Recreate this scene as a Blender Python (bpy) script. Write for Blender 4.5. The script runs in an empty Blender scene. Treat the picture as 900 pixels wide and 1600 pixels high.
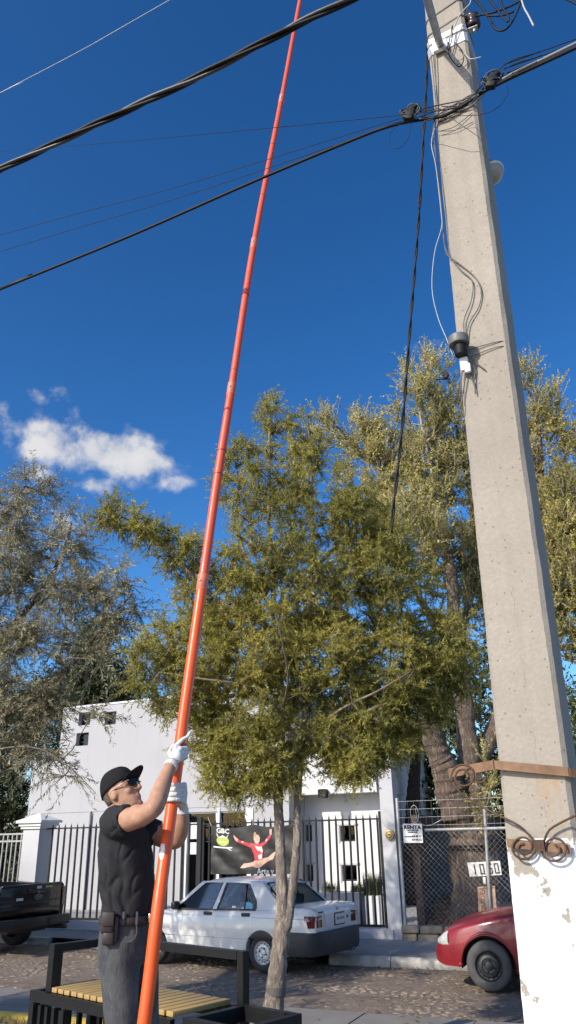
import bpy, bmesh, math, random
import numpy as np
from mathutils import Vector, Matrix, noise as mnoise

# ------------------------------------------------------------------ camera
S = bpy.context.scene
COL = S.collection
F_PX, CAM_H = 1180.0, 1.45
_up = np.array([384. - 450, 1970. + 800, F_PX]); _up /= np.linalg.norm(_up)      # world up seen by the camera
_fw = np.array([0, 0, 1.]) - _up * _up[2]; _fw /= np.linalg.norm(_fw)
_rt = np.cross(_fw, _up); _rt = _rt if _rt[0] > 0 else -_rt
YAW = math.radians(23.5)                                                         # camera heading against the street
CA, SA = math.cos(YAW), math.sin(YAW)
def lev2w(a):                                                                    # level camera axes -> street axes (x along, y across)
    return Vector((a[0] * CA - a[1] * SA, a[0] * SA + a[1] * CA, a[2]))
def _lev(px, py):
    r = np.array([px - 450., 800. - py, F_PX])
    return r @ _rt, r @ _fw, r @ _up
def atn(px, py, n):                                                              # point on the street-parallel plane y = n
    d = lev2w(_lev(px, py)); return Vector((d.x * n / d.y, n, CAM_H + d.z * n / d.y))
def atz(px, py, z):
    d = lev2w(_lev(px, py)); t = (z - CAM_H) / d.z; return Vector((d.x * t, d.y * t, z))
def aty(px, py, Y):                                                              # point Y metres ahead of the camera
    a = _lev(px, py); t = Y / a[1]; return lev2w((a[0] * t, Y, a[2] * t)) + Vector((0, 0, CAM_H))
cd = bpy.data.cameras.new('camera'); cam = bpy.data.objects.new('camera', cd); COL.objects.link(cam)
cd.sensor_fit = 'VERTICAL'; cd.angle = 2 * math.atan(800 / F_PX); cd.clip_end = 5000; cd.clip_start = 0.05
cx = lev2w((_rt[0], _fw[0], _up[0])); cy = lev2w((_rt[1], _fw[1], _up[1])); cz = -lev2w((_rt[2], _fw[2], _up[2]))
m = Matrix((cx, cy, cz)).transposed().to_4x4(); m.translation = (0, 0, CAM_H); cam.matrix_world = m
S.camera = cam
S.view_settings.view_transform = 'Standard'; S.view_settings.look = 'None'
S.view_settings.exposure = 0.24; S.view_settings.gamma = 1.0
# ------------------------------------------------------------------ sun and sky
SUN_EL = math.radians(31)
_sx, _sy = -0.42, -0.9075
to_sun = Vector((_sx * math.cos(SUN_EL), _sy * math.cos(SUN_EL), math.sin(SUN_EL))).normalized()
sl = bpy.data.lights.new('sun', 'SUN'); sl.energy = 4.2; sl.angle = math.radians(0.53); sl.color = (1.0, 0.93, 0.82)
so = bpy.data.objects.new('sun', sl); COL.objects.link(so); so.rotation_euler = to_sun.to_track_quat('Z', 'Y').to_euler()
so.location = (0, 0, 30)
W = bpy.data.worlds.new('World'); S.world = W; W.use_nodes = True
wt = W.node_tree; wt.nodes.clear()
def WN(t, **k):
    n = wt.nodes.new(t)
    for a, b in k.items():
        setattr(n, a, b)
    return n
def wl(a, b): wt.links.new(a, b)
sky = WN('ShaderNodeTexSky', sky_type='NISHITA', sun_disc=False)
sky.sun_elevation = SUN_EL; sky.sun_rotation = math.atan2(to_sun.x, to_sun.y)
sky.altitude = 900; sky.air_density = 1.0; sky.dust_density = 2.0; sky.ozone_density = 3.0
hsv = WN('ShaderNodeHueSaturation'); hsv.inputs['Saturation'].default_value = 1.19; hsv.inputs['Hue'].default_value = 0.5005; hsv.inputs['Value'].default_value = 1.10
gam = WN('ShaderNodeGamma'); gam.inputs[1].default_value = 1.26; wl(sky.outputs[0], gam.inputs[0]); wl(gam.outputs[0], hsv.inputs['Color'])   # deep mountain-sky blue
geo = WN('ShaderNodeTexCoord')
SKYDIR = geo.outputs['Generated']
def vmath(op, a, b=None):
    n = WN('ShaderNodeVectorMath', operation=op)
    for i, v in enumerate((a, b)):
        if v is None: continue
        if hasattr(v, 'links'): wl(v, n.inputs[i])
        else: n.inputs[i].default_value = v
    return n
def fmath(op, a, b=None, clamp=False):
    n = WN('ShaderNodeMath', operation=op, use_clamp=clamp)
    for i, v in enumerate((a, b)):
        if v is None: continue
        if hasattr(v, 'links'): wl(v, n.inputs[i])
        else: n.inputs[i].default_value = v
    return n.outputs[0]
# cumulus: noise-torn puffs round a few directions, near the horizon all round
nz = WN('ShaderNodeTexNoise'); nz.inputs['Scale'].default_value = 17; nz.inputs['Detail'].default_value = 8; nz.inputs['Roughness'].default_value = 0.5
wl(SKYDIR, nz.inputs['Vector'])
nz2 = WN('ShaderNodeTexNoise'); nz2.inputs['Scale'].default_value = 48; nz2.inputs['Detail'].default_value = 8; nz2.inputs['Roughness'].default_value = 0.6
wl(vmath('ADD', SKYDIR, (3.1, 1.7, 0.4)).outputs[0], nz2.inputs['Vector'])
# (px, py, radius in px along, radius in px up, strength) of each puff; the rest of the sky gets a few of the same kind
PUFF = [(95, 685, 70, 44, .95), (160, 702, 85, 42, 1.0), (220, 722, 62, 38, .95), (150, 762, 42, 20, .85), (0, 668, 46, 38, .74), (-70, 660, 80, 45, 1.0),
        (78, 618, 40, 20, .62), (264, 755, 44, 18, .62), (60, 742, 34, 18, .62), (88, 830, 40, 36, .95), (655, 536, 40, 18, .52), (85, 1075, 60, 30, .85),
        (-330, 900, 160, 70, 1.0), (1150, 930, 150, 60, .9), (1500, 700, 160, 60, .9)]
dens = None
for (px, py, rx, ry, st) in PUFF:
    c = lev2w(_lev(px, py)).normalized()
    e1 = lev2w(_lev(px + 10, py)).normalized() - c; e2 = lev2w(_lev(px, py - 10)).normalized() - c
    s1, s2 = e1.length / 10 * rx, e2.length / 10 * ry
    e1.normalize(); e2.normalize()
    d = vmath('SUBTRACT', SKYDIR, tuple(c)).outputs[0]
    a = fmath('MULTIPLY', vmath('DOT_PRODUCT', d, tuple(e1)).outputs['Value'], 1 / s1)
    b = fmath('MULTIPLY', vmath('DOT_PRODUCT', d, tuple(e2)).outputs['Value'], 1 / s2)
    q = fmath('ADD', fmath('POWER', fmath('ABSOLUTE', a), 2.0), fmath('POWER', fmath('ABSOLUTE', b), 2.0))
    front = fmath('GREATER_THAN', vmath('DOT_PRODUCT', SKYDIR, tuple(c)).outputs['Value'], 0.0)
    g = fmath('MULTIPLY', fmath('MULTIPLY', fmath('POWER', 2.718, fmath('MULTIPLY', q, -0.85)), st), front)
    dens = g if dens is None else fmath('MAXIMUM', dens, g)
tear = fmath('ADD', fmath('MULTIPLY', fmath('SUBTRACT', nz.outputs[0], 0.5), 2.5), fmath('MULTIPLY', fmath('SUBTRACT', nz2.outputs[0], 0.5), 1.0))
raw = fmath('SUBTRACT', fmath('ADD', dens, fmath('MULTIPLY', tear, fmath('MULTIPLY', dens, 1.8, True))), 0.46)
soft = WN('ShaderNodeMapRange', interpolation_type='SMOOTHSTEP'); soft.inputs['From Min'].default_value = -0.16; soft.inputs['From Max'].default_value = 0.56; soft.inputs['To Max'].default_value = 0.95
wl(raw, soft.inputs['Value']); cl = soft.outputs[0]
shade = WN('ShaderNodeMixRGB'); shade.inputs[1].default_value = (4.3, 4.6, 5.2, 1); shade.inputs[2].default_value = (6.5, 6.45, 6.5, 1)
wl(fmath('ADD', fmath('MULTIPLY', fmath('SUBTRACT', nz.outputs[0], 0.42), 3.0), 0.35, True), shade.inputs[0])
mx = WN('ShaderNodeMixRGB'); wl(cl, mx.inputs[0]); wl(hsv.outputs[0], mx.inputs[1]); wl(shade.outputs[0], mx.inputs[2])
bg = WN('ShaderNodeBackground'); bg.inputs['Strength'].default_value = 0.105; wl(mx.outputs[0], bg.inputs['Color'])
wo = WN('ShaderNodeOutputWorld'); wl(bg.outputs[0], wo.inputs[0])

# ------------------------------------------------------------------ helpers: objects
RNG = np.random.default_rng(7)
_names = {}
def link(o, parent=None):
    COL.objects.link(o)
    if parent is not None: o.parent = parent
    return o
def tag(o, label=None, cat=None, group=None, kind=None):
    if label: o['label'] = label
    if cat: o['category'] = cat
    if group: o['group'] = group
    if kind: o['kind'] = kind
    return o
def thing(name, label, cat, loc=(0, 0, 0), rz=0, group=None):
    o = bpy.data.objects.new(name, None); link(o); o.location = loc; o.rotation_euler = (0, 0, rz); o.empty_display_size = .1
    return tag(o, label, cat, group)
def rootmat(o):
    m = Matrix.Identity(4)
    while o is not None:
        m = (Matrix.Translation(o.location) @ o.rotation_euler.to_matrix().to_4x4()) @ m
        o = o.parent
    return m
class MB:
    def __init__(s): s.v = []; s.f = []; s.mi = []; s.cur = 0
    def add(s, vs, fs):
        o = len(s.v); s.v.extend([tuple(p) for p in vs]); s.f.extend([tuple(i + o for i in f) for f in fs]); s.mi.extend([s.cur] * len(fs)); return s
    def box(s, lo, hi):
        x0, y0, z0 = lo; x1, y1, z1 = hi
        return s.add([(x0, y0, z0), (x1, y0, z0), (x1, y1, z0), (x0, y1, z0), (x0, y0, z1), (x1, y0, z1), (x1, y1, z1), (x0, y1, z1)],
                     [(0, 3, 2, 1), (4, 5, 6, 7), (0, 1, 5, 4), (1, 2, 6, 5), (2, 3, 7, 6), (3, 0, 4, 7)])
    def cbox(s, c, sz, mat=None, ch=0.0):
        hx, hy, hz = sz[0] / 2, sz[1] / 2, sz[2] / 2
        if ch <= 0:
            vs = [Vector((sx * hx, sy * hy, sz_ * hz)) for sz_ in (-1, 1) for sx, sy in ((-1, -1), (1, -1), (1, 1), (-1, 1))]
            fs = [(0, 3, 2, 1), (4, 5, 6, 7), (0, 1, 5, 4), (1, 2, 6, 5), (2, 3, 7, 6), (3, 0, 4, 7)]
        else:
            vs, fs = [], []
            bm = bmesh.new(); bmesh.ops.create_cube(bm, size=1)
            for v in bm.verts: v.co = (v.co.x * sz[0], v.co.y * sz[1], v.co.z * sz[2])
            bmesh.ops.bevel(bm, geom=bm.edges[:] + bm.verts[:], offset=ch, segments=2, profile=.5, affect='EDGES')
            bm.verts.index_update(); vs = [v.co.copy() for v in bm.verts]; fs = [tuple(v.index for v in f.verts) for f in bm.faces]; bm.free()
        M_ = mat or Matrix.Identity(3)
        return s.add([M_ @ v + Vector(c) for v in vs], fs)
    def beam(s, p, q, w, h, up=(0, 0, 1), ext=0):
        p, q = Vector(p), Vector(q); d = (q - p).normalized(); p = p - d * ext; q = q + d * ext
        u = Vector(up); u = (u - d * u.dot(d))
        u = u.normalized() if u.length > 1e-4 else d.orthogonal().normalized()
        r = d.cross(u)
        c = [(-1, -1), (1, -1), (1, 1), (-1, 1)]
        vs = [a + r * (x * w / 2) + u * (y * h / 2) for a in (p, q) for x, y in c]
        return s.add(vs, [(3, 2, 1, 0), (4, 5, 6, 7), (0, 1, 5, 4), (1, 2, 6, 5), (2, 3, 7, 6), (3, 0, 4, 7)])
    def tube(s, pts, rad, n=8, cap=True, squash=None):
        pts = [Vector(p) for p in pts]; k = len(pts)
        if not hasattr(rad, '__len__'): rad = [rad] * k
        ref = None; rings = []
        for i, p in enumerate(pts):
            t = (pts[min(i + 1, k - 1)] - pts[max(i - 1, 0)])
            t = t.normalized() if t.length > 1e-9 else Vector((0, 0, 1))
            if ref is None: ref = t.orthogonal().normalized()
            ref = (ref - t * ref.dot(t)); ref = ref.normalized() if ref.length > 1e-6 else t.orthogonal().normalized()
            b = t.cross(ref)
            rings.append([p + (ref * math.cos(2 * math.pi * j / n) + b * math.sin(2 * math.pi * j / n)) * rad[i] for j in range(n)])
        return s.loft(rings, cap)
    def loft(s, rings, cap=True, closed=True):
        n = len(rings[0]); vs = [p for r in rings for p in r]; fs = []
        for i in range(len(rings) - 1):
            for j in range(n if closed else n - 1):
                a, b = i * n + j, i * n + (j + 1) % n
                fs.append((a, b, b + n, a + n))
        if cap and closed:
            fs.append(tuple(range(n - 1, -1, -1))); fs.append(tuple(range((len(rings) - 1) * n, len(rings) * n)))
        return s.add(vs, fs)
    def ball(s, c, r, n=12, m_=8, mat=None):
        r = r if hasattr(r, '__len__') else (r, r, r); M_ = mat or Matrix.Identity(3); c = Vector(c)
        vs = [c + M_ @ Vector((0, 0, -r[2]))]; fs = []
        for i in range(1, m_):
            a = -math.pi / 2 + math.pi * i / m_
            for j in range(n):
                b = 2 * math.pi * j / n
                vs.append(c + M_ @ Vector((r[0] * math.cos(a) * math.cos(b), r[1] * math.cos(a) * math.sin(b), r[2] * math.sin(a))))
        vs.append(c + M_ @ Vector((0, 0, r[2]))); L_ = len(vs) - 1
        for j in range(n): fs.append((0, 1 + (j + 1) % n, 1 + j)); fs.append((L_, 1 + (m_ - 2) * n + j, 1 + (m_ - 2) * n + (j + 1) % n))
        for i in range(m_ - 2):
            for j in range(n):
                a, b = 1 + i * n + j, 1 + i * n + (j + 1) % n; fs.append((a, b, b + n, a + n))
        return s.add(vs, fs)
    def lathe(s, prof, c=(0, 0, 0), axis='z', n=24):                 # prof: (radius, height)
        c = Vector(c); vs, fs = [], []
        for r, h in prof:
            for j in range(n):
                a = 2 * math.pi * j / n; x, y = r * math.cos(a), r * math.sin(a)
                vs.append(c + (Vector((x, y, h)) if axis == 'z' else Vector((x, h, y)) if axis == 'y' else Vector((h, x, y))))
        for i in range(len(prof) - 1):
            for j in range(n):
                a, b = i * n + j, i * n + (j + 1) % n; fs.append((a, b, b + n, a + n))
        return s.add(vs, fs)
    def prism(s, poly, d0, d1, fn):                                   # 2-D polygon, fn(x, z, d) -> point
        n = len(poly); vs = [fn(x, z, d0) for x, z in poly] + [fn(x, z, d1) for x, z in poly]
        return s.add(vs, [tuple(range(n - 1, -1, -1)), tuple(range(n, 2 * n))] + [(i, (i + 1) % n, n + (i + 1) % n, n + i) for i in range(n)])
    def xf(s, M_): s.v = [tuple(M_ @ Vector(p)) for p in s.v]; return s
    def mesh(s, name, mats, smooth=False, fix=True):
        me = bpy.data.meshes.new(name); me.from_pydata(s.v, [], s.f); me.validate()
        mats = mats if isinstance(mats, (list, tuple)) else [mats]
        for m_ in mats: me.materials.append(m_)
        if any(s.mi) and len(me.polygons) == len(s.mi): me.polygons.foreach_set('material_index', s.mi)
        if fix:
            bm = bmesh.new(); bm.from_mesh(me); bmesh.ops.recalc_face_normals(bm, faces=bm.faces[:]); bm.to_mesh(me); bm.free()
        if smooth:
            me.polygons.foreach_set('use_smooth', [True] * len(me.polygons))
            if smooth != 'all': me.set_sharp_from_angle(angle=math.radians(smooth if smooth is not True else 40))
        return me
    def obj(s, name, mats, parent=None, world=True, smooth=False, fix=True):
        if parent is not None and world: s.xf(rootmat(parent).inverted())
        return link(bpy.data.objects.new(name, s.mesh(name, mats, smooth, fix)), parent)
def struct(o): o['kind'] = 'structure'; return o
def bake(mb, voxel, smooth=6, factor=.5, name='tmp'):
    o = bpy.data.objects.new(name, mb.mesh(name, [])); link(o)
    r = o.modifiers.new('r', 'REMESH'); r.mode = 'VOXEL'; r.voxel_size = voxel
    if smooth:
        q = o.modifiers.new('s', 'SMOOTH'); q.iterations = smooth; q.factor = factor
    dg = bpy.context.evaluated_depsgraph_get(); me = bpy.data.meshes.new_from_object(o.evaluated_get(dg))
    old = o.data; bpy.data.objects.remove(o); bpy.data.meshes.remove(old)
    me.polygons.foreach_set('use_smooth', [True] * len(me.polygons))
    return me
def meshobj(name, me, mat, parent=None):
    me.materials.clear(); me.materials.append(mat); me.name = name
    return link(bpy.data.objects.new(name, me), parent)
def text_mb(txt, size, fn, depth=.004, align='CENTER', shear=0.0, bold=0.0, sx=1.0):
    """flat lettering turned into geometry; fn(x, z, d) maps the text plane to a point"""
    cu = bpy.data.curves.new('lettering', 'FONT'); cu.body = txt; cu.size = size; cu.align_x = align; cu.align_y = 'CENTER'; cu.shear = shear; cu.offset = bold
    cu.extrude = depth / 2; cu.resolution_u = 2
    o = bpy.data.objects.new('lettering', cu); link(o)
    dg = bpy.context.evaluated_depsgraph_get(); me = bpy.data.meshes.new_from_object(o.evaluated_get(dg))
    mb = MB(); mb.add([fn(v.co.x * sx, v.co.y, v.co.z) for v in me.vertices], [tuple(p.vertices) for p in me.polygons])
    bpy.data.objects.remove(o); bpy.data.curves.remove(cu); bpy.data.meshes.remove(me)
    return mb
def smoothpath(pts, n=6):
    pts = [Vector(p) for p in pts]; out = []
    for i in range(len(pts) - 1):
        p0, p1, p2, p3 = pts[max(i - 1, 0)], pts[i], pts[i + 1], pts[min(i + 2, len(pts) - 1)]
        for k in range(n):
            t = k / n
            out.append(.5 * ((2 * p1) + (p2 - p0) * t + (2 * p0 - 5 * p1 + 4 * p2 - p3) * t * t + (3 * p1 - p0 - 3 * p2 + p3) * t ** 3))
    out.append(pts[-1]); return out
# ------------------------------------------------------------------ helpers: materials
def C4(c): return (c[0], c[1], c[2], 1)
class NT:
    def __init__(s, name):
        s.m = bpy.data.materials.new(name); s.m.use_nodes = True; s.t = s.m.node_tree; s.t.nodes.clear()
        s.out = s.n('ShaderNodeOutputMaterial'); s.co = s.n('ShaderNodeTexCoord').outputs['Object']
    def n(s, t, **k):
        x = s.t.nodes.new(t)
        for a, b in k.items(): setattr(x, a, b)
        return x
    def l(s, a, b): s.t.links.new(a, b)
    def scaled(s, sc):
        if not hasattr(sc, '__len__'): return s.co
        x = s.n('ShaderNodeMapping'); x.inputs['Scale'].default_value = sc; s.l(s.co, x.inputs[0]); return x.outputs[0]
    def noise(s, scale, detail=4, rough=.55, vec=None):
        x = s.n('ShaderNodeTexNoise'); x.inputs['Scale'].default_value = scale; x.inputs['Detail'].default_value = detail; x.inputs['Roughness'].default_value = rough
        s.l(vec or s.co, x.inputs['Vector']); return x.outputs[0]
    def ramp(s, f, stops, interp='LINEAR'):
        x = s.n('ShaderNodeValToRGB'); x.color_ramp.interpolation = interp; e = x.color_ramp.elements
        while len(e) < len(stops): e.new(.5)
        for i, (p, c) in enumerate(stops):
            e[i].position = p; e[i].color = C4(c) if hasattr(c, '__len__') else (c, c, c, 1)
        s.l(f, x.inputs[0]); return x.outputs[0]
    def mix(s, f, a, b, mode='MIX'):
        x = s.n('ShaderNodeMixRGB', blend_type=mode)
        for i, v in enumerate((f, a, b)):
            if hasattr(v, 'links'): s.l(v, x.inputs[i])
            elif hasattr(v, '__len__'): x.inputs[i].default_value = C4(v)
            else: x.inputs[i].default_value = v if i == 0 else (v, v, v, 1)
        return x.outputs[0]
    def math(s, op, a, b=None, clamp=False):
        x = s.n('ShaderNodeMath', operation=op, use_clamp=clamp)
        for i, v in enumerate((a, b)):
            if v is None: continue
            if hasattr(v, 'links'): s.l(v, x.inputs[i])
            else: x.inputs[i].default_value = v
        return x.outputs[0]
    def z(s):
        x = s.n('ShaderNodeSeparateXYZ'); s.l(s.co, x.inputs[0]); return x.outputs[2]
    def bsdf(s, col, rough=.6, metal=0, spec=.5, coat=0, bump=None, bstr=.3, bdist=.01, sheen=0):
        b = s.n('ShaderNodeBsdfPrincipled')
        if hasattr(col, 'links'): s.l(col, b.inputs['Base Color'])
        else: b.inputs['Base Color'].default_value = C4(col)
        if hasattr(rough, 'links'): s.l(rough, b.inputs['Roughness'])
        else: b.inputs['Roughness'].default_value = rough
        b.inputs['Metallic'].default_value = metal; b.inputs['Specular IOR Level'].default_value = spec; b.inputs['Coat Weight'].default_value = coat
        b.inputs['Coat Roughness'].default_value = .06; b.inputs['Sheen Weight'].default_value = sheen
        if bump is not None:
            k = s.n('ShaderNodeBump'); k.inputs['Strength'].default_value = bstr; k.inputs['Distance'].default_value = bdist; s.l(bump, k.inputs['Height']); s.l(k.outputs[0], b.inputs['Normal'])
        s.l(b.outputs[0], s.out.inputs[0]); return b
def MAT(name, col, rough=.6, metal=0, var=.2, scale=6, bump=0, bscale=60, spec=.5, coat=0, bdist=.004, detail=5, stretch=None):
    t = NT(name); v = t.scaled(stretch) if stretch else None
    f = t.noise(scale, detail, .6, v)
    c = t.ramp(f, [(.25, tuple(max(0, x * (1 - var)) for x in col)), (.75, tuple(min(1, x * (1 + var)) for x in col))])
    bp = t.noise(bscale, 4, .6, v) if bump else None
    t.bsdf(c, rough, metal, spec, coat, bp, bump, bdist)
    return t.m
def leaf_mat(name, dark, mid, lite, trans=.35, cscale=1.4, fscale=45):
    t = NT(name)
    a = t.noise(cscale, 2, .5); b = t.noise(fscale, 1, .5)
    f = t.math('ADD', t.math('MULTIPLY', a, .62), t.math('MULTIPLY', b, .38))
    c = t.ramp(f, [(.36, dark), (.5, mid), (.63, lite)])
    d = t.n('ShaderNodeBsdfPrincipled'); t.l(c, d.inputs['Base Color']); d.inputs['Roughness'].default_value = .5; d.inputs['Specular IOR Level'].default_value = .3
    tr = t.n('ShaderNodeBsdfTranslucent'); t.l(c, tr.inputs[0])
    x = t.n('ShaderNodeMixShader'); x.inputs[0].default_value = trans; t.l(d.outputs[0], x.inputs[1]); t.l(tr.outputs[0], x.inputs[2]); t.l(x.outputs[0], t.out.inputs[0])
    return t.m
def glass_mat(name, tint, refl=.9):
    t = NT(name); tr = t.n('ShaderNodeBsdfTransparent'); tr.inputs[0].default_value = C4(tint)
    g = t.n('ShaderNodeBsdfGlossy'); g.inputs['Roughness'].default_value = .02; g.inputs[0].default_value = (refl, refl, refl, 1)
    fr = t.n('ShaderNodeFresnel'); fr.inputs[0].default_value = 1.5
    x = t.n('ShaderNodeMixShader'); t.l(fr.outputs[0], x.inputs[0]); t.l(tr.outputs[0], x.inputs[1]); t.l(g.outputs[0], x.inputs[2]); t.l(x.outputs[0], t.out.inputs[0])
    return t.m
def bark_mat(name, c0, c1, sc=(22, 22, 5), bump=1.0, dist=.02):
    """furrowed bark: broken ridges from warped, stretched noise"""
    t = NT(name); v = t.scaled(sc)
    nv = t.n('ShaderNodeTexNoise'); nv.inputs['Scale'].default_value = .7; nv.inputs['Detail'].default_value = 3; t.l(v, nv.inputs['Vector'])
    w = t.n('ShaderNodeVectorMath', operation='MULTIPLY_ADD'); t.l(nv.outputs['Color'], w.inputs[0]); w.inputs[1].default_value = (1.6, 1.6, 1.6); t.l(v, w.inputs[2])
    a = t.noise(.9, 7, .68, w.outputs[0]); b = t.noise(2.6, 5, .6, v)
    ridge = t.math('MULTIPLY', t.math('ABSOLUTE', t.math('SUBTRACT', a, .5)), 5.0, True)
    f = t.math('ADD', t.math('MULTIPLY', ridge, .55), t.math('MULTIPLY', b, .5))
    col = t.ramp(f, [(.16, tuple(x * .5 for x in c0)), (.40, c0), (.78, c1)])
    t.bsdf(col, .92, bump=t.math('ADD', ridge, t.math('MULTIPLY', b, .7)), bstr=bump, bdist=dist, spec=.2)
    return t.m
# ------------------------------------------------------------------ materials of the setting
Z_ROAD, Z_WALK, N_F = -0.47, -0.35, 14.65
M = {}
M['earth'] = MAT('dry_earth', (.20, .15, .10), .95, var=.35, scale=3, bump=.6, bscale=25, bdist=.02)
M['dirt'] = MAT('road_dirt', (.18, .138, .102), .95, var=.35, scale=5, bump=.7, bscale=40, bdist=.01)
M['stone'] = MAT('cobble_stone', (.25, .195, .145), .9, var=.45, scale=9, bump=.5, bscale=60, bdist=.006)
M['pave'] = MAT('grey_paving', (.21, .192, .168), .85, var=.16, scale=2.2, bump=.35, bscale=90, bdist=.003)
M['walk'] = MAT('far_concrete', (.27, .26, .24), .85, var=.22, scale=1.6, bump=.35, bscale=70, bdist=.004)
M['kerb'] = MAT('worn_kerb', (.42, .39, .34), .85, var=.35, scale=5, bump=.6, bscale=35, bdist=.01)
M['yellow'] = MAT('yellow_kerb_paint', (.56, .38, .06), .75, var=.25, scale=9, bump=.4, bscale=50)
def concrete():
    t = NT('pole_concrete')
    n1 = t.noise(2.2, 5, .6); n2 = t.noise(70, 3, .6)
    c = t.ramp(n1, [(.3, (.31, .272, .222)), (.7, (.395, .35, .29))])
    c = t.mix(t.math('MULTIPLY', t.ramp(n2, [(.35, 0.), (.6, 1.)]), .22), c, (.20, .178, .15))
    stv = t.scaled((14, 14, .35)); st = t.noise(1.0, 4, .6, stv)                      # rain streaks
    c = t.mix(t.math('MULTIPLY', t.ramp(st, [(.45, 0.), (.75, 1.)]), .25), c, (.21, .187, .158))
    pv = t.n('ShaderNodeTexVoronoi'); pv.inputs['Scale'].default_value = 34; t.l(t.co, pv.inputs['Vector'])
    pick = t.n('ShaderNodeSeparateColor'); t.l(pv.outputs['Color'], pick.inputs[0])
    rad = t.math('ADD', t.math('MULTIPLY', pick.outputs[1], .12), .05)
    pit = t.math('MULTIPLY', t.math('LESS_THAN', pv.outputs['Distance'], rad), t.math('GREATER_THAN', pick.outputs[0], .35))
    c = t.mix(t.math('MULTIPLY', pit, .6), c, (.14, .12, .1))
    # hairline crack wandering down one side
    sx = t.n('ShaderNodeSeparateXYZ'); t.l(t.co, sx.inputs[0])
    wob = t.noise(9, 8, .7, t.scaled((.01, .01, 1.0)))
    cr = t.math('ABSOLUTE', t.math('SUBTRACT', sx.outputs[0], t.math('ADD', .058, t.math('MULTIPLY', t.math('SUBTRACT', wob, .5), .10))))
    crz = t.math('MULTIPLY', t.math('GREATER_THAN', sx.outputs[2], 1.46), t.math('LESS_THAN', sx.outputs[2], 2.35))
    crk = t.math('MULTIPLY', t.math('LESS_THAN', cr, .0010), crz)
    c = t.mix(t.math('MULTIPLY', crk, t.ramp(t.noise(11, 3), [(.42, .1), (.6, .7)])), c, (.13, .11, .09))
    # rust bled from the iron strap
    ru = t.math('MULTIPLY', t.math('MULTIPLY', t.math('GREATER_THAN', sx.outputs[0], .04), t.ramp(t.noise(1, 3, .6, t.scaled((18, 18, 2.5))), [(.5, 0.), (.62, 1.)])), t.math('MULTIPLY', t.math('LESS_THAN', sx.outputs[2], 1.66), t.math('GREATER_THAN', sx.outputs[2], 1.43)))
    c = t.mix(t.math('MULTIPLY', ru, .45), c, (.38, .22, .10))
    # white paint up to the lower strap, flaked
    f1 = t.noise(9, 6, .62); f2 = t.noise(3.0, 3, .6)
    flake = t.math('ADD', t.math('MULTIPLY', f1, .6), t.math('MULTIPLY', f2, .4))
    paint = t.math('MULTIPLY', t.ramp(flake, [(.438, 0.), (.448, 1.)]), t.math('LESS_THAN', sx.outputs[2], 1.415))
    pc = t.ramp(t.noise(16, 5, .6), [(.3, (.70, .69, .67)), (.65, (.80, .79, .77))])
    c = t.mix(paint, c, pc)
    h = t.math('ADD', t.math('MULTIPLY', n2, .5), t.math('MULTIPLY', pit, -1.2)); h = t.math('ADD', h, t.math('MULTIPLY', paint, .5)); h = t.math('ADD', h, t.math('MULTIPLY', t.noise(190, 2), .35))
    t.bsdf(c, .9, bump=h, bstr=.55, bdist=.006, spec=.25); return t.m
M['concrete'] = concrete()
M['rust'] = MAT('rusty_iron', (.10, .058, .036), .8, metal=.25, var=.5, scale=18, bump=.6, bscale=120, bdist=.003)
M['rustflat'] = MAT('rusty_flat_bar', (.22, .128, .072), .75, metal=.2, var=.45, scale=14, bump=.5, bscale=90, bdist=.003)
M['galv'] = MAT('galvanised_steel', (.50, .50, .49), .45, metal=.7, var=.18, scale=12, bump=.15, bscale=60)
M['galvdull'] = MAT('dull_galvanised_pipe', (.36, .355, .34), .6, metal=.35, var=.25, scale=14, bump=.3, bscale=70)
M['alu'] = MAT('bright_strap', (.72, .72, .70), .35, metal=.55, var=.1, scale=9)
M['rubber'] = MAT('black_cable_sheath', (.006, .006, .007), .6, spec=.3, var=.3, scale=20)
M['cable_grey'] = MAT('weathered_cable', (.05, .049, .047), .5, var=.4, scale=30)
M['cable_pale'] = MAT('pale_cable_sheath', (.20, .20, .195), .6, var=.15); M['wire_white'] = MAT('white_wire', (.40, .40, .38), .5, var=.1)
M['wire_grey'] = MAT('grey_wire', (.10, .095, .09), .6, var=.3, scale=30)
M['porcelain'] = MAT('brown_porcelain', (.035, .025, .022), .2, var=.2, spec=.6)
M['greycap'] = MAT('grey_plastic_cap', (.13, .13, .125), .5, var=.2)
M['cloth_white'] = MAT('white_wrap', (.78, .78, .76), .6, var=.1, scale=30, bump=.5, bscale=80, bdist=.006)

# ------------------------------------------------------------------ ground, road, pavements
def kerb_n(u): return float(np.interp(-u, [-60, 5.0, 9.0, 13.0, 40.0], [12.9, 12.9, 13.45, 13.8, 14.6]))
g = MB(); g.add([(-900, -900, -.75), (900, -900, -.75), (900, 900, -.75), (-900, 900, -.75)], [(0, 1, 2, 3)])
struct(g.obj('ground', M['earth']))
us = list(np.linspace(-45, 40, 120))
rd = MB(); rd.loft([[(u, 9.1, Z_ROAD - .011), (u, kerb_n(u) + .05, Z_ROAD - .011)] for u in us], cap=False, closed=False)
road = struct(rd.obj('road', M['dirt']))
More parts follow.
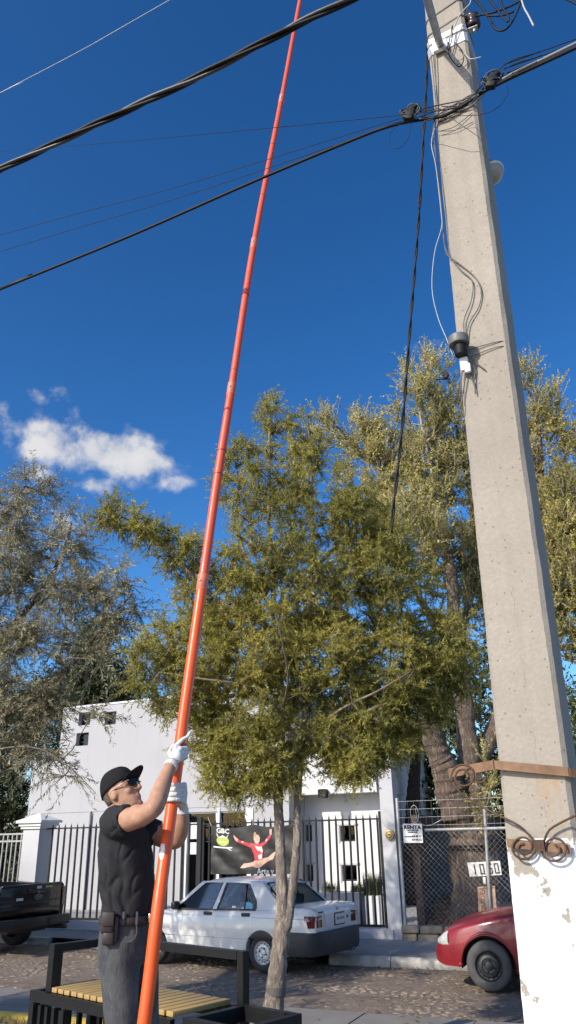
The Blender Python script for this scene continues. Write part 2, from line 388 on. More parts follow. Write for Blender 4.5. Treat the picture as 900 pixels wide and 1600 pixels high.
# cobbles: rows of worn stones; the nearest 300 in view are single pieces, the rest is one mass
def cobble_shape(r):
    k = 7; a = np.sort(r.uniform(0, 2 * np.pi, k) * .25 + np.arange(k) * 2 * np.pi / k)
    rad = r.uniform(.8, 1.1, k); top = np.stack([np.cos(a) * rad * .5 * .72, np.sin(a) * rad * .5 * .72, 0.021 + r.uniform(-.005, .006, k)], 1)
    bot = np.stack([np.cos(a) * rad * .52, np.sin(a) * rad * .52, np.full(k, 0.006)], 1)
    c = np.array([[0, 0, .026]]); v = np.concatenate([c, top, bot])
    f = [(0, 1 + i, 1 + (i + 1) % k) for i in range(k)] + [(1 + i, 1 + k + i, 1 + k + (i + 1) % k, 1 + (i + 1) % k) for i in range(k)]
    return v, f
rr = np.random.default_rng(3)
shapes = [cobble_shape(rr) for _ in range(9)]
shape_me = []
for v, f in shapes:
    mb = MB(); mb.add(v, f); shape_me.append(mb.mesh('cobble', M['stone'], smooth=True))
stones = []
n_ = 9.2
while n_ < 14.2:
    w = rr.uniform(.085, .125); u = -20 + rr.uniform(0, .1)
    while u < 5:
        l = rr.uniform(.08, .16)
        nn = n_ + w / 2 + rr.normal(0, .012)
        if nn < kerb_n(u) - .10 and rr.random() > .04: stones.append((u + l / 2, nn, l * .98, w * .98, rr.uniform(-.25, .25) + (math.pi if rr.random() < .5 else 0), int(rr.integers(9)), rr.normal(0, .003) - .008 + .012 * mnoise.noise((u * .9, n_ * 1.6, 2))))
        u += l
    n_ += w
def vis(s_): return -8.6 < s_[0] < -1.0 and not (-3.1 < s_[0] < -1.2 and s_[1] > 11)
order = sorted(range(len(stones)), key=lambda i: (0 if vis(stones[i]) else 1, math.hypot(stones[i][0], stones[i][1])))
single = set(order[:300]); rest = MB()
for i, (u, n, l, w, a, k, dz) in enumerate(stones):
    if i in single:
        o = bpy.data.objects.new('cobble', shape_me[k]); link(o, road); o.location = (u, n, Z_ROAD - .026 + dz); o.rotation_euler = (0, 0, a); o.scale = (l, w, 1)
    else:
        v, f = shapes[k]; c, s = math.cos(a), math.sin(a)
        x, y = v[:, 0] * l, v[:, 1] * w
        rest.add(np.stack([u + x * c - y * s, n + x * s + y * c, v[:, 2] + Z_ROAD - .026 + dz], 1), f)
o = rest.obj('cobbles', M['stone'], road, smooth=True); o['kind'] = 'stuff'
# far pavement with kerb stones
wk = MB(); wk.loft([[(u, kerb_n(u) + .14, Z_WALK - .003), (u, (kerb_n(u) + N_F) / 2, Z_WALK + .035), (u, N_F + .25, Z_WALK + .07)] for u in us], cap=False, closed=False)
walk = struct(wk.obj('far_pavement', M['walk']))
u = -24.0; r_ = random.Random(5)
while u < 6:
    l = r_.uniform(1.0, 1.5)
    if not (-10.9 < u + l / 2 < -5.6):
        a, b = (u + .008, kerb_n(u)), (u + l - .008, kerb_n(u + l)); k = MB(); rings = []
        for t in np.linspace(0, 1, 7):
            x, y = a[0] + (b[0] - a[0]) * t, a[1] + (b[1] - a[1]) * t; j = lambda s=.006: r_.uniform(-s, s)
            rings.append([(x, y + j(), Z_ROAD - .05), (x, y + j(), Z_WALK - .05 + j()), (x, y + .02 + j(), Z_WALK - .012 + j()), (x, y + .055 + j(), Z_WALK + .004 + j(.004)), (x, y + .15, Z_WALK + .003), (x, y + .15, Z_ROAD - .05)])
        k.loft(rings); k.obj('kerb_stone', M['kerb'], walk, smooth=35)
    u += l
# driveway ramp in front of the gate
dr = MB(); dr.loft([[(u, kerb_n(u) - .02, Z_ROAD - .012), (u, kerb_n(u) + .16, Z_ROAD + .03), (u, kerb_n(u) + .75, Z_WALK + .02), (u, N_F - .3, Z_WALK + .055)] for u in np.linspace(-10.9, -5.4, 20)], cap=False, closed=False)
struct(dr.obj('driveway_ramp', M['walk'], smooth=True))
# joints across the far pavement: slabs with open joints
for u0 in np.arange(-5.2, 4, 1.15):
    k = MB(); b = .006
    k.loft([[(u0 + .02 + x * (1.11), kerb_n(u0) + .17, Z_WALK + .004), (u0 + .02 + x * 1.11, kerb_n(u0) + .9, Z_WALK + .033), (u0 + .02 + x * 1.11, N_F - .2, Z_WALK + .066)] for x in (0, 1)], cap=False, closed=False)
    k.obj('pavement_slab', M['walk'], walk)
# lower pavement on the near side, plaza with a planted strip and a yellow kerb
lp = MB(); lp.loft([[(u, 6.1, -.36), (u, 9.14, -.36), (u, 9.2, -.38), (u, 9.2, -.6)] for u in us], cap=False, closed=False)
low = struct(lp.obj('near_pavement', M['pave']))
for i, u0 in enumerate(np.arange(-14, 4, 1.2)):
    for j, n0 in enumerate((6.5, 7.4, 8.3)):
        MB().box((u0 + .008, n0 + .008, -.37), (u0 + 1.192, n0 + .842 if j == 2 else n0 + .892, -.354 + .002 * ((i * 7 + j * 3) % 3))).obj('pavement_slab', M['pave'], low)
pl = MB(); pl.loft([[(u, -12, 0), (u, 5.55, 0), (u, 5.56, -.3)] for u in us], cap=False, closed=False); struct(pl.obj('plaza', M['pave']))
bd = MB(); r_ = random.Random(2)
bd.loft([[(u, y, -.03 + .03 * mnoise.noise((u * 2, y * 5, 0))) for y in np.linspace(5.555, 6.24, 8)] for u in np.linspace(-20, 12, 150)], cap=False, closed=False)
struct(bd.obj('planting_strip', M['earth'], smooth=True))
yk = MB(); yk.loft([[(u, 6.22, -.1), (u, 6.22, .0 + .004 * mnoise.noise((u * 3, 0, 0))), (u, 6.245, .014), (u, 6.38, .014), (u, 6.41, 0), (u, 6.41, -.45)] for u in np.linspace(-20, 12, 120)], cap=False, closed=False)
struct(yk.obj('yellow_kerb', M['yellow'], smooth=35))
# dry tufts on the strip
def blades(pts, hgt, wid, rng, lean=.4):
    k = len(pts); a = rng.uniform(0, 2 * np.pi, k); h = rng.uniform(.5, 1.1, k) * hgt; dx = np.stack([np.cos(a), np.sin(a), 0 * a], 1)
    side = np.stack([-np.sin(a), np.cos(a), 0 * a], 1) * wid; ln = (rng.uniform(.1, 1, k) * lean * h)[:, None] * dx; upv = np.stack([0 * a, 0 * a, h], 1)
    V = np.concatenate([pts - side, pts + side, pts + ln * .35 + upv * .6 + side * .7, pts + ln * .35 + upv * .6 - side * .7, pts + ln + upv])
    i = np.arange(k)
    F = np.concatenate([np.stack([i, i + k, i + 2 * k], 1), np.stack([i, i + 2 * k, i + 3 * k], 1), np.stack([i + 3 * k, i + 2 * k, i + 4 * k], 1)])
    return V, F
def npmesh(name, V, F, mat):
    me = bpy.data.meshes.new(name); n, k = len(V), F.shape[1]
    me.vertices.add(n); me.vertices.foreach_set('co', np.asarray(V, np.float32).ravel())
    me.loops.add(F.size); me.loops.foreach_set('vertex_index', np.asarray(F, np.int32).ravel())
    me.polygons.add(len(F)); me.polygons.foreach_set('loop_start', np.arange(len(F), dtype=np.int32) * k); me.update(calc_edges=True)
    me.materials.append(mat); return me
M['dry_grass'] = leaf_mat('dry_grass', (.14, .10, .045), (.24, .18, .08), (.33, .26, .12), .25, 3, 60)
rg = np.random.default_rng(11); k = 9000
P = np.stack([rg.uniform(-9, -1, k), rg.uniform(5.58, 6.2, k), np.full(k, -.03)], 1)
V, F = blades(P, .07, .003, rg, 1.2); o = link(bpy.data.objects.new('dry_grass', npmesh('dry_grass', V, F, M['dry_grass']))); o['kind'] = 'stuff'

# ------------------------------------------------------------------ utility pole
PB = Vector((-.398, 3.19, 0)); PLEAN = .0234; PRZ = math.radians(-4)
pole = thing('utility_pole', 'square pale concrete utility pole with flaking white paint at its foot', 'utility pole', PB, PRZ)
def pring(z):
    w = .2635 - .0075 * z; d = .262 - .006 * z; c = .016; cxp = PLEAN * z
    j = lambda q: .003 * mnoise.noise((q * 3.1, z * 5, q)) + .0035 * min(0, mnoise.noise((q * 7.7, z * 19, q)) + .15)
    pts = []
    for i, (x, y) in enumerate([(-w / 2 + c, -d / 2), (w / 2 - c, -d / 2), (w / 2, -d / 2 + c), (w / 2, d / 2 - c), (w / 2 - c, d / 2), (-w / 2 + c, d / 2), (-w / 2, d / 2 - c), (-w / 2, -d / 2 + c)]):
        pts.append((x + cxp + j(i + 1), y + j(i + 11), z))
    return pts
k = MB(); k.loft([pring(z) for z in np.linspace(-.05, 7.6, 420)]); k.obj('shaft', M['concrete'], pole, world=False, smooth=25)
def band(z0, z1, mat, off=.004, name='strap', parent=pole, tilt=0.0):
    mb = MB(); out = []
    for z in (z0, z1):
        r = []
        for p in pring((z0 + z1) / 2):
            q = Vector(p); c = Vector((PLEAN * z, 0, 0)); s = 1 + off / .125
            r.append(((q.x - c.x) * s + c.x, q.y * s, z + tilt * q.x))
        out.append(r)
    mb.loft(out); return mb.obj(name, mat, parent, world=False)
zt = lambda px, py: atn(px, py, 3.06).z
for (ya, yb) in ((52, 60), (64, 78)):
    band(zt(690, yb), zt(690, ya), M['alu'], .006, 'strap', tilt=-.0)
band(zt(690, 46), zt(690, 44), M['wire_grey'], .004, 'wire_band', tilt=.2); band(zt(690, 22), zt(690, 20), M['wire_grey'], .004, 'wire_band', tilt=.25)
def FACE(px, py, off=0.0): return atn(px, py, 3.058 - off)
def wire(name, pts, r, mat, label=None, cat=None, group=None, parent=None, n=6, sm=5):
    mb = MB(); mb.tube(smoothpath(pts, sm), r, n); o = mb.obj(name, mat, parent, smooth='all')
    return tag(o, label, cat, group)
# lamp arm, spool insulator, security lamp, photocell socket
arm = thing('lamp_arm', 'grey steel lamp arm bolted to the top of the concrete pole', 'lamp arm', FACE(692, 76, .02))
p0 = FACE(692, 76, .03); p1 = Vector((p0.x - .02, p0.y - .42, p0.z + .24)); p2 = Vector((p0.x - .07, p0.y - 1.5, p0.z + .95))
q0 = FACE(687, 68, .03); dirv = aty(667, -3, 2.35) - q0
k = MB(); k.tube([q0, q0 + dirv * .5, q0 + dirv, q0 + dirv * 1.9], .021, 12); k.obj('pipe', M['galvdull'], arm, smooth=True)
k = MB(); k.cbox(FACE(688, 72, .012), (.085, .022, .07), ch=.004); k.obj('mounting_plate', M['alu'], arm)
ins = thing('spool_insulator', 'dark brown spool insulator on a steel clevis beside the pole top', 'insulator', FACE(715, 45))
ic = atn(739, 34, 3.12); k = MB(); k.lathe([(0, -.045), (.034, -.045), (.04, -.035), (.04, -.022), (.027, -.01), (.027, .01), (.04, .022), (.04, .035), (.034, .045), (0, .045)], ic, 'z', 20); k.obj('spool', M['porcelain'], ins, smooth=50)
for dz in (-.058, .058):
    k = MB(); k.beam(Vector((-.215, 3.12, ic.z + dz)), ic + Vector((.02, 0, dz)), .03, .007); k.obj('clevis_bar', M['galv'], ins)
k = MB(); k.box((-.222, 3.09, ic.z - .12), (-.212, 3.15, ic.z + .11)); k.obj('back_plate', M['galv'], ins)
k = MB(); k.tube([ic + Vector((0, 0, -.085)), ic + Vector((0, 0, .075))], .008, 8); k.obj('pin', M['galv'], ins)
lampc = atn(768, 272, 3.34)
lamp = thing('security_lamp', 'small round security lamp with a frosted bowl on the right side of the pole', 'lamp', lampc)
ax = Vector((.30, -.1, -.95)).normalized(); Q = ax.to_track_quat('Z', 'Y').to_matrix(); LM = Matrix.Translation(lampc) @ Q.to_4x4()
k = MB(); k.lathe([(.066 * math.cos(t), .058 * math.sin(t)) for t in np.linspace(0, math.pi / 2, 10)], (0, 0, 0), 'z', 26); k.xf(LM); k.obj('bowl', MAT('frosted_bowl', (.36, .34, .30), .35, var=.15), lamp, smooth='all')
k = MB(); k.lathe([(.03, -.022), (.072, -.014), (.075, -.004), (.070, .002), (.0, .0)], (0, 0, 0), 'z', 26); k.xf(LM); k.obj('flange', M['alu'], lamp, smooth=40)
k = MB(); k.lathe([(0, -.10), (.035, -.10), (.042, -.09), (.042, -.03), (.034, -.016), (0, -.016)], (0, 0, 0), 'z', 18); k.xf(LM); k.obj('housing', M['greycap'], lamp, smooth=40)
k = MB(); k.tube([lampc - ax * .06, lampc - ax * .07 + Vector((-.05, -.05, .03)), Vector((-.2, 3.22, lampc.z + .05))], .012, 8); k.cbox(lampc - ax * .12 + Vector((.01, 0, .01)), (.035, .03, .02)); k.obj('bracket', M['alu'], lamp)
ph = thing('photocell_socket', 'grey capped photocell socket with white wrapping tied to the pole front', 'light sensor', FACE(720, 545, .05))
pc = FACE(717, 535, .052)
k = MB(); k.lathe([(0, .032), (.034, .032), (.047, .026), (.049, -.008), (.046, -.016), (.036, -.018), (0, -.018)], pc, 'z', 24); k.obj('cap', M['greycap'], ph, smooth=45)
k = MB(); k.lathe([(0, 0), (.03, 0), (.032, -.03), (.028, -.052), (0, -.052)], pc + Vector((.004, 0, -.02)), 'z', 18); k.obj('base', M['rubber'], ph, smooth=45)
k = MB(); k.cbox(pc + Vector((.008, .03, -.105)), (.04, .03, .075), ch=.01); k.cbox(pc + Vector((.02, .028, -.13)), (.03, .02, .05), ch=.008); k.obj('wrapping', M['cloth_white'], ph, smooth=True)
k = MB()
for pts in ([(730, 555), (745, 568), (758, 578)], [(729, 560), (742, 575), (741, 595), (743, 615)], [(727, 562), (735, 585), (742, 605)], [(728, 550), (722, 580), (718, 625)], [(731, 555), (727, 590), (719, 640)]):
    k.tube(smoothpath([FACE(a, b, .006 + .02 * (i == 0)) for i, (a, b) in enumerate(pts)], 4), .0032, 5)
k.obj('loose_wire_ends', M['wire_grey'], ph, smooth='all')
wire('tie_wire', [FACE(722, 555, .03), FACE(738, 545, .003), FACE(784, 533, .002), FACE(796, 540, -.03)], .0022, M['wire_grey'], parent=ph)
wire('tie_wire', [FACE(722, 560, .03), FACE(738, 556, .003), FACE(786, 541, .002), FACE(797, 565, -.05)], .0022, M['wire_grey'], parent=ph)
# wires clipped down the pole
G = 'thin wires clipped down the pole face'
wire('wire', [FACE(*p, .004) for p in [(673, 78), (676, 110), (680, 150), (681, 180), (678, 205), (681, 240), (685, 275), (689, 320), (693, 360), (697, 395), (712, 408), (741, 432), (752, 455), (748, 480), (733, 505), (729, 530)]], .0028, M['wire_grey'], 'thin grey wire looping out to the right above the photocell', 'wire')
wire('wire', [FACE(*p, .005) for p in [(679, 78), (681, 120), (681, 175), (676, 210), (682, 250), (688, 300), (691, 340), (696, 388), (718, 420), (738, 440), (736, 470), (725, 500), (726, 528)]], .0028, M['wire_grey'], 'thin grey wire running straight down to the photocell cap', 'wire')
wire('wire', [FACE(*p, .02) for p in [(679, 200), (674, 225), (681, 260), (689, 330), (690, 355), (679, 395), (675, 450), (684, 495), (698, 530), (708, 556)]], .0022, M['wire_white'], 'pale slack wire bowing out left of the pole edge', 'wire')
wire('wire', [FACE(*p, .03) for p in [(686, 74), (700, 80), (712, 93), (722, 92), (726, 84), (735, 92), (752, 89)]], .003, M['wire_white'], 'white wire end poking out right below the lamp arm', 'wire')
wire('wire', [FACE(*p, .03) for p in [(698, 76), (703, 60), (707, 40), (706, 62), (701, 84), (716, 104), (724, 95), (722, 80), (710, 66)]], .003, M['rubber'], 'black wire curl tangled at the lamp arm foot', 'wire')
wire('wire', [FACE(*p, .04) for p in [(702, 62), (718, 24), (734, 6), (735, -6)]], .0035, M['wire_white'], 'white wire rising from the strap past the insulator', 'wire')

# ------------------------------------------------------------------ cables over the street (parallel to it, about 3 m out)
def span(px_pts, n, left=None, right=None):
    pts = [atn(a, b, n) for a, b in px_pts]
    d = (pts[0] - pts[1]).normalized(); e = (pts[-1] - pts[-2]).normalized()
    if left: pts = [pts[0] + d * t + Vector((0, 0, .0012 * t * t)) for t in (left, left * .6, left * .25)] + pts
    if right: pts = pts + [pts[-1] + e * t for t in (right * .3, right)]
    return pts
def twisted(name, pts, r, off, pitch, mats, label, cat, group=None):
    P_ = smoothpath(pts, 1); L_ = [0]
    dense = []
    for i in range(len(P_) - 1):
        k_ = max(2, int((P_[i + 1] - P_[i]).length / .06))
        for j in range(k_): dense.append(P_[i].lerp(P_[i + 1], j / k_))
    dense.append(P_[-1]); s = 0; root = thing(name, label, cat, dense[len(dense) // 2], group=group)
    for q, mt in enumerate(mats):
        pp = []; s = 0
        for i, p in enumerate(dense):
            if i: s += (p - dense[i - 1]).length
            t = (dense[min(i + 1, len(dense) - 1)] - dense[max(i - 1, 0)]).normalized(); a = t.orthogonal().normalized() if abs(t.z) > .9 else Vector((0, 0, 1)).cross(t).normalized(); b = t.cross(a)
            ph_ = 2 * math.pi * (s / pitch + q / len(mats)); pp.append(p + (a * math.cos(ph_) + b * math.sin(ph_)) * off)
        k = MB(); k.tube(pp, r, 7); k.obj('strand', mt, root, smooth='all')
    return root
pts = span([(-20, 274), (0, 265), (150, 194), (300, 125), (465, 38), (545, 0)], 3.0, 22, 14)
twisted('power_cable', pts, .0128, .0148, 1.25, [M['rubber'], M['rubber'], M['cable_grey']], 'thick black twisted power cable crossing the orange pole near the top', 'cable')
pts = span([(-20, 461), (0, 452), (200, 370), (400, 282), (560, 215), (610, 197)], 3.0, 22) + [FACE(a, b, .018) for a, b in [(640, 190), (680, 184), (700, 178), (735, 158), (755, 144)]] + span([(770, 136), (800, 121), (850, 98), (900, 75)], 3.0, None, 14)
wire('telephone_cable', pts, .0088, M['rubber'], 'thick black telephone cable lashed across the pole front', 'cable', n=8)
pts = span([(786, 127), (800, 119), (850, 95), (900, 71)], 2.97, None, 14)
wire('telephone_cable', [p + Vector((0, 0, .014)) for p in pts], .0085, M['cable_pale'], 'pale grey cable lying on the black cable right of the pole', 'cable', n=8)
for i, (a, b, lab) in enumerate([((0, 367), (632, 183), 'upper of two fine wires meeting the pole from the left'), ((0, 393), (632, 190), 'lower of two fine wires meeting the pole from the left')]):
    p, q = atn(*a, 3.0), atn(*b, 3.0); d = (p - q).normalized()
    mid = (p + q) / 2 + Vector((0, 0, -.03)); wire('thin_wire', [p + d * 18 + Vector((0, 0, .3)), p + d * 6 + Vector((0, 0, .05)), p, mid, q, FACE(690, 172, .02)], .0021, M['rubber'], lab, 'wire')
p, q = atn(0, 237, 7.5), atn(606, 182, 3.0); wire('thin_wire', [p + (p - q) * .6, p, (p + q) / 2 + Vector((0, 0, -.02)), q, FACE(690, 166, .02)], .0024, M['rubber'], 'single fine dark wire slanting away left between the two cables', 'wire')
pts = span([(-20, 155), (0, 145), (130, 77), (265, 0)], 3.0, 20, 16); wire('thin_wire', pts, .0028, M['wire_white'], 'pale thin wire across the top left corner of the sky', 'wire')
for i, (a, b, c) in enumerate([((790, 100), (900, 61), 'topmost'), ((792, 106), (900, 68), 'middle'), ((798, 112), (905, 74), 'lowest')]):
    pts = [FACE(745, 150, .02)] + span([a, ((a[0] + b[0]) / 2, (a[1] + b[1]) / 2), b], 3.0, None, 14)
    wire('thin_wire', pts, .003, M['rubber'], f'{c} of three fine wires just above the cable right of the pole', 'wire')
pts = span([(880, -4), (900, 6)], 3.2, None, 10); wire('thin_wire', pts, .006, M['rubber'], 'short dark cable cutting the top right corner of the sky', 'wire')
# loops of cable hanging by the insulator
wire('cable_loop', [ic + Vector((-.02, -.01, .04))] + [atn(a, b, 3.1) for a, b in [(760, 22), (785, 15), (812, 2), (830, -12)]], .006, M['rubber'], 'twisted black service cable leaving the spool insulator upward right', 'cable')
wire('cable_loop', [atn(a, b, 3.1) for a, b in [(735, -6), (752, 10), (765, 30), (775, 46), (788, 47), (800, 35), (812, 8), (816, -10)]], .006, M['rubber'], 'black cable hanging in a deep loop right of the insulator', 'cable')
wire('cable_loop', [atn(a, b, 3.06) for a, b in [(762, 25), (785, 24), (803, 18)]], .006, M['rubber'], 'black cable stub with a cut end beside the insulator', 'cable')
wire('cable_loop', [atn(a, b, 3.05) for a, b in [(780, -8), (786, 12), (795, 27), (793, 34), (786, 28), (775, 12), (758, -8)]], .005, M['rubber'], 'thin black cable bent in a tight loop above the insulator', 'cable')
wire('cable_loop', [atn(a, b, 3.05) for a, b in [(813, -10), (818, 10), (826, 25), (834, 41)]], .005, M['wire_white'], 'white cable end dangling in the sky right of the insulator', 'cable')
# dead-end clamps and lashings on the pole face
for (px, py, s, lab) in ((640, 178, 1, 'black coiled cable clamp left of the pole'), (768, 127, 1, 'black coiled cable clamp right of the pole')):
    c = atn(px, py, 2.99); cl_ = thing('cable_clamp', lab, 'cable clamp', c); k = MB(); rr_ = random.Random(px)
    k.cbox(c + Vector((0, 0, -.01)), (.055, .04, .075), Matrix.Rotation(.4, 3, 'Y'), ch=.012); k.cbox(c + Vector((.01, 0, .03)), (.08, .03, .03), Matrix.Rotation(-.35, 3, 'Y'), ch=.01); k.obj('clamp_body', M['rubber'], cl_, smooth=True)
    for q in range(5):
        pr = [c + Vector((math.cos(t) * (.045 + .02 * q / 5) + rr_.uniform(-.006, .006) + .01, rr_.uniform(-.02, .02), math.sin(t) * (.022 + .006 * q) + .012)) for t in np.linspace(0, 6.0, 12)]
        k = MB(); k.tube(smoothpath(pr, 2), .0032, 5); k.obj('wire_coil', M['rubber'] if q % 2 else M['wire_grey'], cl_, smooth='all')
wire('wire_loop', [atn(a, b, 3.0) for a, b in [(636, 188), (617, 200), (608, 215), (613, 230), (625, 231), (638, 215), (643, 193)]], .0016, M['rubber'], 'hair thin loop of wire hanging under the left clamp', 'wire')
wire('wire_loop', [atn(a, b, 3.0) for a, b in [(715, 181), (750, 179), (775, 170), (792, 150), (793, 135)]], .0018, M['rubber'], 'hair thin loop of wire hanging under the right clamp', 'wire')
for i, (a, b, mt) in enumerate([((652, 182), (760, 140), 0), ((655, 176), (745, 150), 1), ((655, 186), (748, 148), 0), ((660, 170), (752, 134), 1), ((663, 190), (758, 146), 0)]):
    f0, f1 = atn(*a, 3.0), atn(*b, 3.0); m0 = FACE(682, a[1] - 2 - i, .012); m1 = FACE(732, b[1] + 10 + i * 3, .012)
    wire('lashing_wire', [f0, m0, m1, f1], .004, M['cable_grey'] if mt else M['wire_grey'], 'grey lashing wire wrapped across the pole face between the clamps', 'wire', 'lashing wires across the pole')
for a, b, c, lab in (((685, 205), (710, 198), (738, 176), 'upper of two fine wires curving over the pole face below the cable'), ((684, 205), (712, 203), (740, 190), 'lower of two fine wires curving over the pole face below the cable'), ((688, 180), (712, 165), (735, 150), 'fine wire rising over the pole face above the telephone cable')):
    wire('lashing_wire', [FACE(*a, .008), FACE(*b, .006), FACE(*c, .006)], .0022, M['wire_grey'], lab, 'wire')
pts = [atn(a, b, n) for a, b, n in [(668, 60, 3.36), (667, 115, 3.36), (664, 170, 3.36), (659, 260, 3.38), (655, 330, 3.40), (649, 410, 3.42), (640, 520, 3.44), (634, 600, 3.46), (629, 660, 3.48), (622, 730, 3.5), (615, 790, 3.5), (612, 832, 3.5)]]
twisted('hanging_cable', smoothpath(pts, 3), .0052, .0048, .35, [M['rubber'], M['rubber']], 'loose black cable hanging down the left side of the pole', 'cable')
pts = [atn(a, b, n) for a, b, n in [(678, 592, 3.2), (690, 593, 3.2), (704, 592, 3.2), (714, 588, 3.1)]]
k = MB(); k.tube(smoothpath(pts[:3], 3), .0025, 5); k.cbox(pts[1] + Vector((.025, 0, .012)), (.02, .02, .028), Matrix.Rotation(.5, 3, 'Y'), ch=.004); tag(k.obj('wire_end', M['rubber']), 'short black wire end sticking out left of the photocell', 'wire')

# ------------------------------------------------------------------ wrought iron flower bracket strapped to the pole
br = thing('iron_bracket', 'rusty wrought iron scroll bracket strapped round the pole', 'bracket', Vector((-.36, 3.05, 1.35)))
def flat(name, pts, w, th, mat):                    # flat bar: wide in z, thin across
    k = MB(); rings = []
    for i, p in enumerate(pts):
        t = (pts[min(i + 1, len(pts) - 1)] - pts[max(i - 1, 0)]); t.z = 0; t.normalize(); s = Vector((-t.y, t.x, 0)) * th / 2; z = Vector((0, 0, w / 2))
        rings.append([p - s - z, p + s - z, p + s + z, p - s + z])
    k.loft(rings); return k.obj(name, mat, br)
A0, A1, A2, A3 = atn(702, 1208, 3.20), atn(773, 1195, 3.04), atn(888, 1206, 3.035), atn(960, 1216, 3.2)
flat('flat_bar', [A1, A1.lerp(A2, .4) + Vector((0, -.004, 0)), A2], .032, .006, M['rustflat'])
flat('flat_bar', [A0, A0.lerp(A1, .5), A1 + Vector((-.003, .0, 0))], .034, .007, M['rustflat']); flat('flat_bar', [A2 + Vector((.002, .002, -.002)), A3, A3 + Vector((.4, .2, 0))], .032, .007, M['rustflat'])
B0, B1 = atn(792, 1317, 3.046), atn(892, 1327, 3.035); flat('flat_bar', [B0, B1], .030, .006, M['rustflat'])
def scroll(c, r, a0, turns, n=30, cw=1, shrink=.28):
    return [(c[0] + math.cos(a0 + cw * 2 * math.pi * turns * t) * r * (1 - (1 - shrink) * t ** 1.6), c[1] + math.sin(a0 + cw * 2 * math.pi * turns * t) * r * (1 - (1 - shrink) * t ** 1.6)) for t in np.linspace(0, 1, n)]
def bar_px(pix, nn, r=.0040):
    pts = [atn(a, b, (nn(a) if callable(nn) else nn)) for i, (a, b) in enumerate(pix)]
    k = MB(); k.tube(pts, r, 7); return k.obj('scroll', M['rust'], br, smooth='all')
L1 = [(708, 1222), (712, 1230), (725, 1243), (745, 1256), (765, 1267), (790, 1279), (812, 1291), (826, 1304), (834, 1318)] + scroll((818, 1324), 19, .1, 1.75, 40, 1, .25)
bar_px([(p.x, p.y) for p in smoothpath([(a, b, 0) for a, b in L1], 2)], lambda px: float(np.interp(px, [700, 768, 786], [3.10, 3.09, 3.036])))
bar_px(scroll((724, 1213), 19, 2.6, 1.75, 40, 1, .3), 3.10); bar_px(scroll((750, 1213), 10, 2.4, 1.3, 26, -1, .35), 3.10)
L3 = [(930, 1262), (900, 1274), (875, 1286), (858, 1297), (851, 1312)] + scroll((866, 1326), 20, math.pi, 1.75, 40, -1, .25)
bar_px([(p.x, p.y) for p in smoothpath([(a, b, 0) for a, b in L3], 2)], lambda px: float(np.interp(px, [850, 880, 930], [3.032, 3.02, 2.985])))
k = MB(); k.box(tuple(atn(838, 1330, 3.045)), tuple(atn(849, 1312, 3.02))); k.obj('bolt_lug', M['rust'], br)

# fallen leaves drifted over road and pavement
rg = np.random.default_rng(77); k_ = 1300
uu = rg.uniform(-11, 0, k_); yy = np.where(rg.random(k_) < .45, rg.uniform(9.2, 13.4, k_), np.where(rg.random(k_) < .6, np.array([kerb_n(u) for u in uu]) - np.abs(rg.normal(0, .25, k_)) - .04, rg.uniform(6.5, 9.1, k_)))
zz = np.where(yy < 9.15, -.349, Z_ROAD + .008) + rg.uniform(0, .012, k_); a_ = rg.uniform(0, 6.28, k_); L_ = rg.uniform(.02, .045, k_)
d1 = np.stack([np.cos(a_), np.sin(a_), rg.uniform(-.3, .3, k_)], 1) * L_[:, None]; d2 = np.stack([-np.sin(a_), np.cos(a_), rg.uniform(-.5, .5, k_)], 1) * (L_ * .4)[:, None]; P = np.stack([uu, yy, zz], 1); i = np.arange(k_)
M['fallen'] = leaf_mat('fallen_leaf', (.10, .065, .03), (.19, .13, .06), (.30, .22, .10), .1, 3, 60)
o = link(bpy.data.objects.new('fallen_leaves', npmesh('fallen_leaves', np.concatenate([P - d1, P - d2, P + d1, P + d2]), np.stack([i, i + k_, i + 2 * k_, i + 3 * k_], 1), M['fallen']))); o['kind'] = 'stuff'
# ------------------------------------------------------------------ across the street: fence, gate pier, building, empty lot
M['bar'] = MAT('dark_grey_bar_paint', (.020, .020, .022), .6, spec=.25, var=.2, scale=8)
def stucco(name, col, streak=.22):
    t = NT(name); n1 = t.noise(.9, 5, .6); st = t.noise(1.0, 5, .65, t.scaled((5, 5, .45))); sp = t.noise(14, 4, .6)
    c = t.ramp(n1, [(.3, tuple(x * .93 for x in col)), (.7, col)])
    c = t.mix(t.math('MULTIPLY', t.ramp(st, [(.52, 0.), (.75, 1.)]), streak), c, tuple(x * .6 for x in col)); c = t.mix(t.math('MULTIPLY', t.ramp(sp, [(.55, 0.), (.75, 1.)]), .12), c, tuple(x * .7 for x in col))
    t.bsdf(c, .92, bump=t.noise(120, 4, .6), bstr=.3, bdist=.003, spec=.2); return t.m
M['wall_grey'] = stucco('light_grey_stucco', (.43, .425, .43)); M['wall_white'] = stucco('white_stucco', (.74, .73, .71))
M['pier'] = MAT('pier_paint', (.50, .495, .50), .85, var=.06, scale=2.5, bump=.2, bscale=90, bdist=.003)
M['slab'] = MAT('brown_roof_slab', (.13, .105, .085), .9, var=.3, scale=3, bump=.3)
M['frame'] = MAT('white_window_frame', (.75, .75, .74), .5, var=.05)
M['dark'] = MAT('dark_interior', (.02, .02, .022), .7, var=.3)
M['glass'] = glass_mat('window_glass', (.55, .58, .60), .4)
M['floor_court'] = MAT('courtyard_concrete', (.33, .32, .31), .9, var=.15, scale=1.5)
M['soil'] = MAT('leafy_soil', (.22, .155, .105), .95, var=.5, scale=12, bump=.9, bscale=40, bdist=.03)
M['brass'] = MAT('brass_cover', (.62, .47, .20), .35, metal=.5, var=.15)
GZ = Z_WALK + .07
def zf(px, py, n=N_F): return atn(px, py, n).z
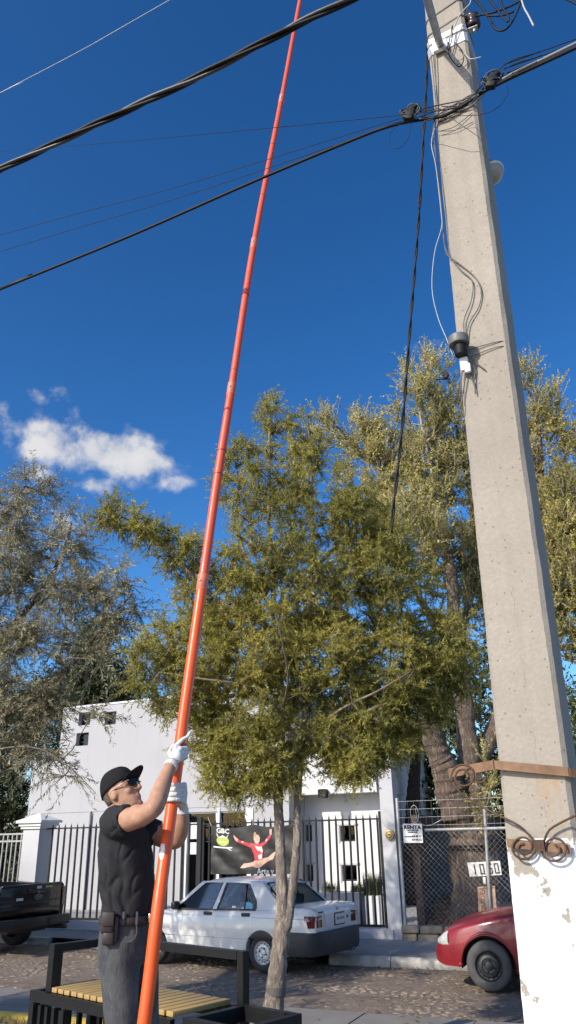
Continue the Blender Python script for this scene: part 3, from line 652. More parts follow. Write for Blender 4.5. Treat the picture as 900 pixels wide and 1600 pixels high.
# courtyard floor
c = MB(); c.add([(-24, N_F + .1, GZ - .004), (-4.1, N_F + .1, GZ - .004), (-4.1, 24, GZ + .1), (-24, 24, GZ + .1)], [(0, 1, 2, 3)]); struct(c.obj('courtyard', M['floor_court']))
# pillar with stepped cap
px0, px1 = atn(43, 1340, N_F).x, atn(69, 1340, N_F).x
pcx = (px0 + px1) / 2; pw = .46; pn = N_F + .0
pil = thing('gate_pillar', 'white square gate pillar with a stepped pyramid cap beside the black pickup', 'pillar', (pcx, pn, GZ), math.radians(0))
zt_ = zf(75, 1272); zc = zf(75, 1287); k = MB(); k.box((pcx - pw / 2, pn - pw / 2, GZ - .1), (pcx + pw / 2, pn + pw / 2, zc - .10)); k.obj('shaft', M['pier'], pil)
for i, (hw, z0, z1) in enumerate(((.275, zc - .10, zc - .045), (.31, zc - .045, zc + .02), (.36, zc + .02, zc + .075))):
    k = MB(); k.box((pcx - hw, pn - hw, z0), (pcx + hw, pn + hw, z1)); k.obj('cap_step', M['wall_white'], pil)
k = MB(); h = .35; k.add([(pcx - h, pn - h, zc + .075), (pcx + h, pn - h, zc + .075), (pcx + h, pn + h, zc + .075), (pcx - h, pn + h, zc + .075), (pcx, pn, zt_ + .03)], [(0, 1, 4), (1, 2, 4), (2, 3, 4), (3, 0, 4), (3, 2, 1, 0)]); k.obj('cap_top', M['wall_white'], pil)
# the white bar fence and gate: every bar its own piece
ZT, ZB = zf(527, 1281), zf(590, 1447)
def barmesh(h, spike=True):
    k = MB(); b = .016; k.box((-b, -b, 0), (b, b, h))
    if spike: k.add([(-b, -b, h), (b, -b, h), (b, b, h), (-b, b, h), (0, 0, h + .10)], [(0, 1, 4), (1, 2, 4), (2, 3, 4), (3, 0, 4)])
    return k.mesh('bar', M['bar'])
BARME = barmesh(ZT - ZB)
def barfence(name, label, u0, u1, n, step, posts, group=None, cat='fence', skip=()):
    f = thing(name, label, cat, ((u0 + u1) / 2, n, ZB), group=group)
    k = MB(); k.box((u0, n - .018, ZT - .018), (u1, n + .018, ZT + .012)); k.obj('top_rail', M['bar'], f)
    k = MB(); k.box((u0, n - .018, ZB - .02), (u1, n + .018, ZB + .02)); k.obj('bottom_rail', M['bar'], f)
    for p in posts:
        k = MB(); k.box((p - .05, n - .045, ZB - .03), (p + .05, n + .045, ZT + .13)); k.obj('post', M['bar'], f)
    nb = int(round((u1 - u0) / step))
    for i in range(1, nb):
        x = u0 + (u1 - u0) * i / nb
        if any(abs(x - p) < .07 for p in posts): continue
        o = link(bpy.data.objects.new('bar', BARME), f); o.location = (x - f.location.x, 0, 0)
    return f
gl, gr = atn(309, 1400, N_F).x, atn(600, 1350, N_F).x
barfence('bar_fence', 'dark grey spiked bar fence between the white pillar and the black banner', pcx + .24, gl - .06, N_F, .166, [])
barfence('bar_gate', 'wide dark grey spiked bar gate behind the white sedan', gl - .05, gr + .05, N_F + .03, .138, [gl, gr])
lf = thing('bar_railing', 'grey double-railed bar railing left of the white pillar', 'railing', (px0 - 1.5, N_F, GZ))
k = MB(); k.box((px0 - 3, N_F - .02, zf(20, 1303) - .02), (px0 - .1, N_F + .02, zf(20, 1303) + .015)); k.obj('top_rail', M['galvdull'], lf)
k = MB(); k.box((px0 - 3, N_F - .02, zf(20, 1312) - .05), (px0 - .1, N_F + .02, zf(20, 1312) - .015)); k.obj('second_rail', M['galvdull'], lf)
rb = MB(); rb.box((-.012, -.012, 0), (.012, .012, zf(20, 1303) - GZ)); rme = rb.mesh('bar', M['galvdull'])
for i in range(22):
    o = link(bpy.data.objects.new('bar', rme), lf); o.location = (1.4 - i * .132, 0, 0)
# low wall under the fence, sill under the gate
bw = MB(); bw.box((pcx + .23, N_F - .09, GZ - .2), (gl - .12, N_F + .09, ZB - .03)); tag(bw.obj('fence_plinth', M['pier']), 'low grey plinth wall under the left bar fence', 'low wall')
bw = MB(); bw.box((gl + .9, N_F - .16, GZ - .2), (gr + .14, N_F + .14, ZB - .035)); tag(bw.obj('gate_sill', M['pier']), 'white raised sill under the wide bar gate', 'sill')
# tall white pier at the right of the gate with a round meter cover
pl_, pr_ = atn(602, 1330, N_F).x, atn(623, 1330, N_F).x
pr = thing('gate_pier', 'tall plain white pier at the right end of the gate', 'pier', ((pl_ + pr_) / 2, N_F, GZ))
zj = zf(612, 1322); k = MB(); k.box((pl_, N_F - .13, GZ - .2), (pr_, N_F + .13, zj - .006)); k.box((pl_ + .006, N_F - .124, zj - .006), (pr_ - .006, N_F + .124, zj + .006)); k.box((pl_, N_F - .13, zj + .006), (pr_, N_F + .13, zf(605, 1165))); k.obj('shaft', M['pier'], pr)
mc = atn(609, 1304, N_F - .15); me_ = thing('meter_cover', 'round brass coloured meter cover on the white pier', 'meter', mc)
k = MB(); k.lathe([(0, -.05), (.065, -.05), (.085, -.04), (.09, -.01), (.09, .02), (0, .02)], mc, 'y', 24); k.obj('cover', M['brass'], me_, smooth=40)
k = MB(); k.lathe([(.05, -.056), (.06, -.056), (.06, -.048), (.05, -.048)], mc, 'y', 20); k.box(tuple(mc + Vector((-.03, -.056, -.01))), tuple(mc + Vector((.03, -.05, .012)))); k.obj('dial', M['rustflat'], me_)

# ---- building
NA, NB, NU = 18.0, 19.0, 18.4
bld = thing('house', 'flat-roofed pale grey and white house behind the bar fence', 'house', (-10, 19, GZ))
def wallholes(mb, u0, u1, z0, z1, n, holes, depth=.16):
    xs = sorted(set([u0, u1] + [h[0] for h in holes] + [h[1] for h in holes])); zs = sorted(set([z0, z1] + [h[2] for h in holes] + [h[3] for h in holes]))
    for i in range(len(xs) - 1):
        for j in range(len(zs) - 1):
            cx_, cz_ = (xs[i] + xs[i + 1]) / 2, (zs[j] + zs[j + 1]) / 2
            if any(h[0] < cx_ < h[1] and h[2] < cz_ < h[3] for h in holes): continue
            mb.add([(xs[i], n, zs[j]), (xs[i + 1], n, zs[j]), (xs[i + 1], n, zs[j + 1]), (xs[i], n, zs[j + 1])], [(0, 1, 2, 3)])
    for a, b, c_, d in holes:
        mb.add([(a, n, c_), (b, n, c_), (b, n, d), (a, n, d), (a, n + depth, c_), (b, n + depth, c_), (b, n + depth, d), (a, n + depth, d)], [(0, 1, 5, 4), (1, 2, 6, 5), (2, 3, 7, 6), (3, 0, 4, 7)])
def R4(x0, y0, x1, y1, n):
    a, b = atn(x0, y1, n), atn(x1, y0, n); return [a.x, b.x, a.z, b.z]
def window(r, n, depth, parent, fmat=None, name='window', bars=0, pane='glass', back=True):
    fw = .035; fm = fmat or M['frame']; y0, y1 = n + depth - .05, n + depth + .01
    k = MB(); k.box((r[0], y0, r[2]), (r[0] + fw, y1, r[3])); k.box((r[1] - fw, y0, r[2]), (r[1], y1, r[3])); k.box((r[0] + fw, y0, r[2]), (r[1] - fw, y1, r[2] + fw)); k.box((r[0] + fw, y0, r[3] - fw), (r[1] - fw, y1, r[3]))
    w = k.obj(name, fm, parent)
    for i in range(bars):
        z = r[2] + (r[3] - r[2]) * (i + 1) / (bars + 1); k = MB(); k.box((r[0] + fw, y0 + .01, z - .012), (r[1] - fw, y1 - .005, z + .012)); k.obj('glazing_bar', fm, w)
    k = MB(); k.box((r[0] + fw, y0 + .018, r[2] + fw), (r[1] - fw, y0 + .026, r[3] - fw)); k.obj('pane', M[pane], w)
    return w
zroof = atn(150, 1103, NA).z; ua = atn(97, 1130, NA).x; uw = atn(49, 1215, NA).x; zw = atn(70, 1186, NA).z; ub = atn(452, 1280, NA).x; zg = atn(270, 1264, NA).z
H3 = [R4(122, 1112, 142, 1134, NA), R4(163, 1111, 182, 1133, NA), R4(118, 1144, 139, 1166, NA)]
HD = R4(287, 1266, 388, 1420, NA)
wa = MB(); wallholes(wa, ua, ub, zg + .012, zroof, NA, H3, .22); wallholes(wa, uw, ua, zg + .012, zw, NA, []); wallholes(wa, uw, ub, GZ - .1, zg - .012, NA, [[HD[0], HD[1], GZ - .05, HD[3]]], .2)
wa.box((uw, NA + .012, zg - .012), (ub, NA + .03, zg + .012))
wa.box((ua, NA + .001, zroof - .2), (ua + .15, NA + 6, zroof)) ; wa.box((ua + .001, NA + 5.8, GZ), (ub, NA + 6, zroof - .01)); wa.box((uw, NA + .001, GZ), (uw + .15, NA + 6, zw)); wa.box((uw + .15, NA + .002, zw - .12), (ua + .01, NA + 6, zw - .02)); wa.box((ua - .14, NA + .16, zw - .1), (ua - .001, NA + 6, zroof - .005))
wa.box((ub - .15, NA + .001, GZ), (ub, NA + 6, zroof - .003))
wa.obj('wall', M['wall_grey'], bld)
rf = MB(); rf.box((ua + .16, NA + .17, zroof - .25), (ub - .16, NA + 5.7, zroof - .12)); rf.obj('roof', M['walk'], bld)
cp = MB(); cp.box((ua - .02, NA - .02, zroof + .002), (ub + .02, NA + .18, zroof + .05)); cp.obj('coping', M['wall_white'], bld)
for h in H3: window(h, NA, .2, bld, M['bar'], bars=2)
# glazed door and window in a white frame
mid = HD[0] + (HD[1] - HD[0]) * .5
window([HD[0], mid - .02, GZ - .03, HD[3]], NA, .1, bld, name='glazed_door'); window([mid + .02, HD[1], GZ - .03, HD[3]], NA, .1, bld, name='glazed_door', bars=0)
for (a, b) in ((286, 293), (338, 343), (383, 395)):
    k = MB(); q = R4(a, 1262, b, 1420, NA - .03); k.box((q[0], NA - .03, GZ), (q[1], NA + .11, q[3])); k.obj('door_frame', M['frame'], bld)
# notices inside the door glass
M['paper'] = MAT('paper_notice', (.62, .62, .60), .7, var=.15, scale=30)
for (a, b, c_, d) in ((296, 1285, 311, 1311), (296, 1316, 311, 1335)):
    q = R4(a, b, c_, d, NA + .05); k = MB(); k.box((q[0], NA + .055, q[2]), (q[1], NA + .06, q[3])); k.obj('notice', M['paper'], bld)
for px in (132, 283): 
    q = R4(px - 2, 1268, px + 2, 1420, NA - .04); k = MB(); k.tube([(q[0], NA - .05, GZ), (q[0], NA - .05, q[3])], .045, 10); k.obj('downpipe', M['wall_grey'], bld, smooth=True)
k = MB(); k.box((uw + .16, NA + .9, GZ - .1), (ub - .16, NA + .92, zroof - .26)); k.obj('dark_backing', M['dark'], bld)  # near-black sheet standing in for the unlit rooms behind the grey wall
# white wing: recessed lower wall, upper storey above it
uc, ue = ub + .001, atn(600, 1280, NB).x; zs = atn(520, 1240, NU).z; zu = atn(520, 1138, NU).z; zsl = atn(520, 1120, NU - .4).z
HW = [R4(532, 1290, 554, 1315, NB), R4(535, 1352, 557, 1377, NB), R4(466, 1289, 487, 1315, NB), R4(467, 1351, 489, 1377, NB)]
ww = MB(); wallholes(ww, uc, ue, GZ - .1, zs + .1, NB, HW, .18); ww.box((ue - .15, NB + .001, GZ), (ue, NB + 5, zs)); ww.obj('wall', M['wall_white'], bld)
for i, h in enumerate(HW):
    w = window(h, NB, .15, bld, M['bar'], bars=0)
    k = MB(); k.box((h[0] - .06, NB - .03, h[3] + .01), (h[1] + .09, NB + .02, h[3] + .05)); k.obj('lintel_trim', M['pier'], w)
    k = MB(); k.box((h[0] - .05, NB - .02, h[2] - .03), (h[0] - .012, NB + .01, h[3] + .01)); k.obj('side_trim', M['pier'], w)
k = MB(); k.box((uc + .01, NB + .95, GZ - .1), (ue - .16, NB + .97, zs)); k.obj('dark_backing', M['dark'], bld)  # same near-black sheet in place of unlit rooms behind the white wall
up = MB(); up.box((uc, NU, zs), (ue + .05, NU + .2, zu)); up.box((uc, NU + .2, zs), (ue + .05, NU + 5, zs + .15)); up.box((ue - .1, NU + .2, zs + .15), (ue + .05, NU + 5, zu)); up.obj('upper_wall', M['wall_white'], bld)
sb = MB(); sb.box((uc - .6, NU - .45, zu + .003), (ue + .7, NU + 5.2, zsl)); sb.obj('roof_slab', M['slab'], bld)
M['blue'] = MAT('blue_plastic', (.03, .08, .45), .4, var=.3)
for i, (px, py) in enumerate(((545, 1368), (479, 1369))):
    q = atn(px, py, NB + .5); k = MB(); k.cbox(q, (.26, .2, .2), ch=.03); k.cbox(q + Vector((.05, 0, .16)), (.16, .16, .12), ch=.03); tag(k.obj('blue_crate', M['blue'], smooth=True), ['blue plastic container behind the lower right window', 'blue plastic container behind the lower left window of the white wall'][i], 'container')
q = atn(505, 1240, NU - .08); k = MB(); s_ = .09
lt = thing('wall_lantern', 'small square black lantern under the overhang of the white house', 'lantern', q)
for x in (-s_, s_):
    k = MB(); k.box((q.x + x - .012, q.y - .1, q.z - s_), (q.x + x + .012, q.y + .08, q.z + s_)); k.obj('side_frame', M['bar'], lt)
for z in (-s_, s_):
    k = MB(); k.box((q.x - s_ + .012, q.y - .1, q.z + z - .012), (q.x + s_ - .012, q.y + .08, q.z + z + .012)); k.obj('cross_frame', M['bar'], lt)
k = MB(); k.box((q.x - s_ + .013, q.y - .08, q.z - s_ + .013), (q.x + s_ - .013, q.y + .07, q.z + s_ - .013)); k.obj('glass_box', M['glass'], lt)
# planters inside the gate
q0, q1 = atn(480, 1395, 16.4), atn(566, 1445, 16.4); k = MB(); k.box((q0.x, 16.4, GZ), (q1.x, 17.0, q0.z)); tag(k.obj('planter_wall', M['pier']), 'low grey planter wall inside the gate', 'planter')
q0, q1 = atn(570, 1400, 16.2), atn(594, 1440, 16.2); k = MB(); k.box((q0.x, 16.2, GZ), (q1.x + .1, 16.75, q0.z)); tag(k.obj('white_planter', M['wall_white']), 'square white planter with spiky grass beside the gate post', 'planter')
M['reed'] = leaf_mat('spiky_leaves', (.05, .07, .025), (.10, .13, .045), (.19, .21, .09), .2, 4, 30)
rg = np.random.default_rng(5)
for (xa, xb, yt, nn, zz, cnt, lab) in ((568, 594, 1362, 16.45, atn(580, 1400, 16.2).z - .05, 420, 'tall spiky green grass clump in the white planter'), (548, 566, 1378, 16.7, atn(550, 1395, 16.4).z - .05, 170, 'spiky grass clump at the right end of the grey planter'), (504, 530, 1375, 16.7, atn(520, 1395, 16.4).z - .05, 150, 'thin dry grass clump in the middle of the grey planter')):
    a, b = atn(xa, yt, nn), atn(xb, yt, nn); P = np.stack([rg.uniform(a.x, b.x, cnt), nn + rg.uniform(-.1, .1, cnt), np.full(cnt, zz)], 1)
    V, F = blades(P, (a.z - zz) * 1.0, .008, rg, .35); tag(link(bpy.data.objects.new('grass_clump', npmesh('grass_clump', V, F, M['reed']))), lab, 'grass clump')

# ---- black banner with a printed gymnast, tied to the gate
M['vinyl'] = MAT('black_vinyl', (.012, .012, .013), .42, var=.3, scale=5)
M['red_print'] = MAT('red_print', (.52, .05, .06), .5, var=.25, scale=30); M['skin_print'] = MAT('skin_print', (.68, .40, .30), .5, var=.12, scale=20)
M['white_print'] = MAT('white_print', (.75, .74, .70), .5, var=.05); M['green_print'] = MAT('green_print', (.42, .50, .08), .5, var=.2, scale=20); M['hair_print'] = MAT('hair_print', (.45, .28, .14), .5, var=.2)
NBN = N_F - .07
b0, b1 = atn(329, 1366, NBN), atn(462, 1286, NBN); BX0, BX1, BZ0, BZ1 = b0.x, b1.x, b0.z, b1.z
def bwave(x, z):
    d = .016 * mnoise.noise((x * 2.2 + z * 1.1, z * 1.6, 3)) + .008 * math.sin((x * .9 + z) * 11 + 2 * mnoise.noise((x * 2, z * 2, 0))) + .004 * mnoise.noise((x * 9, z * 9, 1))
    return d * (.35 + .65 * min(1, (BZ1 - z) / .4))
def sagz(x, z): t = (x - BX0) / (BX1 - BX0); return z - .06 * (z - BZ0) / (BZ1 - BZ0) * abs(math.sin(math.pi * t * 2)) 
ban = thing('banner', 'black vinyl banner printed with a leaping gymnast tied to the gate', 'banner', ((BX0 + BX1) / 2, NBN, BZ0))
nx, nz_ = 90, 50; k = MB(); k.loft([[(x, NBN + bwave(x, z), sagz(x, z)) for z in np.linspace(BZ0, BZ1, nz_)] for x in np.linspace(BX0, BX1, nx)], cap=False, closed=False); k.obj('sheet', M['vinyl'], ban, smooth='all')
for (x, z, dx, dz) in ((BX0, BZ1, -.1, .16), (BX1, BZ1, .1, .05), ((BX0 + BX1) / 2, BZ1, 0, .05)):
    k = MB(); k.tube([(x, NBN, sagz(x, z) - .01), (x + dx, NBN + .03, z + dz)], .006, 6); k.obj('tie_cord', M['wire_white'], ban)
def pr2(poly, lift=.007): return [(x, y) for x, y in poly]
def printed(name, polys, mat, lift):
    """flat print: zoom-picture outlines (320..480 x 1270..1380 shown at 5.625) laid on the sheet"""
    k = MB()
    for poly in polys:
        pts = [atn(320 + x / 5.625, 1270 + y / 5.625, NBN) for x, y in poly]
        bm = bmesh.new(); vs = [bm.verts.new((p.x, 0, p.z)) for p in pts]
        try: f = bm.faces.new(vs)
        except ValueError: bm.free(); continue
        bmesh.ops.triangulate(bm, faces=[f]); bmesh.ops.subdivide_edges(bm, edges=bm.edges[:], cuts=3, use_grid_fill=True); bm.verts.index_update()
        k.add([(v.co.x, NBN + bwave(v.co.x, v.co.z) - lift, sagz(v.co.x, v.co.z)) for v in bm.verts], [tuple(v.index for v in f.verts) for f in bm.faces]); bm.free()
    return k.obj(name, mat, ban, smooth='all')
printed('printed_legs', [[(448, 408), (500, 400), (560, 378), (600, 338), (622, 325), (618, 350), (600, 398), (570, 412), (530, 440), (490, 478), (450, 485), (420, 470), (380, 475), (345, 484), (312, 482), (330, 462), (345, 440), (380, 440), (425, 432)]], M['skin_print'], .006)
printed('printed_leotard', [[(400, 262), (430, 268), (480, 262), (505, 280), (515, 330), (505, 380), (510, 402), (470, 416), (440, 418), (435, 370), (420, 330), (405, 300)], [(290, 215), (330, 232), (385, 258), (412, 275), (405, 302), (370, 285), (320, 258), (282, 235)], [(487, 262), (520, 240), (550, 200), (575, 165), (588, 172), (570, 215), (545, 250), (508, 282)]], M['red_print'], .009)
printed('printed_hands', [[(258, 170), (270, 188), (298, 214), (286, 238), (268, 220), (255, 190)], [(572, 168), (570, 125), (580, 112), (590, 122), (588, 170)]], M['skin_print'], .009)
printed('printed_face', [[(432, 200), (450, 178), (475, 185), (487, 210), (482, 245), (465, 270), (445, 262), (432, 235)]], M['skin_print'], .011)
printed('printed_hair', [[(430, 215), (434, 170), (446, 162), (455, 178), (478, 186), (450, 192), (440, 214)]], M['hair_print'], .014)
printed('printed_sequins', [[(440, 285), (475, 292), (500, 288), (512, 330), (500, 345), (488, 318), (470, 330), (455, 305)], [(470, 372), (505, 352), (506, 395), (480, 408)], [(330, 236), (345, 240), (338, 252), (326, 246)], [(535, 225), (548, 205), (552, 215), (540, 236)]], M['white_print'], .012)
circ = [(160 + 54 * math.cos(a), 232 + 46 * math.sin(a)) for a in np.linspace(0, 2 * math.pi, 20)[:-1]]
printed('printed_emblem', [circ], M['green_print'], .006)
printed('emblem_strokes', [[(104, 160), (125, 200), (118, 205), (108, 185)], [(214, 160), (196, 200), (190, 192)], [(120, 205), (160, 178), (200, 205), (165, 198)], [(135, 240), (190, 236), (190, 244), (135, 248)]], M['white_print'], .010)
printed('printed_rule', [[(75, 288), (242, 285), (242, 297), (75, 301)], [(185, 290), (200, 292), (242, 320), (228, 318)]], M['white_print'], .006)
def btext(txt, cx_, cy_, size, sx=1.0, bold=0.0):
    c = atn(320 + cx_ / 5.625, 1270 + cy_ / 5.625, NBN)
    return text_mb(txt, size, lambda x, y, d: Vector((c.x + x, NBN + bwave(c.x + x, c.z + y) - .008 - d, sagz(c.x + x, c.z + y))), .003, bold=bold, sx=sx)
btext('GBC', 160, 142, .13, 1.15, .003).obj('printed_letters', M['white_print'], ban)
btext('Arte y d', 556, 516, .165, .85, .004).obj('printed_letters', M['white_print'], ban)

# ---- empty lot on the right: chain link fence, signs, rubble footing, leaf bank
NL = N_F - .12
lot = MB(); lot.loft([[(u, y, GZ + .02 + .5 * min(1, max(0, (y - NL) / 1.2)) + .06 * mnoise.noise((u, y, 0))) for y in np.linspace(NL + .12, 40, 60)] for u in np.linspace(-4.05, 14, 60)], cap=False, closed=False); struct(lot.obj('lot_ground', M['soil'], smooth=True))
chain = thing('chain_link_fence', 'rusty chain link fence round the overgrown lot right of the gate', 'fence', (-1.5, NL, GZ))
zr, zm, zb = atn(665, 1297, NL).z, atn(650, 1268, NL).z, atn(640, 1449, NL).z - .05
for (pxa, ya, pxb, yb, lab) in ((620, 1247, 634, 1455, 0), (757, 1262, 768, 1455, 1)):
    a, b = atn(pxa, ya, NL), atn(pxb, yb, NL); k = MB(); k.tube([b, a], .032 if lab == 0 else .028, 10); k.obj('post', M['galv'] if lab == 0 else M['galvdull'], chain, smooth=True)
up_ = atn(622, 1297, NL).x
for x in (2.2, 5.0):
    k = MB(); k.tube([(x, NL, GZ - .1), (x, NL, zr + .2)], .028, 10); k.obj('post', M['galvdull'], chain, smooth=True)
k = MB(); k.tube([(atn(664, 1297, NL).x, NL, zr), (6, NL, zr)], .026, 8); k.obj('top_rail', M['galvdull'], chain, smooth=True)
k = MB(); s_ = .068; U0, U1 = up_, 5.5; zt2 = zr + .02
for sgn in (1, -1):
    x = U0 - (zt2 - zb)
    while x < U1 + (zt2 - zb):
        a, b = [x, zb], [x + (zt2 - zb), zt2]
        if a[0] < U0: a = [U0, zb + (U0 - a[0])]
        if b[0] > U1: b = [U1, zt2 - (b[0] - U1)]
        if a[0] < b[0]:
            if sgn < 0: a[1], b[1] = zb + zt2 - a[1], zb + zt2 - b[1]
            k.tube([(a[0], NL - .012 * sgn, a[1]), (b[0], NL - .012 * sgn, b[1])], .0022, 3, cap=False)
        x += s_ * 1.35
o = k.obj('wire_mesh', M['galvdull'], chain); o['kind'] = 'stuff'
k = MB()
for z in np.linspace(zr + .08, zm + .18, 4): k.tube([(up_, NL - .01, z), (5.5, NL - .01, z + .02)], .0028, 4)
for x in np.arange(up_ + .1, 3, .11): k.tube([(x, NL - .01, zr), (x + .01, NL - .01, zm + .18)], .002, 3)
o = k.obj('top_wires', M['galv'], chain); o['kind'] = 'stuff'
k = MB(); cc = atn(648, 1272, NL); k.tube([cc + Vector((math.cos(t) * .075, -.02, math.sin(t) * .15)) for t in np.linspace(0, 6.3, 20)], .005, 5); k.tube(smoothpath([cc + Vector((.03, -.02, .1)), cc + Vector((.06, -.02, -.12)), cc + Vector((.25, -.02, -.2)), cc + Vector((.5, -.02, -.1))], 5), .004, 5); k.obj('wire_coil', M['galv'], chain, smooth='all')
def plate(name, label, cat, quad, n, mat, th=.02):
    pts = [atn(a, b, n) for a, b in quad]; k = MB(); k.add([p for p in pts] + [p + Vector((0, th, 0)) for p in pts], [(0, 1, 2, 3), (7, 6, 5, 4), (0, 4, 5, 1), (1, 5, 6, 2), (2, 6, 7, 3), (3, 7, 4, 0)])
    t = thing(name, label, cat, pts[3]); k.obj('board', mat, t); return t, pts
M['sign_white'] = MAT('white_sign_board', (.78, .77, .75), .5, var=.06); M['ink'] = MAT('black_ink', (.015, .015, .015), .6, var=.1); M['tile'] = MAT('white_wall_tile', (.72, .70, .66), .5, var=.18, scale=25); M['clay'] = MAT('clay_plaque', (.52, .34, .23), .8, var=.25, scale=14, bump=.4, bscale=80)
def quadfn(pts, n_out):
    A, B, C_, D = pts; w, h = (B - A).length, (D - A).length
    ex, ez = (B - A) / w, (D - A) / h
    def fn(cx_, cz_):                       # cx, cz: 0..1 in the plate; text x right, y up
        o = A + (B - A) * cx_ + (D - A) * cz_
        return lambda x, y, d: o + ex * x - ez * y + Vector((0, -n_out - d, 0))
    return fn, w, h
t, pts = plate('rent_sign', 'white RENTA sign with phone numbers wired to the chain link', 'sign', [(629, 1287), (659, 1287), (661, 1317), (631, 1317)], NL - .05, M['sign_white'], .012)
fn, w, h = quadfn(pts, .003)
text_mb('RENTA', .088, fn(.5, .2), .004, bold=.004, sx=1.15).obj('lettering', M['ink'], t)
for z_, tx, sz, cx_ in ((.36, 'CASA CON PATIO', .025, .5), (.45, 'INFORMES AL TEL', .022, .5), (.68, 'INFORMES', .028, .25), (.66, '468 80 15', .045, .68), (.83, '624 86 52', .045, .68)):
    text_mb(tx, sz, fn(cx_, z_), .003, bold=.0015).obj('small_lettering', M['ink'], t)
t, pts = plate('house_number', 'white tile plate with the number 1060 on the tree trunk', 'house number', [(730, 1348), (781, 1345), (784, 1367), (734, 1370)], NL + .03, M['tile'], .03)
fn, w, h = quadfn(pts, .004)
def seg(cx_, cw, ch, which, st):
    f = fn(cx_, .5); k = MB(); S_ = {'a': ((-cw, ch - st), (cw, ch)), 'g': ((-cw, -st / 2), (cw, st / 2)), 'd': ((-cw, -ch), (cw, -ch + st)), 'f': ((-cw, 0), (-cw + st, ch)), 'e': ((-cw, -ch), (-cw + st, 0)), 'b': ((cw - st, 0), (cw, ch)), 'c': ((cw - st, -ch), (cw, 0))}
    for s in which:
        (x0, y0), (x1, y1) = S_[s]; k.add([f(x, y, d) for d in (0, .006 + .0006 * ord(s) % .003) for x, y in ((x0, y0), (x1, y0), (x1, y1), (x0, y1))], [(0, 1, 2, 3), (4, 5, 6, 7), (0, 1, 5, 4), (1, 2, 6, 5), (2, 3, 7, 6), (3, 0, 4, 7)])
    return k
hh = h * .36
seg(.2, hh * .12, hh, 'bc', hh * .24).obj('digit', M['ink'], t)
for cx_, wh in ((.42, 'abcdef'), (.66, 'acdefg'), (.86, 'abcdef')): seg(cx_, hh * .48, hh, wh, hh * .22).obj('digit', M['ink'], t)
t, pts = plate('clay_plaque', 'reddish clay plaque with raised sideways letters below the house number', 'plaque', [(746, 1386), (773, 1384), (777, 1432), (748, 1434)], NL + .03, M['clay'], .03)
fn, w, h = quadfn(pts, .003)
M['claydark'] = MAT('dark_clay_letters', (.25, .14, .09), .8, var=.2)
f0 = fn(.3, .5); text_mb('AQUIDEA', .105, lambda x, y, d: f0(-y, x, d), .006, bold=.003, sx=1.0).obj('lettering', M['claydark'], t)
f1 = fn(.78, .55); text_mb('FAMILIA', .06, lambda x, y, d: f1(-y, x, d), .006, bold=.002).obj('lettering', M['claydark'], t)
k = MB()
f2 = fn(0, 0)
for (x0, y0, x1, y1) in ((.02, -.02, w - .02, -.035), (.02, -h + .035, w - .02, -h + .02)):
    k.add([f2(x, y, d) for d in (0, .006) for x, y in ((x0, y0), (x1, y0), (x1, y1), (x0, y1))], [(0, 1, 2, 3), (4, 5, 6, 7), (0, 1, 5, 4), (1, 2, 6, 5), (2, 3, 7, 6), (3, 0, 4, 7)])
k.obj('raised_border', M['claydark'], t)
k = MB(); q = atn(757, 1376, NL - .01); k.cbox(q, (.05, .02, .11), ch=.01); tag(k.obj('white_tag', M['cloth_white']), 'small white tag tied to the fence post under the house number', 'tag')
# rubble footing under the chain link, stone by stone
ft = thing('rubble_footing', 'low crumbling cream rubble wall under the chain link fence', 'low wall', (-1.5, NL, GZ)); r_ = random.Random(9)
M['rubble'] = MAT('cream_rubble', (.42, .33, .22), .9, var=.4, scale=6, bump=.8, bscale=30, bdist=.012)
for row in range(2):
    x = up_ - .05
    while x < 2.5:
        l = r_.uniform(.18, .42); k = MB(); k.cbox((x + l / 2, NL - .02 + r_.uniform(-.02, .02), GZ + .03 + row * .125), (l - .02, .2, .115), Matrix.Rotation(r_.uniform(-.05, .05), 3, 'Y'), ch=.022)
        k.obj('stone', M['rubble'], ft, smooth=50); x += l
# dry leaf bank behind it
rg = np.random.default_rng(21); k_ = 16000
uu = rg.uniform(-4, 2.5, k_); yy = NL + .13 + rg.beta(1.2, 2.2, k_) * 2.6
zz = np.array([GZ + .03 + .5 * min(1, max(0, (y - NL) / 1.2)) + .06 * mnoise.noise((u, y, 0)) for u, y in zip(uu, yy)]) + rg.uniform(0, .05, k_)
ang = rg.uniform(0, 6.28, k_); L = rg.uniform(.03, .06, k_); T = rg.uniform(-.6, .6, k_)
d1 = np.stack([np.cos(ang), np.sin(ang), T], 1) * L[:, None]; d2 = np.stack([-np.sin(ang), np.cos(ang), rg.uniform(-.6, .6, k_)], 1) * (L * .35)[:, None]
P = np.stack([uu, yy, zz], 1); i = np.arange(k_)
M['litter'] = leaf_mat('dry_leaf_litter', (.18, .11, .07), (.34, .23, .15), (.52, .38, .26), .1, 3, 60)
o = link(bpy.data.objects.new('leaf_litter', npmesh('leaf_litter', np.concatenate([P - d1, P - d2, P + d1, P + d2]), np.stack([i, i + k_, i + 2 * k_, i + 3 * k_], 1), M['litter']))); o['kind'] = 'stuff'

# boundary wall between the courtyard and the lot
M['adobe'] = MAT('brown_adobe', (.11, .075, .056), .95, var=.3, scale=3, bump=.6, bscale=20, bdist=.02)
k = MB(); k.box((-4.12, N_F + .16, GZ - .1), (-3.98, 24, GZ + 2.0)); tag(k.obj('lot_wall', M['adobe']), 'brown side wall running back from the white pier into the lot', 'wall')
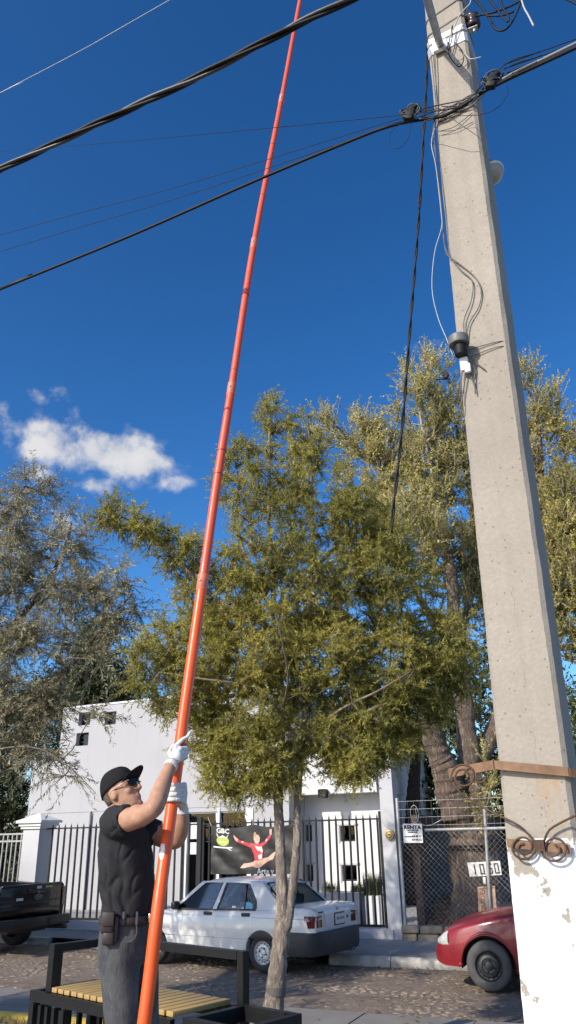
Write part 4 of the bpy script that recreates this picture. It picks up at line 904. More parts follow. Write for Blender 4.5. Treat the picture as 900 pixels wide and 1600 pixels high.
# ------------------------------------------------------------------ trees: limbs grown towards points of the crown, leaves on every twig
def grow(paths, att, rng, step=.22, tip=.006, expo=2.3, lift=.0, wander=.05):
    P, PA, FR = [], [], []
    for pts, r0, r1 in paths:
        pts = smoothpath(pts, 6); L = [0]
        for i in range(1, len(pts)): L.append(L[-1] + (pts[i] - pts[i - 1]).length)
        if not P: par = -1; start = 0
        else: par = int(np.argmin(((np.array(P) - np.array(pts[0])) ** 2).sum(1))); start = 1
        rl = r0 if hasattr(r0, '__len__') else None
        for i in range(start, len(pts)):
            t = L[i] / L[-1]; P.append(np.array(pts[i])); PA.append(par); FR.append(float(np.interp(i / (len(pts) - 1), np.linspace(0, 1, len(rl)), rl)) if rl else r0 + (r1 - r0) * t); par = len(P) - 1
    nb = len(P); base = np.array(P); root = base[0]
    dist = np.sqrt(((att[:, None, :] - base[None]) ** 2).sum(2)).min(1)
    ends = []
    for ai in np.argsort(dist):
        a = att[ai]; N_ = np.array(P); d = np.sqrt(((N_ - a) ** 2).sum(1)) + .25 * np.maximum(0, N_[:, 2] - a[2] + .2)   # come from below
        j = int(np.argmin(d)); p0 = P[j]; D = np.linalg.norm(a - p0)
        if D < .05: continue
        k = max(1, int(round(D / step))); t0 = P[j] - P[PA[j]] if PA[j] >= 0 else np.array([0, 0, 1.]); t0 = t0 / (np.linalg.norm(t0) + 1e-9) * D * .45
        par = j
        for s in range(1, k + 1):
            t = s / k; h0 = 2 * t ** 3 - 3 * t * t + 1; h1 = t ** 3 - 2 * t * t + t; h2 = -2 * t ** 3 + 3 * t * t
            q = h0 * p0 + h1 * t0 + h2 * a + rng.normal(0, wander * step, 3) * (s < k); q[2] += lift * D * t * (1 - t)
            P.append(q); PA.append(par); FR.append(0); par = len(P) - 1
        ends.append(par)
    P = np.array(P); PA = np.array(PA); n = len(P); acc = np.zeros(n); R = np.zeros(n); kids = [[] for _ in range(n)]
    for i in range(n - 1, -1, -1):
        r = acc[i] ** (1 / expo) if acc[i] > 0 else tip
        if FR[i] > 0: r = max(FR[i], min(r, FR[i] * 1.0))
        R[i] = r
        if PA[i] >= 0: acc[PA[i]] += r ** expo; kids[PA[i]].append(i)
    return P, PA, R, kids, nb, ends
def limb_mesh(P, PA, R, kids, sides=5, trunk_sides=14, trunk_r=.05, thin=1.0):
    big, small = MB(), MB(); stack = [(0, None)]
    while stack:
        s, par = stack.pop(); chain = [] if par is None else [par]
        c = s
        while True:
            chain.append(c); ks = kids[c]
            if not ks: break
            m_ = max(ks, key=lambda q: R[q])
            for q in ks:
                if q != m_: stack.append((q, c))
            c = m_
        pts = [Vector(P[i]) for i in chain]; rad = [R[i] for i in chain]
        if par is not None: rad[0] = rad[1]
        if rad[0] > trunk_r:
            pts2 = smoothpath(pts, 3); rad2 = list(np.interp(np.linspace(0, len(pts) - 1, len(pts2)), range(len(pts)), rad)); v0 = len(big.v); big.tube(pts2, rad2, trunk_sides + 6, cap=True); q_ = trunk_sides + 6
            for vi in range(v0, len(big.v)):                     # knots and ribs
                j = (vi - v0) // q_; v = Vector(big.v[vi]); c = pts2[min(j, len(pts2) - 1)]; r_ = rad2[min(j, len(pts2) - 1)]
                big.v[vi] = tuple(c + (v - c) * (1 + .13 * mnoise.noise(v * (.55 / max(r_, .03))) + .10 * mnoise.noise((v.x * 1.1 / max(r_, .03), v.y * 1.1 / max(r_, .03), v.z * .35 / max(r_, .03)))))
        else: small.tube(pts, rad, sides if rad[0] > .012 else 3, cap=False)
    return big, small
def lobes_pts(lobes, Y, rng, per, depth=.8):
    out = []
    for l in lobes:
        px, py, rx, ry = l[:4]; dY = l[4] if len(l) > 4 else 0; w = l[5] if len(l) > 5 else 1
        c = np.array(aty(px, py, Y + dY)); ex = np.array(aty(px + rx, py, Y + dY)) - c; ez = np.array(aty(px, py - ry, Y + dY)) - c
        rz = np.linalg.norm(ex); ey = np.array(lev2w((0, 1, 0))) * (rz * depth + .1)
        k = max(3, int(per * w * (rx * ry) ** .75 / 600)); u = rng.normal(0, 1, (k, 3)); u /= np.linalg.norm(u, axis=1)[:, None]; r = rng.uniform(0.12, 1, k) ** .45
        u *= r[:, None]; out.append(c + u[:, :1] * ex + u[:, 1:2] * ey + u[:, 2:] * ez)
    return np.concatenate(out)
def clump(att, rng, size=10, pull=.35):
    """draw the crown points together into boughs, leaving gaps between them"""
    c = att[rng.choice(len(att), max(4, len(att) // size), replace=False)]; j = ((att[:, None, :] - c[None]) ** 2).sum(2).argmin(1)
    return att + (c[j] - att) * pull
def unit(v): return v / (np.linalg.norm(v, axis=1)[:, None] + 1e-9)
def perp(d, rng):
    r = rng.normal(0, 1, d.shape); r -= d * (r * d).sum(1)[:, None]; return unit(r)
def twigs(P, PA, ends, nodes_extra, rng, per, length, bias, spread):
    """twig starts and directions: several at each tip and along thin branches"""
    idx = np.concatenate([np.repeat(ends, per), nodes_extra]).astype(int); base = P[idx]; d0 = unit(P[idx] - P[np.maximum(PA[idx], 0)])
    d = unit(d0 * (1 - spread) + unit(rng.normal(0, 1, d0.shape)) * spread + np.array(bias)); L = length * rng.uniform(.5, 1.25, len(idx))
    return base, d, L
def leaves_on(base, d, L, k, rng, ll, lw, droop=0.0, fan=.8, shape='kite', curve=0.0):
    """k leaves along each twig"""
    m_ = len(base); t = (np.tile(np.arange(k), m_) + rng.uniform(0, 1, m_ * k)) / k; B = np.repeat(base, k, 0); D = np.repeat(d, k, 0); LL = np.repeat(L, k)
    pos = B + D * (LL * t)[:, None]; pos[:, 2] -= curve * LL * t * t
    ax = unit(D * (1 - fan * .5) + perp(D, rng) * fan + np.array([0, 0, -droop])); nm = perp(ax, rng); s = rng.uniform(.65, 1.25, m_ * k)
    l = (ll * s)[:, None]; w = (lw * s)[:, None]; N_ = np.arange(m_ * k); n = m_ * k
    if shape == 'tri':
        V = np.concatenate([pos - nm * w * .5, pos + nm * w * .5, pos + ax * l]); F = np.stack([N_, N_ + n, N_ + 2 * n], 1)
    else:
        fold = np.cross(ax, nm) * w * .25
        V = np.concatenate([pos, pos + ax * l * .42 + nm * w * .5 + fold, pos + ax * l, pos + ax * l * .42 - nm * w * .5 + fold]); F = np.stack([N_, N_ + n, N_ + 2 * n, N_ + 3 * n], 1)
    return V, F
def twig_mesh(base, d, L, r, rng, curve=0.0):
    """thin three-sided sticks, all twigs in one go"""
    n = len(base); a = perp(d, rng); b = np.cross(d, a); mid = base + d * (L * .5)[:, None]; tip = base + d * L[:, None]; mid[:, 2] -= curve * L * .25; tip[:, 2] -= curve * L
    V = []
    for c, rr_ in ((base, r), (mid, r * .75)):
        for k in range(3): V.append(c + (a * math.cos(k * 2.094) + b * math.sin(k * 2.094)) * rr_)
    V.append(tip); V = np.concatenate(V); i = np.arange(n); q = lambda k: i + k * n; F = []
    for k in range(3): 
        k2 = (k + 1) % 3; F += [np.stack([q(k), q(k2), q(3 + k2)], 1), np.stack([q(k), q(3 + k2), q(3 + k)], 1), np.stack([q(3 + k), q(3 + k2), q(6)], 1)]
    return V, np.concatenate(F)
def local(V, root): return np.asarray(V) - np.array(root.location)
def plant_tree(name, label, base, paths, att, leafmat, barkmat, rng, twig, leaf, group=None, cat='tree', sides=5, tip=.005, step=.22, twigmat=None, trunk_r=.05, lift=.05, extra=1.0, wander=.05, minr=.03):
    root = thing(name, label, cat, base, group=group)
    P, PA, R, kids, nb, ends = grow(paths, att, rng, step=step, tip=tip, lift=lift, wander=wander)
    big, small = limb_mesh(P, PA, R, kids, sides, trunk_r=trunk_r)
    if big.v: big.obj('trunk', barkmat, root, smooth='all', fix=False)
    o = small.obj('branches', twigmat or barkmat, root, smooth='all', fix=False); o['kind'] = 'stuff'
    thin = np.array([i for i in range(nb, len(P)) if R[i] < minr]); ex = rng.choice(thin, int(len(thin) * extra), replace=extra > 1) if extra > 0 else np.array([], int)
    tb, td, tl = twigs(P, PA, np.array(ends), ex, rng, *twig[:4])
    V, F = twig_mesh(tb, td, tl, twig[4], rng, leaf.get('curve', 0))
    o = link(bpy.data.objects.new('twigs', npmesh('twigs', local(V, root), F, twigmat or barkmat)), root); o['kind'] = 'stuff'
    V, F = leaves_on(tb, td, tl, rng=rng, **leaf)
    o = link(bpy.data.objects.new('crown', npmesh('crown', local(V, root), F, leafmat)), root); o['kind'] = 'stuff'
    print('TREE', name, 'nodes', len(P), 'twigs', len(tb), 'leaves', len(F))
    return root
M['bark_pale'] = bark_mat('pale_ridged_bark', (.29, .235, .19), (.62, .55, .46), (20, 20, 5), 1.0, .014)
M['bark_brown'] = bark_mat('brown_furrowed_bark', (.21, .155, .12), (.44, .345, .27), (12, 12, 2.6), 1.0, .03)
M['bark_dark'] = bark_mat('dark_bark', (.06, .045, .035), (.12, .095, .075), (18, 18, 5), .8, .02)
M['twig_juniper'] = MAT('greyish_brown_twigs', (.20, .16, .125), .9, var=.4, scale=9); M['twig_grey'] = MAT('grey_twigs', (.36, .31, .26), .9, var=.3, scale=9); M['twig_brown'] = MAT('brown_twigs', (.17, .125, .09), .9, var=.3, scale=9)
M['leaf_juniper'] = leaf_mat('olive_scale_leaves', (.17, .175, .038), (.38, .35, .072), (.55, .48, .115), .42, 1.5, 30)
M['leaf_willow'] = leaf_mat('grey_green_narrow_leaves', (.20, .19, .105), (.37, .34, .20), (.52, .475, .30), .33, 1.0, 30)
M['leaf_ash'] = leaf_mat('yellow_autumn_leaves', (.22, .21, .048), (.46, .41, .10), (.66, .56, .185), .40, .7, 22)
M['leaf_dark'] = leaf_mat('dark_evergreen_leaves', (.025, .038, .015), (.055, .075, .028), (.11, .13, .05), .25, 1.0, 25)
M['leaf_mid'] = leaf_mat('mid_green_leaves', (.05, .065, .02), (.10, .115, .035), (.17, .17, .06), .35, .8, 20)
M['leaf_pale'] = leaf_mat('pale_green_leaves', (.09, .11, .035), (.17, .19, .06), (.26, .27, .10), .4, .6, 20)

# front tree: two stems from one foot, olive drooping scale leaves
rg = np.random.default_rng(41); Y = 7.6
T = lambda px, py, dy=0: aty(px, py, Y + dy)
foot = T(424, 1650); foot.z = -.36
paths = [([foot, T(426, 1600), T(432, 1530), T(440, 1460), T(441, 1405), T(438, 1330), T(435, 1250), T(438, 1180), T(440, 1100), T(432, 1000), T(425, 900), T(420, 800), T(421, 700), T(420, 640)], [.092, .086, .080, .074, .056, .047, .043, .040, .036, .030, .025, .020, .015, .009], 0),
         ([T(447, 1455, -.03), T(455, 1400), T(463, 1330), T(465, 1250), T(470, 1180), T(478, 1100), T(482, 1000), T(486, 900), T(488, 800), T(484, 700), T(481, 655)], [.048, .042, .037, .034, .032, .030, .026, .022, .018, .013, .009], 0),
         ([T(478, 1100), T(520, 1060, .2), T(570, 1030, .4), T(630, 1000, .5), T(690, 980, .5)], .026, .008),
         ([T(425, 985), T(390, 960), T(350, 945, -.1), T(300, 900, -.2), T(250, 845, -.2), T(200, 812, -.2), T(172, 805, -.2)], .035, .008),
         ([T(440, 1090), T(380, 1070, -.3), T(310, 1060, -.4), T(250, 1050, -.3)], .018, .005),
         ([T(470, 1160), T(530, 1110, -.2), T(590, 1080, -.4), T(640, 1050, -.4)], .02, .006),
         ([T(486, 890), T(530, 850, .3), T(570, 800, .4), T(590, 760, .4)], .03, .008),
         ([T(430, 960), T(380, 860, .3), T(370, 780, .4), T(380, 720, .4)], .03, .008),
         ([T(436, 1150), T(400, 1130, .5), T(370, 1090, .9), T(350, 1040, 1.0)], .02, .006),
         ([T(440, 1120), T(450, 1060, -.6), T(440, 1000, -.9), T(430, 960, -1.0)], .016, .005)]
lob = [(420, 650, 18, 36, 0, .9), (398, 740, 48, 62, .1, .62), (481, 690, 32, 56, 0, .8), (505, 785, 62, 66, .1, .8), (415, 850, 90, 70, 0, .75), (350, 760, 22, 50, .1, .45), (455, 770, 40, 50, .3, .5), (560, 815, 56, 58, .2, .8), (585, 860, 70, 60, .2, .8), (185, 805, 42, 18, -.2, 1.1), (235, 835, 50, 24, -.2, .9), (295, 868, 52, 36, -.1, .8),
       (345, 935, 70, 52, 0, .8), (440, 930, 105, 80, 0, .85), (560, 940, 85, 75, .1, .9), (640, 925, 62, 60, .3, .85), (690, 1020, 62, 70, .3), (690, 1090, 45, 40, .3, .7), (610, 1040, 80, 70, .1), (500, 1020, 90, 70), (410, 1020, 95, 70), (300, 1000, 70, 65), (240, 1030, 40, 36, -.1, .5), (228, 1080, 36, 32, -.1, .45), (300, 1080, 70, 55),
       (390, 1100, 90, 65), (330, 1160, 55, 48), (400, 1180, 75, 55), (345, 1215, 36, 26, 0, .8), (395, 1235, 36, 22, 0, .8), (440, 1200, 50, 50, 0, .7), (520, 1080, 60, 40, 0, .5), (590, 1120, 65, 40, .1, 1.0), (560, 1185, 60, 38, 0, 1.2), (620, 1160, 48, 36, .2, .9), (510, 1150, 50, 40, 0, .9), (540, 1205, 50, 22, .1, 1.0), (655, 1110, 50, 40, .3, .7)]
att = clump(lobes_pts(lob, Y, rg, 112, .95), rg, 11, .24)
plant_tree('juniper_tree', 'olive green fork-trunked tree with drooping scale leaves behind the bench', foot, paths, att, M['leaf_juniper'], M['bark_pale'], rg, (9, .19, (0, 0, .05), .8, .0026),
           dict(k=27, ll=.034, lw=.0092, droop=.05, fan=.9, shape='tri', curve=.06), step=.16, tip=.0042, twigmat=M['twig_juniper'], trunk_r=.03, extra=.55, sides=5)
# a dark band runs round the foot of the forked trunk
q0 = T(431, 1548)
k = MB(); k.lathe([(.083, -.035), (.088, -.03), (.088, .03), (.083, .035)], q0, 'z', 20); tag(k.obj('trunk_band', MAT('dark_band', (.10, .09, .08), .7), smooth=40), 'dark band round the foot of the fork-trunked tree', 'tape band')

# left tree: trunk out of frame, thin arching shoots with narrow grey leaves
rg = np.random.default_rng(42); Y = 9.6
foot = T(-150, 1500); foot.z = -.36
paths = [([foot, T(-150, 1400), T(-140, 1250), T(-120, 1120), T(-90, 1020), T(-40, 920), T(0, 820), T(40, 760)], .20, .015),
         ([T(-120, 1120), T(-60, 1060, .2), T(0, 1000, .2), T(60, 930, .2), T(100, 860, .2), T(112, 815, .2)], .08, .012),
         ([T(-130, 1180), T(-60, 1150), T(20, 1110), T(100, 1050), T(160, 980), T(205, 930)], .07, .010),
         ([T(-135, 1220), T(-70, 1190, -.3), T(0, 1170, -.4), T(60, 1170, -.4), T(110, 1200, -.4), T(150, 1240, -.4)], .02, .004),
         ([T(-100, 1080), T(-140, 960, -.4), T(-160, 860, -.4), T(-150, 780, -.4)], .08, .012),
         ([T(-130, 1200), T(-220, 1100), T(-280, 1000), T(-300, 900)], .09, .012)]
lob = [(45, 770, 42, 45), (15, 800, 40, 60), (30, 870, 60, 70), (112, 830, 30, 38), (105, 890, 50, 55), (90, 960, 75, 60), (175, 910, 45, 45, 0, .7), (190, 960, 50, 55, 0, .7), (215, 1000, 40, 55, 0, .6), (20, 960, 60, 70), (60, 1040, 80, 60), (150, 1030, 55, 38, 0, .6), (20, 1110, 60, 60), (50, 1095, 40, 36, 0, .6), (10, 1160, 40, 36, 0, .7), (80, 1185, 34, 22, -.3, .3), (110, 1195, 30, 22, -.4, .3), (132, 1240, 26, 12, -.4, .4), (150, 1165, 22, 14, -.3, .25),
       (-120, 1040, 90, 80, 1.7, 1.6), (-60, 1080, 50, 80, 1.4, 1.5), (-180, 1120, 80, 80, 1.6, 1.2), (-60, 980, 60, 60, 1.8, 1.0), (-60, 1100, 60, 90, .6, 1.4), (-40, 1040, 45, 70, 2.3, 1.3), (-95, 1120, 60, 90, .0, 1.2),  # crown lobes left of the view, added to shade the white car
       (-80, 880, 80, 100, 0, .7), (-90, 1020, 80, 90, 0, .7), (-90, 1160, 70, 90, 0, .7), (-200, 950, 100, 130, 0, .5), (-290, 980, 80, 120, 0, .5), (-150, 800, 60, 70, 0, .5)]
att = clump(lobes_pts(lob, Y, rg, 36, 1.0), rg, 9, .35)
plant_tree('willow_tree', 'feathery grey-green tree with narrow leaves leaning in from the left edge', foot, paths, att, M['leaf_willow'], M['bark_brown'], rg, (6, .46, (0, 0, .10), .6, .0042),
           dict(k=27, ll=.064, lw=.0125, droop=.45, fan=.7, shape='kite', curve=.35), step=.22, tip=.0052, twigmat=M['twig_juniper'], extra=.55, lift=.08)
# right tree: heavy furrowed trunk in the lot, upright twigs, thin yellow leaves
rg = np.random.default_rng(43); Y = 15.4
foot = T(750, 1455); foot.z = GZ + .15
paths = [([foot, T(748, 1430), T(745, 1380), T(742, 1320), T(738, 1270), T(735, 1220), T(730, 1150), T(722, 1080), T(712, 1000), T(705, 900), T(690, 840), T(660, 800), T(620, 760), T(570, 710), T(530, 670)], [.56, .53, .48, .45, .38, .25, .20, .18, .15, .12, .10, .085, .065, .04, .018], 0),
         ([T(722, 1290, -.1), T(705, 1240, -.2), T(695, 1200, -.3), T(684, 1175, -.35), T(668, 1120, -.5), T(650, 1060, -.6), T(635, 980, -.7)], [.34, .30, .25, .22, .19, .14, .06], 0),
         ([T(706, 900), T(690, 800, .2), T(670, 720, .3), T(655, 640, .3), T(648, 590, .3)], .09, .015),
         ([T(735, 1210), T(775, 1130, .3), T(800, 1020, .6), T(830, 900, .6), T(845, 780, .6), T(840, 660, .6), T(822, 600, .6)], [.2, .15, .12, .10, .08, .05, .015], 0),
         ([T(715, 1010), T(740, 900, .8), T(735, 780, .8), T(715, 680, .8), T(700, 590, .8)], .10, .015),
         ([T(835, 880, .6), T(880, 820, .4), T(930, 740, .4), T(960, 660, .4)], .08, .015),
         ([T(800, 1020, .6), T(880, 960, .2), T(960, 900), T(1030, 820)], .09, .015),
         ([T(716, 1020), T(670, 960, -.8), T(640, 900, -1.), T(620, 850, -1.1)], .12, .02)]
lob = [(660, 650, 40, 55, .3), (640, 600, 12, 30, .3, .7), (668, 590, 12, 34, .3, .7), (700, 620, 34, 44, .8, .8), (545, 680, 36, 32, 0, 1), (512, 665, 16, 22, 0, .8), (590, 730, 55, 55, 0, .9), (585, 690, 26, 36, 0, .8), (650, 760, 70, 65, .3), (720, 730, 55, 80, .8), (822, 625, 30, 62, .6, .9), (850, 700, 42, 75, .6, .9), (865, 640, 18, 45, .6, .7), (800, 720, 36, 70, .6), (880, 770, 36, 46, .4), (900, 700, 36, 40, .4, .8),
       (640, 840, 60, 50, -1), (700, 860, 50, 60, .2, .9), (730, 930, 40, 60, .5, .8), (860, 850, 55, 62, .2, 2.4), (890, 920, 48, 55, 0, 2.2), (840, 960, 50, 50, .3, 1.6), (890, 1010, 36, 30, 0, 1.2), (880, 800, 45, 40, .2, 1.6), (770, 850, 60, 90, .6, .8), (780, 960, 50, 70, .6, .7), (960, 800, 70, 100, .2, .8), (1030, 850, 80, 110, 0, .7), (762, 1215, 18, 34, -.7, .3), (764, 1270, 12, 18, -.8, .3), (780, 1110, 40, 40, .4, .5), (620, 790, 70, 60, 0, 1), (690, 690, 60, 60, .5, .8)]
att = clump(lobes_pts(lob, Y, rg, 68, .8), rg, 8, .15)
plant_tree('ash_tree', 'tall yellow-leaved tree with a thick furrowed trunk behind the chain link', foot, paths, att, M['leaf_ash'], M['bark_brown'], rg, (7, .58, (0, 0, .55), .5, .008),
           dict(k=16, ll=.066, lw=.036, droop=.15, fan=.8, shape='kite'), step=.34, tip=.011, twigmat=M['twig_grey'], extra=.5, lift=.1, trunk_r=.09, minr=.06)
# iron hoop round the trunk
q = T(742, 1323); k = MB(); k.lathe([(.50, -.035), (.53, -.03), (.53, .03), (.50, .035)], q, 'z', 28); tag(k.obj('trunk_hoop', M['bark_dark'], smooth=40), 'dark dried seam band round the thick furrowed trunk', 'trunk band')

def back_tree(name, label, px, pybase, Y, lobes, leaf, k, ll, lw, per, seed, bark='bark_dark', group=None, tr=.16, depth=.8, trunk_px=None):
    rg = np.random.default_rng(seed); f = aty(px, pybase, Y); f.z = GZ + .1; top = lobes[0]
    tp = [f] + [aty(a, b, Y) for a, b in (trunk_px or [((px * 2 + top[0]) / 3, (pybase * 2 + top[1]) / 3), ((px + top[0] * 2) / 3, (pybase + top[1] * 2) / 3), top[:2]])]
    att = lobes_pts(lobes, Y, rg, per, depth)
    return plant_tree(name, label, f, [(tp, tr, .03)], att, M[leaf], M[bark], rg, (4, .7 * Y / 20, (0, 0, .1), .7, .008), dict(k=k, ll=ll, lw=lw, droop=.2, fan=.8, shape='kite'), step=.5, tip=.012, extra=.4, group=group, trunk_r=.07, minr=.08)
back_tree('dark_tree', 'dark evergreen tree rising behind the flat roof of the house', 150, 1400, 27, [(152, 1010, 24, 40), (150, 1055, 40, 45), (110, 1085, 40, 26), (185, 1085, 36, 30), (150, 1085, 50, 30), (130, 1150, 60, 60)], 'leaf_dark', 20, .24, .07, 70, 51)
back_tree('dark_hedge_tree', 'dark leafy tree filling the gap left of the house', -6, 1430, 25.0, [(5, 1230, 40, 70), (30, 1130, 40, 50), (-40, 1180, 60, 120), (20, 1300, 36, 55), (-30, 1340, 50, 60), (60, 1110, 36, 40), (20, 1390, 40, 40)], 'leaf_dark', 22, .14, .06, 70, 52)
back_tree('dark_trunk_tree', 'dark-trunked tree standing deep in the lot left of the thick trunk', 646, 1400, 21, [(650, 1060, 60, 60), (700, 1120, 50, 50), (600, 1130, 40, 40), (690, 1030, 50, 50), (760, 1060, 50, 60)], 'leaf_mid', 12, .16, .07, 34, 53, tr=.30, trunk_px=[(646, 1320), (646, 1240), (650, 1180), (655, 1120), (650, 1060)])
back_tree('lot_tree', 'mid green bush tree behind the chain link at the back of the lot', 690, 1400, 24, [(700, 1230, 50, 50), (640, 1240, 30, 60), (760, 1200, 50, 60), (820, 1220, 60, 60), (700, 1180, 60, 40)], 'leaf_mid', 14, .17, .07, 44, 54)
back_tree('pale_tree', 'pale green tree far behind the pole at the right edge', 900, 1400, 30, [(890, 1130, 36, 50), (905, 1200, 40, 60), (930, 1150, 50, 70), (860, 1230, 60, 50), (960, 1220, 60, 70)], 'leaf_pale', 16, .24, .07, 50, 55)
back_tree('lot_hedge', 'dense dark hedge closing the back of the lot', 780, 1420, 26, [(700, 1330, 80, 60), (800, 1330, 80, 60), (620, 1330, 60, 60), (900, 1330, 80, 60), (980, 1320, 80, 80), (760, 1390, 120, 40), (640, 1390, 60, 40)], 'leaf_dark', 16, .22, .09, 60, 56, tr=.1)
back_tree('side_tree', 'green tree beside the house behind the white pier', 590, 1400, 28, [(560, 1110, 40, 30), (620, 1150, 40, 60), (600, 1230, 40, 50)], 'leaf_mid', 9, .2, .07, 30, 57)

# unseen tree added left of the picture to shade the paving behind the bench
rg = np.random.default_rng(61); f = Vector((-9.3, 1.6, 0)); c_ = np.array([-9.3, 1.6, 4.0])
att = c_ + unit(rg.normal(0, 1, (420, 3))) * (rg.uniform(.1, 1, 420) ** .45)[:, None] * np.array([1.9, 1.9, 1.5])
plant_tree('unseen_plaza_tree', 'bushy unseen tree added for shade to the left of the bench and camera', f, [([f, f + Vector((.05, 0, 1.3)), f + Vector((-.05, .1, 2.6)), f + Vector((0, 0, 4.6))], .12, .03)], clump(att, rg, 10, .3), M['leaf_mid'], M['bark_brown'], rg, (6, .3, (0, 0, .05), .75, .004), dict(k=12, ll=.08, lw=.03, droop=.15, fan=.8, shape='kite'), step=.25, tip=.006, extra=.4)
# ------------------------------------------------------------------ the man with the long orange pole
MY = 4.5; MX = -0.90
man = thing('person', 'man in black cap, black shirt and dark jeans holding up a long orange pole', 'person', lev2w((MX, MY, 0)), YAW)
def mp(px, py, dy=0.0): return aty(px, py, MY + dy)
def G(x, dy, z): return lev2w((MX + x, MY + dy, 0)) + Vector((0, 0, z))
RT, AW, UPV = lev2w((1, 0, 0)), lev2w((0, 1, 0)), Vector((0, 0, 1))
M['skin'] = MAT('tanned_skin', (.42, .23, .148), .6, var=.24, scale=20, spec=.3, bump=.3, bscale=130, bdist=.002)
M['shirt'] = MAT('black_shirt_cotton', (.017, .0165, .019), .85, spec=.35, var=.25, scale=7, bump=.3, bscale=500, bdist=.001)
M['cap'] = MAT('black_cap_twill', (.011, .0105, .012), .9, spec=.25, var=.2, scale=9, bump=.3, bscale=600, bdist=.001)
M['leather'] = MAT('worn_black_leather', (.035, .025, .022), .45, var=.35, scale=20, bump=.3, bscale=150, bdist=.001)
M['glove'] = MAT('white_leather_glove', (.62, .61, .59), .8, var=.16, scale=22, bump=.6, bscale=110, bdist=.002)
M['steel'] = MAT('buckle_steel', (.55, .54, .52), .3, metal=1)
M['lens'] = MAT('dark_lens', (.006, .006, .007), .2, spec=.4)
M['temple'] = MAT('glasses_temple', (.40, .30, .22), .3, metal=.4)
M['hair'] = MAT('short_dark_hair', (.11, .075, .055), .8, var=.4, scale=60, bump=.5, bscale=300)
def jeans():
    t = NT('faded_dark_jeans'); n1 = t.noise(1.0, 5, .6, t.scaled((7, 7, 4.5))); n2 = t.noise(140, 2, .5, t.scaled((1, 1, .25)))
    f = t.math('ADD', t.math('MULTIPLY', n1, .75), t.math('MULTIPLY', n2, .25)); c = t.ramp(f, [(.36, (.027, .028, .031)), (.50, (.058, .061, .065)), (.68, (.125, .125, .120))])
    t.bsdf(c, .9, bump=t.math('ADD', n2, t.math('MULTIPLY', n1, 2)), bstr=.35, bdist=.004); return t.m
M['jeans'] = jeans()
def to_local(me, root): me.transform(rootmat(root).inverted()); return me
def folds(me, fn):
    n = len(me.vertices); co = np.empty(n * 3, np.float32); me.vertices.foreach_get('co', co); co = co.reshape(-1, 3); no = np.array([v.normal[:] for v in me.vertices])
    d = np.array([fn(*c) for c in co]); me.vertices.foreach_set('co', (co + no * d[:, None]).astype(np.float32).ravel()); me.update(); return me
def body_piece(name, mb, vox, mat, sm=6, fold=None, root=man):
    me = to_local(bake(mb, vox, sm), root)
    if fold: folds(me, fold)
    return meshobj(name, me, mat, root)
def ring(py, back, front, hw, dy=0.0, n=28, e=2.5):
    a, b = mp(back, py, dy), mp(front, py, dy); c = (a + b) / 2; hx = (b - a).length / 2; out = []
    for i in range(n):
        t = 2 * math.pi * i / n; ct, st = math.cos(t), math.sin(t)
        out.append(c + RT * (math.copysign(abs(ct) ** (2 / e), ct) * hx) + AW * (math.copysign(abs(st) ** (2 / e), st) * hw))
    return out
# shirt
k = MB()
k.loft([ring(*r) for r in [(1268, 172, 200, .075), (1276, 166, 210, .13), (1287, 160, 223, .178), (1305, 157, 232, .20), (1335, 156, 239, .205), (1370, 157, 241, .20), (1400, 158, 241, .19), (1422, 160, 240, .185), (1436, 160, 239, .182)]])
k.tube([mp(176, 1287, -.12), mp(188, 1284, -.21), mp(201, 1280, -.285)], [.085, .080, .074], 20)
k.tube([mp(205, 1290, .12), mp(228, 1296, .17), mp(247, 1302, .18)], [.085, .078, .072], 20)
def shirtfold(x, y, z):
    a = math.sin((z * 1.1 + x * 2.6 + .5 * mnoise.noise((x * 5, y * 5, z * 3))) * 26) * (.0035 if z < 1.42 else .0012)
    n2 = abs(mnoise.noise((x * 6 + z * 2.5, y * 6, z * 3.2)));  n3 = abs(mnoise.noise((x * 13 - z * 5, y * 13, z * 5 + 7)))
    return a * (0.5 + mnoise.noise((x * 4, y * 4, z * 4 + 5))) + .012 * mnoise.noise((x * 7, y * 7, z * 4)) - .012 * max(0, 1 - n2 * 6) - .008 * max(0, 1 - n3 * 5) + .0045 * math.sin((x * 3.2 + z * 1.25 + .35 * mnoise.noise((x * 4, y * 4, z * 3))) * 34) * max(0, mnoise.noise((x * 5 + 3, y * 5, z * 4)) + .25)
body_piece('shirt', k, .008, M['shirt'], 8, shirtfold)
# trousers
k = MB()
k.loft([ring(*r) for r in [(1428, 162, 237, .168), (1440, 160, 238, .172), (1460, 157, 238, .18), (1485, 156, 236, .182), (1505, 162, 228, .17)]])
for side, pts in ((-1, [(188, 1470, -.088, .108), (186, 1505, -.095, .104), (187, 1545, -.098, .092), (190, 1590, -.10, .082)]), (1, [(208, 1470, .088, .108), (217, 1505, .09, .102), (222, 1545, .092, .090), (224, 1590, .092, .08)])):
    P_ = [mp(a, b, c) for a, b, c, r in pts]; R_ = [p[3] for p in pts]; last = P_[-1]
    kx = (last - G(0, 0, 0)).dot(RT); dyy = pts[-1][2]
    P_ += [G(kx + .01, dyy, .50), G(kx - .01, dyy, .33), G(kx - .03, dyy, .07)]; R_ += [.075, .076, .066]
    k.tube(P_, R_, 22)
def jeanfold(x, y, z): return .006 * mnoise.noise((x * 9, y * 9, z * 6)) + .0035 * math.sin(z * 60 + 5 * mnoise.noise((x * 8, y * 8, z * 5))) * max(0, mnoise.noise((x * 3, y * 3, z * 3 + 9)))
trs = body_piece('trousers', k, .008, M['jeans'], 6, jeanfold)
